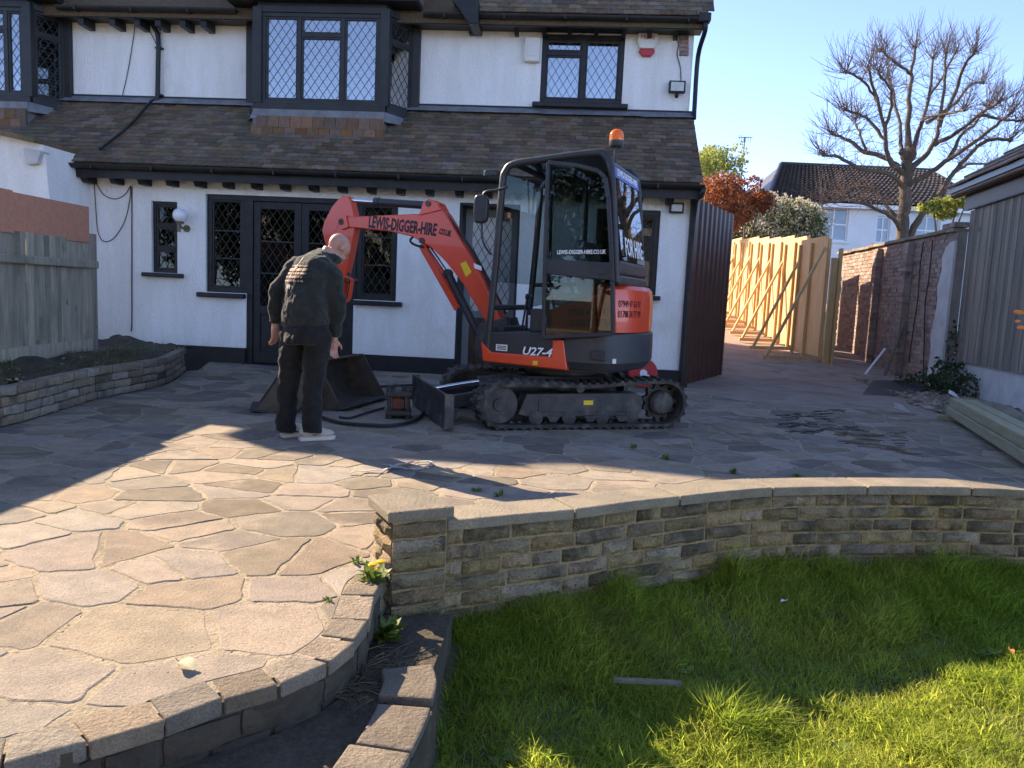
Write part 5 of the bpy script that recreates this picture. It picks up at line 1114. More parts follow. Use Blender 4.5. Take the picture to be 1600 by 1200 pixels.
def remesh(o, vox, smooth_it=4, disp=None):
    m = o.modifiers.new('remesh', 'REMESH'); m.mode = 'VOXEL'; m.voxel_size = vox; m.use_smooth_shade = True
    s = o.modifiers.new('smooth', 'SMOOTH'); s.iterations = smooth_it; s.factor = .5
    if disp:
        for size, st in disp:
            t = bpy.data.textures.new('fold_noise', 'CLOUDS'); t.noise_scale = size; t.noise_depth = 2; d = o.modifiers.new('folds', 'DISPLACE'); d.texture = t; d.strength = st; d.mid_level = .5; d.texture_coords = 'LOCAL'
# joints
pel, wai, che, upb, nek = mp(478,524,.00), mp(476,492,.01), mp(482,446,.07), mp(492,414,.16), mp(510,402,.24)
hed = mp(527,388,.31)
Ls, Le, Lw = mp(459,418,.20), mp(431,460,.14), mp(430,505,.14)
Rs, Re, Rw = mp(520,428,.06), mp(529,478,.02), mp(523,525,.06)
Lh, Lk, La = mp(459,528,.06), mp(450,602,.08), mp(446,668,.05)
Rh, Rk, Ra = mp(498,528,-.02), mp(489,604,.0), mp(488,670,-.02)
HM = Matrix((hl, (hf*math.cos(1.05)-Vector((0,0,1))*math.sin(1.05)), Vector((0,0,1))*math.cos(1.05)+hf*math.sin(1.05))).transposed()   # head axes: right, forward(down), up
def hd(x, y, z): return hed+HM @ Vector((x, y, z))
b = MB()                                                         # body under the clothes, with head and hands: one surface
loft(b, [(pel,.15,.11,hl),(wai,.14,.10,hl),(che,.165,.11,hl),(upb,.15,.09,hl),(nek,.065,.065,hl)])
b.tube([nek-(nek-upb)*.3, nek, hd(0,-.02,-.06)], [.066,.060,.056], 14)
b.ell(hd(0,-.006,.030), (.076,.097,.086), HM, 20, 14); b.ell(hd(0,.030,-.045), (.056,.064,.078), HM, 18, 12); b.ell(hd(0,.062,-.098), (.030,.028,.022), HM); b.ell(hd(0,.092,.022), (.052,.016,.014), HM)
b.ell(hd(0,.103,-.022), (.013,.020,.027), HM); b.ell(hd(0,.108,-.036), (.017,.014,.010), HM); b.ell(hd(0,.088,-.066), (.024,.012,.010), HM)
for s in (-1, 1): b.ell(hd(s*.079,-.008,-.005), (.010,.022,.033), HM, 12, 8); b.ell(hd(s*.045,.075,-.02), (.024,.022,.022), HM)
for (S, E_, W_) in ((Ls, Le, Lw), (Rs, Re, Rw)): b.tube([S, S.lerp(E_, .5), E_, E_.lerp(W_, .45), W_], [.050,.044,.038,.036,.026], 12)
def hand(W_, d, side, curl):
    d = d.normalized(); ax = (hf*.75+hl*(.2*side)).normalized(); ax = (ax-d*ax.dot(d)).normalized(); n_ = d.cross(ax)*side        # ax: towards the thumb edge; n_: palm side
    c = W_+d*.045; Mx = Matrix((ax, d, n_)).transposed(); b.ell(c, (.040,.052,.017), Mx, 14, 10); b.tube([W_-d*.02, W_+d*.02], [.026,.028], 10)
    for k, (o_, ln) in enumerate(((.030,.068),(.010,.078),(-.010,.072),(-.029,.056))):
        a = c+ax*o_+d*.040; p1 = a+(d*math.cos(curl*.5)+n_*math.sin(curl*.5))*ln*.45; p2 = p1+(d*math.cos(curl*1.3)+n_*math.sin(curl*1.3))*ln*.33; p3 = p2+(d*math.cos(curl*1.9)+n_*math.sin(curl*1.9))*ln*.26
        b.tube([a-d*.02, a, p1, p2, p3], [.0095,.0095,.009,.0082,.007], 8); b.ell(p3, (.0072,)*3, None, 8, 6)
    a = c+ax*.030-d*.015; p1 = a+(ax*.7+d*.7+n_*.25).normalized()*.036; p2 = p1+(ax*.25+d*.9+n_*.4).normalized()*.028; b.tube([c-d*.01, a, p1, p2], [.014,.013,.0105,.008], 8); b.ell(p2, (.0082,)*3, None, 8, 6)
hand(Lw+(Lw-Le).normalized()*.02, (Lw-Le), -1, .55); hand(Rw+(Rw-Re).normalized()*.02, (mp(520,545,.09)-Rw), 1, .75)
for (H_, K_, A_k) in ((Lh, Lk, La), (Rh, Rk, Ra)): b.tube([H_, H_.lerp(K_, .5), K_, K_.lerp(A_k, .35), A_k], [.078,.066,.05,.05,.036], 12)
body = b.build('body', M['skin'], man, smooth=180); remesh(body, .0065, 3)
for s in (-1, 1):
    e = MB(); e.ell(hd(s*.030,.086,.003), (.012,.011,.011), HM, 12, 8); e.build('eye', M['white_pl'], man, smooth=180)
    e = MB(); e.ell(hd(s*.030,.0935,.003), (.0052,.0045,.0052), HM, 8, 6); e.build('pupil', M['blackprint'], man, smooth=180)
b = MB()
hem = mp(479,509,.02)
loft(b, [(hem,.180,.135,hl),(hem+(wai-hem)*.35,.190,.145,hl),(wai.lerp(che,.2),.182,.145,hl),(che,.186,.142,hl),(che.lerp(upb,.55),.192,.130,hl),(upb,.176,.110,hl),(upb.lerp(nek,.5),.120,.090,hl),(nek,.078,.078,hl)])
for (S, E_, W_) in ((Ls, Le, Lw), (Rs, Re, Rw)): b.tube(smoothline([S+(upb-S)*.35, S, S.lerp(E_, .5), E_, E_.lerp(W_, .5), W_], 3)[:], [.072,.071,.070,.069,.067,.065,.063,.061,.060,.058,.056,.054,.052,.049,.044,.040][:16], 14)
# hood lying in folds round the neck
ring = [nek+hl*(.088*math.cos(a))+hf*(.085*math.sin(a)+.005)+Vector((0,0,1))*(.000-.020*math.sin(a)) for a in [2*math.pi*k/16 for k in range(17)]]
b.tube(ring, .030, 10); b.ell(nek-hf*.085-Vector((0,0,.045)), (.105,.055,.060), Matrix.Rotation(HD-math.pi/2, 3, 'Z')); b.ell(nek-hf*.10-Vector((0,0,.095)), (.070,.035,.050), Matrix.Rotation(HD-math.pi/2, 3, 'Z'))
hd_o = b.build('hooded_top', M['hoodie'], man, smooth=180); remesh(hd_o, .011, 3, [(.10,.034),(.04,.010)])
b = MB(); waist = mp(479,500,.02)
loft(b, [(waist,.170,.125,hl),(pel,.180,.142,hl),(pel+Vector((0,0,-.06)),.178,.14,hl)])
for (H_, K_, A_k, wk) in ((Lh, Lk, La, 1.0), (Rh, Rk, Ra, 1.0)):
    E_ = A_k+Vector((0,0,-.030)); b.tube([H_+Vector((0,0,.05)), H_, H_.lerp(K_, .5), K_, K_.lerp(E_, .35), K_.lerp(E_, .7), E_], [.095,.097,.088,.077,.073,.070,.070], 18)
tr = b.build('trousers', M['trousers'], man, smooth=180); remesh(tr, .012, 3, [(.10,.036),(.045,.012)])
# back print: short rows of worn lettering laid on the cloth
b = MB(); c = che.lerp(upb, .55)
for r in range(5):
    x = -.115
    while x < .105:
        w2 = random.uniform(.010,.022); h2 = .012 if r != 1 else .020; y_ = .055-r*.028; nx_ = 3
        b.add([(x+w2*i_/nx_, y_+h2*(j_-.5), 0) for j_ in range(2) for i_ in range(nx_+1)], [(0,1,5,4),(1,2,6,5),(2,3,7,6)]); x += w2+random.choice((.003,.003,.010))
pr = b.build('back_print', M['print'], man); Mx = Matrix((hl, Vector((0,0,1)), -hf)).transposed(); pr.location = c-hf*.35; pr.rotation_euler = Mx.to_euler()
sw = pr.modifiers.new('wrap', 'SHRINKWRAP'); sw.target = hd_o; sw.wrap_method = 'PROJECT'; sw.use_project_z = True; sw.use_positive_direction = False; sw.use_negative_direction = True; sw.offset = .004
b = MB(); s0 = nek-hf*.13+Vector((0,0,-.05)); cpts = [s0+hl*.01, s0-hf*.06+Vector((0,0,-.06)), s0-hf*.10+hl*-.012+Vector((0,0,-.14)), s0-hf*.13+hl*.012+Vector((0,0,-.22))]
b.tube(smoothline(cpts, 5), .004, 6); co_ = b.build('hood_cord', M['cordwhite'], man, smooth=60); sw = co_.modifiers.new('wrap', 'SHRINKWRAP'); sw.target = hd_o; sw.wrap_mode = 'ABOVE_SURFACE'; sw.offset = .005
def shoe(heel, toe):
    d = (toe-heel); d.z = 0; L = d.length; d.normalize(); s = Vector((-d.y, d.x, 0)); b = MB()
    out = [(0,.030),(.02,.036),(.10,.034),(.17,.040),(.22,.043),(.26,.036),(.285,.018),(.29,0)]; out = [(x*L/.29, y) for x, y in out]; pl = out+[(x, -y) for x, y in out[::-1]]
    pts = [(heel+d*x+s*y) for x, y in pl]; b.slab([(p.x, p.y) for p in pts], .0, .030); so = b.build('shoe_sole', M['sole'], man, bevel=.008, seg=3)
    b = MB(); b.ell(heel+d*(.075*L/.29)+Vector((0,0,.065)), (.078*L/.29,.037,.052), Matrix.Rotation(math.atan2(d.y, d.x), 3, 'Z')); b.ell(heel+d*(.185*L/.29)+Vector((0,0,.046)), (.098*L/.29,.040,.036), Matrix.Rotation(math.atan2(d.y, d.x), 3, 'Z')); b.ell(heel+d*(.12*L/.29)+Vector((0,0,.058)), (.09*L/.29,.035,.046), Matrix.Rotation(math.atan2(d.y, d.x)+0, 3, 'Z'))
    u = b.build('shoe', M['shoe'], man, smooth=180); remesh(u, .007, 2)
    b = MB(); q = [(.09,.050),(.115,.036),(.175,.052),(.12,.046),(.108,.050)]; v = []
    for x, z in q: p = heel+d*(x*L/.29)-s*.0405; v.append((p.x, p.y, z))
    b.add(v, [(0,1,2,3,4)]); k = b.build('shoe_mark', M['blackprint'], man); sw = k.modifiers.new('wrap', 'SHRINKWRAP'); sw.target = u; sw.wrap_mode = 'ABOVE_SURFACE'; sw.offset = .002
    b = MB()
    for x in (.165,.185,.205): p = heel+d*(x*L/.29); b.tube([p+s*.025+Vector((0,0,.078)), p+Vector((0,0,.086)), p-s*.025+Vector((0,0,.078))], .003, 5)
    b.build('laces', M['white_pl'], man)
def gp(px, py): q = G(px, py)-P0; q.z = .003; return q
shoe(gp(467,689), gp(524,686)); hl2 = gp(440,684); shoe(hl2, hl2+Vector((.20,.17,0)))

# ================================================================ THINGS ON THE PATIO
def bucket(name, label, loc, rz, width, r, rx=0.0, ry=0.0):
    t = thing(name, label, 'bucket', loc, rz, 'excavator buckets on the patio'); t.rotation_euler = (rx, ry, rz)
    prof = [(.62,.02),(.40,.0),(.20,.03),(.06,.14),(.0,.30),(.05,.45),(.16,.53),(.30,.55)]; prof = [Vector((x*r, z*r)) for x, z in prof]; inn = [(p+Vector((.30*r,.35*r)))*.0+p+((Vector((.33*r,.30*r))-p).normalized()*.016) for p in prof]
    b = MB(); b.prism([(p.x, p.y) for p in prof]+[(p.x, p.y) for p in inn[::-1]], -width/2, width/2); b.build('shell', M['bucket'], t, smooth=35)
    for s in (-1, 1):
        b = MB(); b.prism([(p.x, p.y) for p in prof]+[(.34*r,.50*r),(.46*r,.30*r),(.62*r,.05*r)], s*width/2-.008, s*width/2+.008); b.build('side_plate', M['bucket'], t, bevel=.003)
    b = MB(); b.prism([(.50*r,.0),(.70*r,.035*r),(.70*r,.055*r),(.50*r,.035*r)], -width/2-.01, width/2+.01); b.build('cutting_edge', M['steel_dk'], t, bevel=.003)
    for s in (-1, 1):
        b = MB(); b.prism([(.02*r,.36*r),(.22*r,.54*r),(.16*r,.72*r),(.08*r,.74*r),(-.06*r,.52*r)], s*.09-.012, s*.09+.012); b.lathe([(.03*r,-.02),(.03*r,.02)], 12, (.10*r, s*.09, .66*r), 'y'); b.lathe([(.03*r,-.02),(.03*r,.02)], 12, (-.0*r, s*.09, .52*r), 'y'); b.build('hanger_ear', M['bucket'], t, bevel=.004)
    return t
p = G(505,636); bucket('excavator_bucket', 'wide rusty excavator bucket with its open mouth facing the track', (p.x-.16, p.y+.40, -.0), R(-14), 1.0, .84)
p = G(395,640); bucket('excavator_bucket', 'narrow grey excavator bucket lying behind the standing man', (p.x+.52, p.y+.16, .0), R(196), .45, .80)
# hydraulic tool block with a red core, and its hoses
p = G(619,656); t = thing('hydraulic_tool', 'small square steel hydraulic tool block with a red core on the paving', 'tool', (p.x, p.y+.13, 0), R(8))
b = MB(); b.box(-.115,.115,-.11,.11,.03,.075); b.box(-.115,.115,-.11,.11,.20,.245); b.build('end_plate', M['steel_dk'], t, bevel=.012)
for x in (-.085,.085):
    for y in (-.08,.08): b = MB(); b.tube([(x,y,.03),(x,y,.25)], .017, 8); b.lathe([(.026,0),(.026,.028)], 6, (x,y,.245)); b.lathe([(.03,0),(.03,.03)], 8, (x,y,0)); b.build('tie_bolt', M['steel_dk'], t, smooth=35)
b = MB(); b.lathe([(.055,.075),(.06,.09),(.06,.19),(.055,.20)], 18); b.box(-.05,.05,-.085,-.05,.10,.18); b.build('core', mat('faded_red_paint', (.20,.045,.03), (.10,.04,.03), 12, .6, .2, 40), t, smooth=35)
b = MB(); b.box(.114,.118,-.06,.02,.12,.17); b.build('warning_sticker', M['yellow'], t)
b = MB(); b.tube([(-.05,0,.245),(-.05,0,.29),(-.02,-.03,.30)], .016, 8); b.tube([(.04,.02,.245),(.04,.02,.285)], .018, 8); b.build('hose_fitting', M['steel_dk'], t, smooth=40)
def ground_line(pts, z=.018, k=6): return smoothline([Vector((*G(x, y)[:2], z)) for x, y in pts], k)
def hose(label, pts, r, m='cable', name='hydraulic_hose'):
    b = MB(); b.tube(ground_line(pts, r+.007), r, 8); o = b.build(name, M[m], None, smooth=60); o['label'] = label; o['category'] = 'hose'; return o
hose('black hose looping round the red cored tool block', [(500,655),(530,664),(570,668),(612,669),(645,662),(660,650),(662,636),(655,627),(640,624)], .016)
hose('black hose trailing from the wide bucket towards the blade', [(548,612),(572,608),(600,606),(640,604),(668,602)], .013)
hose('thin black hose running behind the tool block to the bucket', [(600,640),(572,648),(548,656),(530,655)], .011)
# pale strap
def ribbon(pts, w, z):
    P = [Vector((*G(x, y)[:2], z)) for x, y in pts]; P = smoothline(P, 5); b = MB(); v = []
    for i, q in enumerate(P):
        t_ = (P[min(i+1, len(P)-1)]-P[max(i-1, 0)]).normalized(); n_ = Vector((-t_.y, t_.x, 0))*w/2; h = .006*abs(math.sin(i*.7)); v += [q-n_+Vector((0,0,h)), q+n_+Vector((0,0,h+.008*math.sin(i*.9))), q+n_+Vector((0,0,h+.003)), q-n_+Vector((0,0,h+.003))]
    b.add(v, [(i*4+k, (i+1)*4+k, (i+1)*4+(k+1) % 4, i*4+(k+1) % 4) for i in range(len(P)-1) for k in range(4)]); return b
o = ribbon([(545,742),(575,739),(600,738),(620,731),(645,726),(672,725),(668,733),(640,736),(618,733),(600,729)], .022, .012).build('webbing_strap', M['cordwhite'], None, smooth=60); o['label'] = 'pale webbing strap curled on the sunny paving below the blade'; o['category'] = 'strap'
# single leaves and litter
def leaf(name, label, cat, loc, rz, L, m, curl=.25, group=None):
    b = MB(); n = 6; v = []
    for i in range(n+1):
        t_ = i/n; w2 = L*.36*math.sin(math.pi*min(1, t_*.92+.04))**.8; z = L*curl*math.sin(t_*2.6)*.5
        v += [(L*(t_-.5), -w2, z+w2*.45), (L*(t_-.5), 0, z), (L*(t_-.5), w2, z+w2*.45)]
    b.add(v, [(i*3+k, (i+1)*3+k, (i+1)*3+k+1, i*3+k+1) for i in range(n) for k in range(2)]); b.tube([(L*.48,0,L*curl*.25),(L*.75,.0,.01)], .0018, 5)
    o = b.build(name, m, None, smooth=60); o.location = loc; o.rotation_euler = (0,0,rz); o['label'] = label; o['category'] = cat
    if group: o['group'] = group
    return o
p = G(291,1046); leaf('fallen_leaf', 'single pale green leaf lying on the sunlit paving near the kerb', 'leaf', (p.x, p.y, .012), R(150), .066, M['paleleaf'], .16)
p = G(1224,940,-.27); leaf('fallen_leaf', 'small white and pink petal in the shaded grass', 'leaf', (p.x, p.y, -.27), R(20), .03, M['paper'])
p = G(1580,1018,-.31); leaf('fallen_leaf', 'small brown orange leaf on the lawn at the photo edge', 'leaf', (p.x, p.y, -.31), R(80), .035, M['orangeleaf'])
a = G(957,1062,-.31); c = G(1065,1068,-.31); b = MB(); b.beam(a, c, .022, .018); o = b.build('wood_offcut', M['log'], None, bevel=.004); o['label'] = 'weathered wooden offcut lying in the shaded lawn'; o['category'] = 'offcut'
# weeds by the pier
def weed(label, loc, n, L, m=M['weed'], flowers=0, seed=3, cat='weed', up_=.9):
    t = thing('weed', label, cat, loc); rr = random.Random(seed); b = MB()
    for i in range(n):
        a = rr.uniform(0, 6.28); el_ = rr.uniform(.35, 1.25)*up_; ln = L*rr.uniform(.6, 1.2); d = Vector((math.cos(a)*math.cos(el_), math.sin(a)*math.cos(el_), math.sin(el_))); s = Vector((-math.sin(a), math.cos(a), 0)); o_ = Vector((rr.uniform(-1,1), rr.uniform(-1,1), 0))*L*.25
        w2 = ln*rr.uniform(.13,.22); b.add([o_, o_+d*ln*.5+s*w2+Vector((0,0,.1*ln)), o_+d*ln*.55+Vector((0,0,.06*ln)), o_+d*ln*.5-s*w2+Vector((0,0,.1*ln)), o_+d*ln-Vector((0,0,.12*ln))], [(0,1,2),(0,2,3),(1,4,2),(2,4,3)], rr.uniform(.01,.99))
    b.build('foliage', m, t)
    for i in range(flowers):
        f = MB(); q = Vector((rr.uniform(-.3,.3)*L, rr.uniform(-.3,.3)*L, L*rr.uniform(.7,.95))); f.lathe([(.001,0),(.016,.004),(.018,.009),(.008,.012)], 12, q); f.tube([(0,0,0), q], .0025, 5); f.build('flower', M['petal'], t)
    return t
p = G(577,912); weed('yellow flowering dandelion growing between pier and paving', (p.x+.015, p.y+.02, -.005), 26, .085, flowers=3, seed=2)
p = G(560,880); weed('low sprawling weed in the paving joint left of the pier', (p.x, p.y, -.003), 16, .05, seed=9)
p = G(603,1000,-.15); weed('leafy bright green weed at the foot of the pier', (p.x, p.y, -.150), 46, .10, seed=4)
p = G(515,940); weed('tiny pale weed in a joint beside the kerb', (p.x, p.y, -.003), 12, .035, seed=12)
k_ = 0
for (px, py, L) in ((430,660,.0),(745,768,.05),(780,775,.05),(1040,718,.06),(1145,740,.06),(1245,745,.05),(720,592,.10),(990,700,.05)):
    if not L: continue
    p = G(px, py); lab = ['low weed tuft in the joint behind the pier cap', 'second low weed tuft behind the coping near the pier', 'weed tuft on the shaded paving right of the track', 'weed tuft behind the first curve of the coping', 'weed tuft behind the coping below the timber', 'pale weed tuft by the house wall beyond the blade', 'weed tuft in the joint below the sprocket'][k_]; weed(lab, (p.x, p.y, -.003), 18, L, seed=20+k_); k_ += 1
# dry stems and litter strewn under the kerb, in the bed and by the brick wall: countless scraps
def scraps(name, label, pts_fn, n, m, size, kind='stuff'):
    b = MB()
    for i in range(n):
        x, y, z = pts_fn(); s = size*random.uniform(.4,1.4); a = random.uniform(0,6.28); h = s*random.uniform(.1,.5); c_, s_ = math.cos(a)*s, math.sin(a)*s
        q = [(c_,s_),(-s_*.6,c_*.6),(-c_*.8,-s_*.9),(s_*.5,-c_*.7)]; v = [(x+u, y+w2, z) for u, w2 in q]+[(x+u*.6, y+w2*.6, z+h*random.uniform(.6,1)) for u, w2 in q]
        b.add(v, [(4,5,6,7),(0,1,5,4),(1,2,6,5),(2,3,7,6),(3,0,4,7)], random.uniform(.01,.99))
    return b.build(name, m, None, kind=kind, label=label, cat='debris')
def stems(name, label, pts_fn, n, m, L, r=.003, ang=None):
    b = MB()
    for i in range(n):
        x, y, z = pts_fn(); a = random.uniform(0,6.28) if ang is None else random.gauss(ang, .5); l = L*random.uniform(.3,1.2); e = Vector((math.cos(a)*l, math.sin(a)*l, random.uniform(0,.10)*l)); q = Vector((x, y, z+r)); b.tube([q, q+e*.5+Vector((0,0,random.uniform(-.01,.02)*l*3)), q+e], r*random.uniform(.6,1.3), 4, random.uniform(.01,.99))
    return b.build(name, m, None, kind='stuff', label=label, cat='debris')
def in_px(quad, z=0.0):
    def f():
        u, v_ = random.random(), random.random(); a, c, d, e = quad; x = lerp(lerp(a[0], c[0], u), lerp(e[0], d[0], u), v_); y = lerp(lerp(a[1], c[1], u), lerp(e[1], d[1], u), v_); g = G(x, y, z); return g.x, g.y, z
    return f
scraps('soil_crumbs', 'dark crumbs of soil between kerb and path', in_px(((520,1080),(600,1010),(660,1040),(560,1140)), -.150), 420, M['soil'], .012)
stems('dry_stems', 'dry stems and twigs lying below the pier', in_px(((520,1070),(600,1005),(655,1030),(560,1120)), -.148), 110, M['twigdry'], .10, .0018)
def bedpt():
    while True:
        x = random.uniform(-5.2,-3.6); y = random.uniform(5.2,9.9)
        if inside(x, y, bedpoly): return x, y, bedz(x, y)-.01
scraps('bed_litter', 'pale stones and crumbs strewn over the soil bed', bedpt, 700, M['debris'], .026)
X = []; 
for i in range(5200): X.append(bedpt())
X = np.array(X); kk_ = field(X[:,0], X[:,1], 3.0, .5) > -.1; X = X[kk_]
blades('bed_weeds', X[:,0], X[:,1], X[:,2], rng.uniform(.02,.09,len(X)), rng.uniform(.004,.010,len(X)), .9, M['leafmid'], kind='stuff', label='scrubby weeds growing on the soil bed', cat='weeds')
scraps('paving_grit', 'grit and crumbs scattered over the shaded paving', in_px(((620,640),(1420,600),(1470,745),(760,745))), 700, M['debris'], .009)
scraps('paving_grit', 'fine crumbs scattered over the sunlit paving', in_px(((20,880),(560,760),(560,960),(60,1150))), 170, M['debris'], .004)
stems('burnt_scraps', 'blackened twigs and scraps in a heap on the paving beside the drive', in_px(((1200,648),(1300,640),(1330,672),(1215,680))), 70, M['blackplastic'], .16, .004, 0)
stems('wood_scraps', 'brown splinters of wood scattered on the paving before the timber', in_px(((1300,672),(1400,678),(1410,710),(1310,700))), 36, M['twigdry'], .18, .005, 0)
scraps('rubble', 'broken rubble heaped along the foot of the brick wall', in_px(((1330,590),(1480,612),(1500,640),(1380,612)), .01), 520, M['debris'], .055)
scraps('rubble', 'loose rubble and dirt strewn before the rendered wall end', in_px(((1440,610),(1600,640),(1530,660),(1420,630)), .01), 420, M['debris'], .06)
for i, (px, py, w2, h2, lab) in enumerate(((1512,605,.12,.08,'crumpled white packet lying on the rubble'),(1490,618,.10,.06,'second crumpled white packet beside the log'),(1408,640,.10,.03,'flat scrap of white paper on the drive'))):
    p = G(px, py, .05); b = MB(); b.add([(-w2,-h2,0),(w2,-h2*.7,.03),(w2*.8,h2,.09),(-w2*.7,h2*1.1,.05),(0,0,.07)], [(0,1,4),(1,2,4),(2,3,4),(3,0,4)]); o = b.build('paper_litter', M['paper'], None); o.location = (p.x, p.y, .03); o.rotation_euler = (0,0,i*1.1); o['label'] = lab; o['category'] = 'litter'
# red hose reel by the house corner
x, z = hp(1000,583,-.35); t = thing('cable_reel', 'red plastic cable reel standing by the house corner behind the track', 'reel', HF.W(x+.03, -.35, 0), HF.yaw+.1)
b = MB()
for y in (-.06,.06): b.lathe([(.05,y-.008),(.19,y-.008),(.195,y),(.19,y+.008),(.05,y+.008)], 26, (0,0,.20), 'y')
b.build('flange', M['red_pl'], t, smooth=35); b = MB(); b.lathe([(.11,-.06),(.11,.06)], 20, (0,0,.20), 'y'); b.build('wound_cable', M['cable'], t, smooth=35); b = MB(); b.lathe([(.05,-.09),(.05,.09)], 16, (0,0,.2), 'y'); b.box(.03,.09,-.10,-.07,.12,.18); b.build('hub', M['white_pl'], t, smooth=35)
# ================================================================ LEFT: fence with orange boards
FX = lambda y: -4.92+.0*(9-y)+.03*(9-y)
fe = thing('garden_fence', 'weathered grey close board fence above the raised bed, orange boards on top', 'fence')
y = 8.85; fz = .42; ftop = 1.55
k = 0
while y > 2.2:
    w2 = random.uniform(.095,.115); x = FX(y); b = MB(); b.box(-.008-.006*(k % 2),.010-.006*(k % 2),-w2/2+.001,w2/2-.001,0,ftop-fz+random.uniform(-.008,.006)); b.build('board', M['fence'], fe, loc=(x, y-w2/2, fz), rot=(random.uniform(-.006,.006),random.uniform(-.008,.008),-.03)); y -= w2; k += 1
b = MB(); b.beam((FX(9)+.04,9.0,1.28),(FX(2)+.04,2.2,1.28),.05,.085); b.build('arris_rail', M['fence'], fe, bevel=.012)
b = MB(); b.beam((FX(9)+.02,9.0,.30),(FX(2)+.02,2.2,.30),.04,.25); b.build('gravel_board', M['fence'], fe, bevel=.006)
y = 8.86
for yy in (7.45, 5.2, 2.9):
    b = MB(); b.box(-.012,.012,yy-8.86+.002 if False else 0,0.001,0,1); 
    n = 2
    h = .40; zz = ftop-.025; o = MB(); o.box(-.009,.009,-(y-yy)+.004,0,0,h); o.build('orange_board', M['cedar'], fe, loc=(FX((y+yy)/2), y, zz), rot=(0,0,-.03)); y = yy
for yy in (8.93, 6.6, 4.3): b = MB(); b.box(-.05,.05,-.05,.05,-.1,1.63); b.build('fence_post', M['fence'] if yy < 8 else M['fencedark'], fe, loc=(FX(yy)+(.0 if yy > 8 else -.07), yy, 0), bevel=.006)
# neighbour's white wing wall that shows above the boards
t = thing('neighbouring_house_wing', 'white rendered side wall of the neighbouring house above the orange boards', 'house', HF.O, HF.yaw)
d = -.9; q = [hp(-140,180,d), hp(0,206,d), hp(66,226,d), hp(72,255,d), hp(78,318,d)]; z0 = 0.0
b = MB(); b.prism([(q[0][0],z0)]+q+[(q[4][0],z0)], d, -.005); b.build('wall', M['render'], t)
b = MB(); b.beam((q[0][0],d+.4,q[0][1]+.03),(q[2][0],d+.4,q[2][1]+.03),1.1,.06); b.build('roof', M['tile'], t)
b = MB(); b.prism([hp(38,232,d-.05), hp(66,236,d-.05), hp(60,256,d-.05), hp(44,258,d-.05)], d-.08, d+.1); b.build('hopper', M['oldrender'], t, bevel=.01)
# ================================================================ RIGHT: gate, hoarding, walls, garage
a = HF.W(.04,-.01,0); c2 = G(1128,587); 
t = thing('corrugated_gate', 'dark brown corrugated sheet gate standing open beside the house corner', 'gate', a)
d = Vector((c2.x-a.x, c2.y-a.y, 0)); L = d.length; ang = math.atan2(d.y, d.x); n = 36; b = MB(); v = []
ztop = atY(1105,322,(a.y+c2.y)/2).z
for i in range(n+1):
    x = L*i/n; yv = (.012 if i % 4 in (0,1) else -.012); v += [(x, yv, .02), (x, yv, ztop), (x, yv+.006, ztop), (x, yv+.006, .02)]
b.add(v, [(i*4+k, (i+1)*4+k, (i+1)*4+(k+1) % 4, i*4+(k+1) % 4) for i in range(n) for k in range(4)]); o = b.build('sheet', M['brownmetal'], t); o.rotation_euler = (0,0,ang)
b = MB(); b.box(0,L,.02,.06,.3,.36); b.box(0,L,.02,.06,1.7,1.76); b.box(-.04,.02,-.04,.04,0,ztop); o = b.build('gate_frame', M['brownmetal'], t); o.rotation_euler = (0,0,ang)
# timber hoarding: eight ply panels, each its own thing, propped on the drive side
h0 = Vector((5.88,14.8,0)); h1 = Vector((7.10,25.6,0)); hdv = (h1-h0).normalized(); N_ = 8; seg = (h1-h0).length/N_; ha = math.atan2(hdv.y, hdv.x)
nth = ['nearest', 'second', 'third', 'fourth', 'fifth', 'sixth', 'seventh', 'farthest']
for i in range(N_):
    p = h0+hdv*(seg*i); z = drive_z(p.x, p.y+.6)-.02; tp = 2.40+.012*(i % 3)
    t = thing('propped_hoarding', nth[i]+' propped plywood hoarding panel counted from the brick wall', 'hoarding', (p.x, p.y, z), ha+R(7), 'plywood hoarding panels along the drive')
    b = MB(); b.box(0,seg*1.0,0,.018,.10,tp); b.build('ply_sheet', M['ply'], t)
    for xx in (.04, seg*.52, seg*.96): b = MB(); b.box(xx-.045,xx+.045,-.055,-.002,.04,tp-.06) if xx < .1 else b.box(xx-.025,xx+.025,.02,.07,.04,tp-.1); b.build('stud', M['pine'], t, bevel=.003)
    b = MB(); b.beam((.02,.05,tp-.22),(-.02,1.02,.05),.05,.05); b.build('brace', M['pine'], t, bevel=.003)
    b = MB(); b.beam((.02,.0,.06),(-.02,1.08,.045),.05,.07); b.build('foot_rail', M['pine'], t, bevel=.003)
t = thing('hoarding_end_post', 'tall timber end post of the hoarding against the brick wall', 'post', (h0.x+.05, h0.y-.12, 0)); b = MB(); b.box(-.02,.09,-.03,.03,.0,2.12); b.build('board', M['pine'], t, bevel=.004); b = MB(); b.box(.12,.17,-.05,.05,0,2.3); b.build('post', M['pine'], t, bevel=.004)
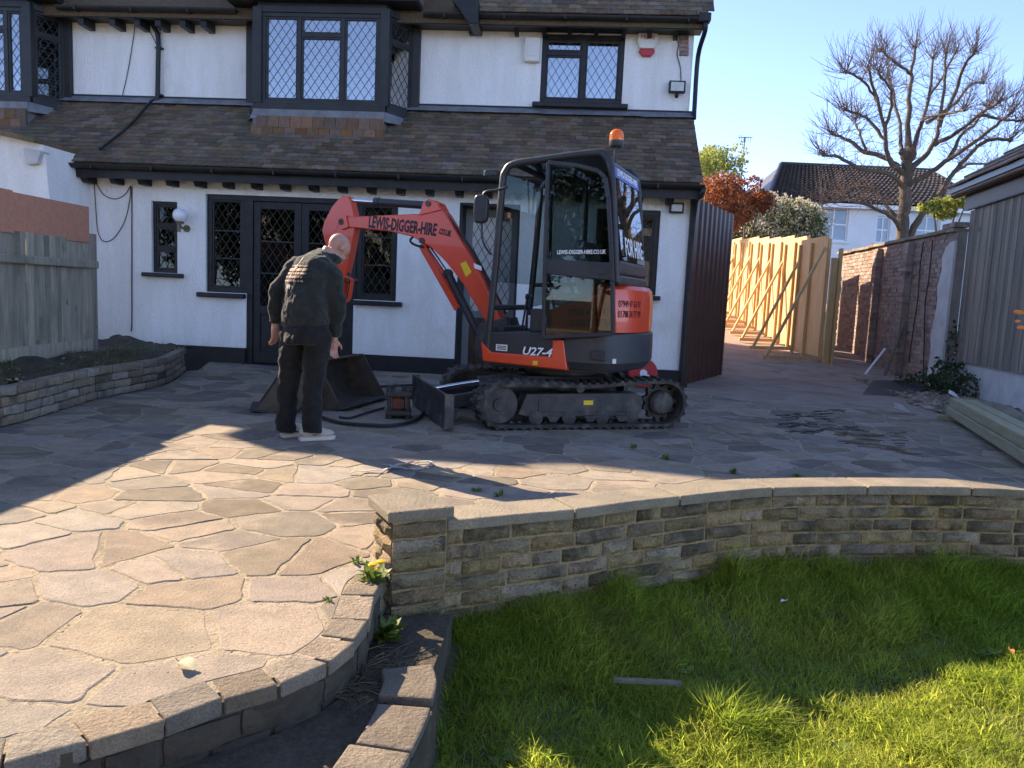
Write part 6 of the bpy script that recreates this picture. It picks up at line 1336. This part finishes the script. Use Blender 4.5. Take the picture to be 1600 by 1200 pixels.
# old brick wall with piers
W0 = Vector((6.68,11.95,0)); W1 = Vector((7.45,17.9,0)); wd = (W1-W0).normalized(); WL = (W1-W0).length; WF_ = Frame(W0, math.degrees(math.atan2(wd.y, wd.x)))
bwall = thing('brick_boundary_wall', 'tall old brick boundary wall with piers and peeling render at its near end', 'wall', W0, WF_.yaw)
WH = 2.42; b = MB(); b.box(.0,WL,-.16,-.012,-.1,WH); b.build('wall_core', M['brickmortar'], bwall)
bl_ = []; row = 0; z = .02
def wall_drop(x): return 0.0
while z < WH-.06:
    x = .52 - (.11 if row % 2 else 0)+.05*math.sin(z*5)+.06*math.sin(z*2.1+1)
    while x < WL-.2: bl_.append((x+.107, z+.0325)); x += .225
    z += .075; row += 1
ms = []
for k in range(5):
    r_ = random.Random(k); q = MB(); j = lambda: r_.uniform(-.003,.003)
    q.add([(-.107,-.05,-.0325),(.107,-.05,-.0325),(.107,.0+j(),-.0325+j()),(-.107,0+j(),-.0325+j()),(-.107,-.05,.0325),(.107,-.05,.0325),(.107,0+j(),.0325+j()),(-.107,0+j(),.0325+j())], [(0,3,2,1),(4,5,6,7),(0,1,5,4),(1,2,6,5),(2,3,7,6),(3,0,4,7)]); ms.append(q)
mm = [q.mesh('brick') for q in ms]
for q in mm: q.materials.append(M['brick'])
bl_.sort(key=lambda s: s[0]); big = MB()
for i, (x, z) in enumerate(bl_):
    if i < 300: put('brick', random.choice(mm), None, bwall, loc=(x, random.uniform(-.004,.004), z), rot=(0,0,random.uniform(-.01,.01)))
    else:
        q = random.choice(ms); big.add([(a_+x, b_+random.uniform(-.003,.003), c_+z) for a_, b_, c_ in q.v], q.f, random.uniform(.01,.99))
big.build('far_bricks', M['brick'], bwall, kind='stuff')
for x in (1.75, 3.35):
    b = MB(); z = .0
    while z < WH-.1: b.box(x-.11+random.uniform(-.004,.004), x+.11+random.uniform(-.004,.004), 0.005, .115+random.uniform(-.004,.004), z+.005, z+.07, random.uniform(.01,.99)); z += .075
    b.box(x-.10,x+.10,.0,.10,0,WH-.05); b.build('pier', M['brick'], bwall)
x = -.0
while x < WL: b = MB(); b.box(0,.28,-.20,.06,0,.055); b.build('coping_tile', M['bedbrick'], bwall, loc=(x, 0, WH+.0+random.uniform(-.005,.008)), rot=(random.uniform(-.03,.03),random.uniform(-.02,.02),random.uniform(-.02,.02)), bevel=.006); x += .285
ed = [(-.02,.0),(.42,.0),(.50,.25),(.44,.5),(.52,.8),(.45,1.1),(.40,1.35),(.47,1.6),(.36,1.85),(.40,2.05),(.30,2.2),(.14,2.27),(-.02,2.28)]
b = MB(); b.prism(ed, -.02, .022); b.build('peeling_render', M['oldrender'], bwall, bevel=.01)
for k in range(2): b = MB(); b.box(-.05+.24*k,.17+.24*k,-.15,.06,2.48,2.56); b.build('brick', M['brick'], bwall, bevel=.006)
for pts in ([(1.20,2.35),(1.23,1.9),(1.18,1.4),(1.24,.9),(1.28,.3)], [(.82,2.35),(.80,1.8),(.84,1.3),(.72,.7),(.62,.2),(.55,.05)]): b = MB(); b.tube(smoothline([(x, .03, z) for x, z in pts], 4), .010, 6); b.build('cable', M['cable'], bwall, smooth=60)
b = MB(); b.beam((1.65,.28,.0),(1.5,.10,1.0),.03,.05); t = b.build('leaning_board', M['fencedark'], None); t.location = W0; t.rotation_euler = (0,0,WF_.yaw); t['label'] = 'dark board leaning against a pier of the brick wall'; t['category'] = 'board'
b = MB(); p1 = G(1352,585,.05); b.tube([(p1.x,p1.y,.05),(p1.x+.42,p1.y+.25,.50)], .020, 8); o = b.build('plastic_pipe', M['white_pl'], None, smooth=40); o['label'] = 'white plastic pipe leaning among the rubble at the brick wall'; o['category'] = 'pipe'
# dark sheet cover on the drive
pl = [G(1345,618),G(1362,602),G(1440,604),G(1450,612),G(1400,622)]; cen = sum(pl, Vector())/5; b = MB(); b.slab([(p.x-cen.x, p.y-cen.y) for p in pl], .0, .03); o = b.build('ground_cover_sheet', M['blackplastic'], None, loc=(cen.x, cen.y, .012), rot=(.06,0,0), bevel=.006, label='black sheet lying over a hole in the drive by the brick wall', cat='sheet')
# garage / outbuilding with dark boards on a white plinth
gdir = (Vector((6.2,9.0,0))-Vector((6.82,11.9,0))).normalized(); G0 = Vector((6.80,11.85,0)); gar = thing('garage', 'outbuilding with dark weathered boards on a white plinth and overhanging tiled roof', 'outbuilding', G0, math.atan2(gdir.y, gdir.x))
# local x runs towards the camera, +y is away to the right
b = MB(); b.box(0,4.2,.03,.2,-.1,.50); b.build('plinth', M['oldrender'], gar)
x = 0.0; k = 0
while x < 4.2: w2 = random.uniform(.11,.15); b = MB(); b.box(0,w2-.004,-.006*(k % 2),.03,.46,2.72); b.build('board', M['fencedark'], gar, loc=(x, 0, 0)); x += w2; k += 1
b = MB(); b.box(0,4.2,.05,.2,.5,3.1); b.build('wall', M['fencedark'], gar)
b = MB(); b.tube([(0,-.03,2.735),(4.2,-.03,2.735)], .014, 8); b.build('pipe', M['steel_dk'], gar, smooth=40)
b = MB(); b.box(-.25,4.2,-.02,.03,2.75,3.05); b.build('fascia', M['wood_brown'], gar)
b = MB(); b.tube([(-.45,-.10,3.02),(4.2,-.10,3.02)], .07, 10); b.box(-.45,4.2,-.14,.1,3.04,3.10); b.build('gutter', M['black'], gar, smooth=40)
rf = MB(); rf.add([(-.5,-.2,3.10),(4.2,-.2,3.10),(4.2,2.4,4.9),(-.5,2.4,4.9),(-.5,-.2,3.02),(4.2,-.2,3.02),(4.2,2.4,4.82),(-.5,2.4,4.82)], [(0,1,2,3),(7,6,5,4),(0,4,5,1),(1,5,6,2),(2,6,7,3),(3,7,4,0)]); rf = rf.build('roof', M['pantile'], gar)
for r in range(9):
    for k in range(12):
        b = MB(); b.box(0,.34,-.0,.36,0,.035); o = b.build('roof_tile', M['pantile'], rf, loc=(-.52+k*.345, -.24+r*.26, 3.10+r*.18), rot=(.50,random.uniform(-.02,.02),0), bevel=.006)
b = MB(); b.prism([(-.50,3.05),(.9,3.05),(.9,3.45),(.2,3.45)], .4, .5); b.build('verge_board', M['black'], gar)
# sleepers stacked at the right
tn, tf = G(1600,737), G(1478,655); td = (tn-tf).normalized(); ta = math.atan2(td.y, td.x); k = 0
for (off, lev, sh, lab) in ((.05,0,0,'lower front treated timber sleeper in the stack by the patio'),(.20,0,.05,'lower back treated timber sleeper in the stack by the patio'),(.07,1,.02,'upper front treated timber sleeper of the stack by the patio'),(.20,1,.10,'upper back treated timber sleeper of the stack by the patio')):
    nrm = Vector((-td.y, td.x, 0)); p = tf+nrm*off+td*sh; b = MB(); b.box(0,3.2,-.058,.058,.0,.095); b.build('timber_sleeper', M['sleeper'], None, loc=(p.x, p.y, .055+.098*lev), rot=(0,0,ta), bevel=.008, label=lab, cat='sleeper', group='treated timber sleepers'); k += 1
b = MB(); q = tf+td*.08; b.box(-.05,.05,-.1,.35,0,.052); b.build('timber_bearer', M['sleeper'], None, loc=(q.x, q.y, .002), rot=(0,0,ta), bevel=.006, label='short timber bearer under the sleeper stack', cat='timber')
# weathered log, boards by the plinth
for (a, c, r_, lab, nm) in ((G(1540,650,.1), G(1640,690,.12), .12, 'mossy split log lying behind the timber sleepers', 'split_log'),):
    b = MB(); P = [a.lerp(c, i/6)+Vector((random.uniform(-.02,.02),random.uniform(-.02,.02),random.uniform(-.015,.015))) for i in range(7)]; b.tube([(p.x, p.y, p.z+.05) for p in P], [r_*random.uniform(.88,1.05) for _ in P], 12); o = b.build(nm, M['log'], None, smooth=45); o['label'] = lab; o['category'] = 'log'
for (a, c, lab) in ((G(1558,596,.12), G(1640,612,.12), 'grey plank end lying by the white plinth'), (G(1585,575,.3), G(1660,590,.3), 'second grey plank end stacked above the first by the white plinth')):
    b = MB(); b.beam(a, c, .18, .05); b.build('plank', M['log'], None, bevel=.006, label=lab, cat='plank')
# ivy and weeds at the foot of the rendered wall end
t = thing('ivy', 'dark ivy growing at the foot of the peeling wall end', 'ivy', (6.5,11.5,0)); leafcloud('foliage', [((.15,.1,.2),(.4,.35,.3)),((.3,.35,.6),(.14,.14,.45)),((.0,-.4,.15),(.5,.35,.22)),((-.3,.2,.1),(.35,.3,.15))], 1500, .07, M['leafdark'], t); b = MB(); b.tube([(.3,.3,0),(.32,.36,.5),(.28,.36,1.0)], .012, 6); b.tube([(0,0,0),(.1,.1,.3)], .01, 6); b.build('stem', M['twigdry'], t)
# orange leafed twig at the right edge
c = atY(1592,490,4.6); t = thing('young_shrub', 'thin twig with orange leaves reaching in at the right edge', 'shrub', (c.x+.25, c.y, 0)); b = MB(); o_ = Vector((c.x+.25, c.y, 0))
b.tube([(0,0,-.2),(.02,0,.5),(.0,0,.9),(-.1,0,1.12),(-.27,0,1.22)], [.008,.007,.005,.004,.002], 6); b.build('stem', M['twigdry'], t, smooth=60)
for (px, py, s_) in ((1592,488,.06),(1596,512,.055),(1590,502,.04),(1578,463,.018)):
    q = atY(px, py, 4.6)-o_; b = MB(); b.ell((0,0,0), (s_*.5,s_*.06,s_*.22), Matrix.Rotation(random.uniform(-.5,.5), 3, 'Y') @ Matrix.Rotation(random.uniform(-.6,.6), 3, 'Z'), 10, 6); b.v = [tuple(Vector(v)+q) for v in b.v]; b.build('leaf', M['orangeleaf'], t, smooth=60)

# ================================================================ BACKGROUND
# bare pollarded tree: limbs measured in the photograph, given depth
tY = 19.5; tr0 = atY(1412,345,tY); tree = thing('pollarded_tree', 'large bare pollarded tree with thin reddish shoots behind the brick wall', 'tree', (tr0.x, tr0.y, .5))
T0 = Vector(tree.location)
def tz(x, y, d=0.0): return atY(1050+x/2.909, y/2.909, tY+d)-T0
rr = random.Random(5)
base = tz(1045,1000); limbs = [([(1050,1160),(1048,1040),(1055,950),(1060,850),(1072,740),(1075,700)], .30, .20, 0, 0),
 ([(1075,710),(1075,600),(1080,450),(1090,330),(1105,215)], .17, .05, 0, .3), ([(1075,740),(1120,600),(1165,450),(1185,265)], .13, .05, 0, 1.2), ([(1075,770),(1150,710),(1195,640),(1215,560),(1240,400),(1245,245)], .15, .05, 0, .8),
 ([(1065,790),(1000,745),(972,680),(960,560),(930,450),(890,310)], .15, .05, 0, -.8), ([(1030,765),(970,715),(880,690),(800,640),(728,606)], .14, .06, 0, .9), ([(1190,660),(1300,600),(1400,520),(1485,463)], .11, .05, .6, -1.0),
 ([(1060,850),(1180,780),(1260,720),(1340,670),(1450,590),(1545,508)], .15, .05, 0, -1.6), ([(1075,1080),(1130,980),(1200,900),(1280,790),(1350,700),(1430,640),(1535,632)], .17, .06, 0, -.9), ([(1055,860),(990,790),(860,770),(760,715),(685,706)], .12, .05, 0, -1.3),
 ([(1050,1060),(1010,1000),(960,965),(880,930),(800,912),(690,925)], .12, .04, 0, -1.0), ([(1045,1010),(980,950),(940,880),(870,850),(780,872)], .10, .04, 0, 1.0), ([(1040,700),(1040,600),(1010,450),(985,345)], .10, .05, 0, 1.5),
 ([(1160,560),(1290,470),(1350,390),(1415,372)], .09, .05, .8, 1.8), ([(1210,580),(1290,420),(1330,300),(1372,235)], .09, .05, .6, -.9), ([(962,600),(1000,480),(990,400),(940,335)], .08, .045, -.3, -1.2), ([(972,640),(900,555),(850,520),(785,498)], .08, .05, -.4, .3),
 ([(1400,520),(1500,545),(1590,548)], .07, .04, -.6, -1.2), ([(1088,340),(1040,300),(1000,270),(945,225)], .07, .045, .2, -.6), ([(1260,720),(1310,620),(1380,560),(1440,480)], .09, .045, -.3, .8), ([(890,690),(850,600),(830,540)], .06, .04, .3, 1.0), ([(1165,450),(1215,370),(1290,240)], .07, .04, .8, 1.6), ([(1280,790),(1340,750),(1420,745),(1480,760)], .07, .035, -.3, .5), ([(930,450),(880,380),(830,340),(790,328)], .06, .04, -.5, -1.5), ([(1120,600),(1150,540),(1240,520),(1330,500)], .06, .04, .3, -1.5)]
b = MB(); tips = []; spots = []
for pts, r0, r1, d0, d1 in limbs:
    n = len(pts); P = smoothline([tz(x, y, lerp(d0, d1, i/(n-1))) for i, (x, y) in enumerate(pts)], 4); P = [p+Vector((rr.uniform(-.02,.02),rr.uniform(-.03,.03),rr.uniform(-.02,.02))) for p in P]
    m = len(P); b.tube(P, [.58*lerp(r0, r1, (i/(m-1))**.6)*rr.uniform(.93,1.07) for i in range(m)], 9); b.ell(P[-1], (r1*1.0,)*3, None, 8, 6); tips.append((P[-1], (P[-1]-P[-4]).normalized()))
    for i in range(m//3, m): spots.append((P[i], (P[i]-P[i-1]).normalized()))
b.build('trunk', M['bark'], tree, smooth=60)
b = MB()
def shoot(p, d, L, r, lev=0):
    q = [p]; 
    for i in range(3): d = (d+Vector((rr.gauss(0,.16),rr.gauss(0,.16),rr.gauss(.10,.12)))).normalized(); q.append(q[-1]+d*L/3)
    b.tube(q, [r, r*.8, r*.6, r*.3], 4, rr.uniform(.01,.99), False)
    if lev < 1:
        for i in range(rr.randint(0,2)): k = rr.randint(1,2); shoot(q[k], (d+Vector((rr.gauss(0,.5),rr.gauss(0,.5),rr.gauss(.2,.3)))).normalized(), L*.5, r*.6, lev+1)
for p, d in tips:
    for i in range(26): shoot(p+Vector((rr.gauss(0,.06),rr.gauss(0,.06),rr.gauss(0,.05))), (d*.5+Vector((rr.gauss(0,.55),rr.gauss(0,.55),rr.uniform(.2,1.1)))).normalized(), rr.uniform(.35,.95), .0075)
for p, d in spots:
    for i in range(5): shoot(p, (Vector((rr.gauss(0,.8),rr.gauss(0,.8),rr.uniform(-.3,1.0)))).normalized(), rr.uniform(.25,.85), .0065)
b.build('crown', M['twig'], tree)
# white house with hipped pantile roof
fY = 34.0; def_p = lambda x, y, d=0: atY(x, y, fY+d)
q0 = def_p(1205,330); fh = thing('distant_house', 'distant white house with dark hipped pantile roof behind the bare tree', 'house', (q0.x, q0.y, 0)); F0 = Vector(fh.location)
ez = def_p(1350,322).z; x0 = 0; x1 = def_p(1530,330).x-F0.x; rz_ = def_p(1340,263,4.2).z; xr0 = def_p(1222,262,4).x-F0.x; xr1 = def_p(1456,262,4).x-F0.x
WN = [(def_p(1284,322).x-F0.x, def_p(1328,322).x-F0.x, def_p(1300,376).z, def_p(1300,324).z), (def_p(1371,345).x-F0.x, def_p(1392,345).x-F0.x, def_p(1300,376).z, def_p(1371,338).z), (def_p(1430,345).x-F0.x, def_p(1470,345).x-F0.x, def_p(1300,376).z, def_p(1371,334).z)]
hole_wall('wall', x0, x1, -.2, ez, WN, 0, .3, M['farwhite'], fh); b = MB(); b.box(x0, x1, .3, 8, -.2, ez); b.build('rear_block', M['farwhite'], fh)
for (a, c, z0, z1) in WN:
    b = MB(); w2 = .06
    for xx in (a, (a+c)/2-w2/2, c-w2): b.box(xx, xx+w2, .10, .16, z0, z1)
    for zz in (z0, (z0+z1)/2-w2/2, z1-w2): b.box(a, c, .095, .165, zz, zz+w2)
    o = b.build('window', M['white_pl'], fh); g = MB(); g.box(a+.02, c-.02, .12, .14, z0+.02, z1-.02); g.build('pane', M['farglass'], o); g = MB(); g.box(a-.08,c+.08,-.08,.1,z0-.1,z0-.01); g.build('sill', M['farwhite'], o)
b = MB(); b.box(x0-.3, x1+.3, -.42, -.3, ez-.16, ez+.02); b.box(x0-.3,x1+.3,-.3,.0,ez-.05,ez-.02); b.build('gutter', M['white_pl'], fh)
def slope(name, A, B, C_, D_, nu, nv):                                # corrugated pantile slope, rows stepped
    A, B, C_, D_ = map(Vector, (A, B, C_, D_)); nrm = (B-A).cross(D_-A).normalized(); b = MB(); v = []; 
    for j in range(nv*2+1):
        t_ = (j//2+(j % 2)*.98)/nv if j < nv*2 else 1.0; t_ = min(t_, 1)
        for i in range(nu*3+1):
            s_ = i/(nu*3); p = A.lerp(B, s_).lerp(D_.lerp(C_, s_), t_); h = .07*(1 if i % 3 == 1 else 0)+(.10 if j % 2 == 0 else 0); v.append(p+nrm*h)
    w2 = nu*3+1; b.add(v, [(j*w2+i, j*w2+i+1, (j+1)*w2+i+1, (j+1)*w2+i) for j in range(nv*2) for i in range(nu*3)]); return b.build(name, M['pantile'], fh, kind='stuff')
slope('roof_slope', (x0-.35,-.4,ez), (x1+.35,-.4,ez), (xr1,4.2,rz_), (xr0,4.2,rz_), 42, 15)
b = MB(); b.add([(x0-.35,-.4,ez),(xr0,4.2,rz_),(x0-.35,8.4,ez)], [(0,1,2)]); b.add([(x1+.35,-.4,ez),(x1+.35,8.4,ez),(xr1,4.2,rz_)], [(0,1,2)]); b.add([(x0-.35,8.4,ez),(xr0,4.2,rz_),(xr1,4.2,rz_),(x1+.35,8.4,ez)], [(0,1,2,3)]); rf = b.build('roof', M['pantile'], fh)
b = MB(); b.tube([(xr0,4.2,rz_+.03),(xr1,4.2,rz_+.03)], .13, 8); b.tube([(x0-.35,-.4,ez+.05),(xr0,4.2,rz_+.03)], .11, 8); b.tube([(x1+.35,-.4,ez+.05),(xr1,4.2,rz_+.03)], .11, 8); b.build('ridge_tile', M['pantile'], rf)
# antenna mast far behind the shrubs
p = atY(1160,250,42); q = atY(1164,214,42); b = MB(); b.tube([(p.x,p.y,0),(p.x+.02,p.y,p.z),(q.x,q.y,q.z)], .035, 6); an = b.build('aerial_mast', M['steel_dk'], None, smooth=60, label='thin television aerial on a mast above the yellow tree', cat='aerial'); b = MB()
for i in range(6): b.beam((q.x-.3+i*.12, q.y, q.z-.05-.22), (q.x-.3+i*.12, q.y, q.z-.05+.16-i*.02), .02, .02)
b.beam((q.x-.35,q.y,q.z-.05),(q.x+.4,q.y,q.z-.0),.03,.03); b.build('aerial_element', M['steel_dk'], an)
# shrubs and trees beyond the gate
def pl_at(name, label, cat, px, py, Y, rx, rz, n, size, m, base, **kw):
    c = atY(px, py, Y); return plant(name, label, cat, (c.x, c.y, c.z), (rx, rx*.9, rz), n, size, m, base=base, **kw)
pl_at('spring_tree', 'pale yellow green tree in young leaf showing beside the house eaves', 'tree', 1112,277,38, 1.9,1.7, 5200, .16, M['leafyel'], .5, seed=3, lum=18, k=.36)
pl_at('red_shrub', 'tall shrub with young red leaves above the dark gate', 'shrub', 1128,322,24, 1.15,1.0, 5200, .12, M['leafred'], .6, seed=5, lum=16)
pl_at('red_shrub', 'lighter red leaved shrub top beside the white blossom', 'shrub', 1168,306,26, .95,.75, 3200, .12, M['leafred'], .6, seed=8, lum=12)
pl_at('blossom_shrub', 'large shrub covered in pale blossom behind the hoarding', 'shrub', 1205,362,27, 1.65,1.15, 7000, .12, M['leafmid'], .8, seed=11, lum=20, extra=(5200,.10,M['blossom']))
pl_at('blossom_shrub', 'smaller pale blossom shrub above the middle of the hoarding', 'shrub', 1252,352,29, .85,.85, 3200, .11, M['leafmid'], .9, seed=13, lum=12, extra=(2600,.10,M['blossom']))
pl_at('evergreen_shrub', 'dark evergreen shrub filling the space between gate and hoarding', 'shrub', 1140,420,26.5, 1.2,1.5, 9000, .13, M['leafdark'], .8, seed=17, lum=22)
pl_at('evergreen_shrub', 'low dark evergreen below the white blossom shrub', 'shrub', 1190,415,28, 1.6,1.3, 6000, .13, M['leafdark'], .8, seed=19, lum=18)
p = atY(1136,490,27.3); b = MB(); b.box(-1.4,.5,0,.25,-.4,.35); b.build('low_wall', M['brick'], None, loc=(p.x, p.y, .85), label='low brick wall below the evergreen at the end of the drive', cat='wall')
pl_at('ivy_bush', 'yellow green ivy bush behind the rendered wall end', 'bush', 1480,322,17.5, .75,.38, 2200, .10, M['leafyel'], 1.5, seed=23, lum=8)
# unseen street side, added for bounce light and reflections: pale forecourt and the sunlit houses opposite
sheet('bounce_forecourt', lambda x, y: -.30, -30, 30, 12, -15.5, -1.6, 8, mat('bounce_paving', (.40,.36,.30), (.32,.285,.235), 3, .9, .3, 30), kind='structure')  # unseen pale ground added to bounce sunlight onto the house front
for i, (x, lab, wm) in enumerate(((-13,'cream rendered house added unseen across the street for bounce light, mirrored in the small window','cream'), (-1,'white rendered house added unseen straight across the street for bounce light, mirrored in the door panes','white'), (11,'pale brick house added unseen across the street for bounce light, mirrored in the cab rear window','brick'))):
    t = thing('added_street_house', lab, 'house', (x, -17, -.3), 0, 'added bounce light houses across the street'); wmat = [M['cream_pl'], M['farwhite'], M['oldrender']][i]
    hs = [(-3.6,-2.0,3.3,4.6), (2.0,3.6,3.3,4.6), (-3.8,-1.8,.8,2.2), (1.8,3.8,.8,2.2), (-.6,.6,.02,2.1)]
    hole_wall('wall', -5, 5, 0, 5.4, hs, -.25, 0, wmat, t)
    b = MB(); b.box(-5, 5, -6, -.25, 0, 5.4); b.build('rear_block', wmat, t)
    for (a, c, z0, z1) in hs[:4]:
        b = MB(); b.box(a, c, -.16, -.10, z0, z0+.08); b.box(a, c, -.16, -.10, z1-.08, z1); b.box(a, a+.07, -.16, -.10, z0+.08, z1-.08); b.box(c-.07, c, -.16, -.10, z0+.08, z1-.08); b.box((a+c)/2-.03, (a+c)/2+.03, -.16, -.10, z0+.08, z1-.08); o = b.build('window', M['white_pl'], t); g = MB(); g.box(a+.05, c-.05, -.14, -.13, z0+.05, z1-.05); g.build('pane', M['farglass'], o)
    b = MB(); b.box(-.58, .58, -.15, -.10, 0, 2.08); b.build('door', M['wood_brown'], t)
    b = MB(); b.add([(-5.4,.4,5.3),(5.4,.4,5.3),(4.0,-3,8.2),(-4.0,-3,8.2),(-5.4,-6.4,5.3),(5.4,-6.4,5.3)], [(0,1,2,3),(1,5,2),(0,3,4),(3,2,5,4),(0,4,5,1)]); b.build('roof', M['tile'], t)
for i, (x, lab) in enumerate(((-8.5,'round street tree between the cream and white houses opposite'), (5,'round street tree between the white and pale houses opposite'), (-12.6,'broad street tree before the cream house opposite'), (-16.8,'broad street tree at the far end of the cream house opposite'))):
    plant('street_tree', lab, 'tree', (x, -10.5, 3.0+(1.6 if i > 1 else 0)), (2.3,1.7,2.5+(1.4 if i > 1 else 0)), 4600, .30, M['leafdark'], base=-.3, seed=40+i, lum=14, group='street trees')
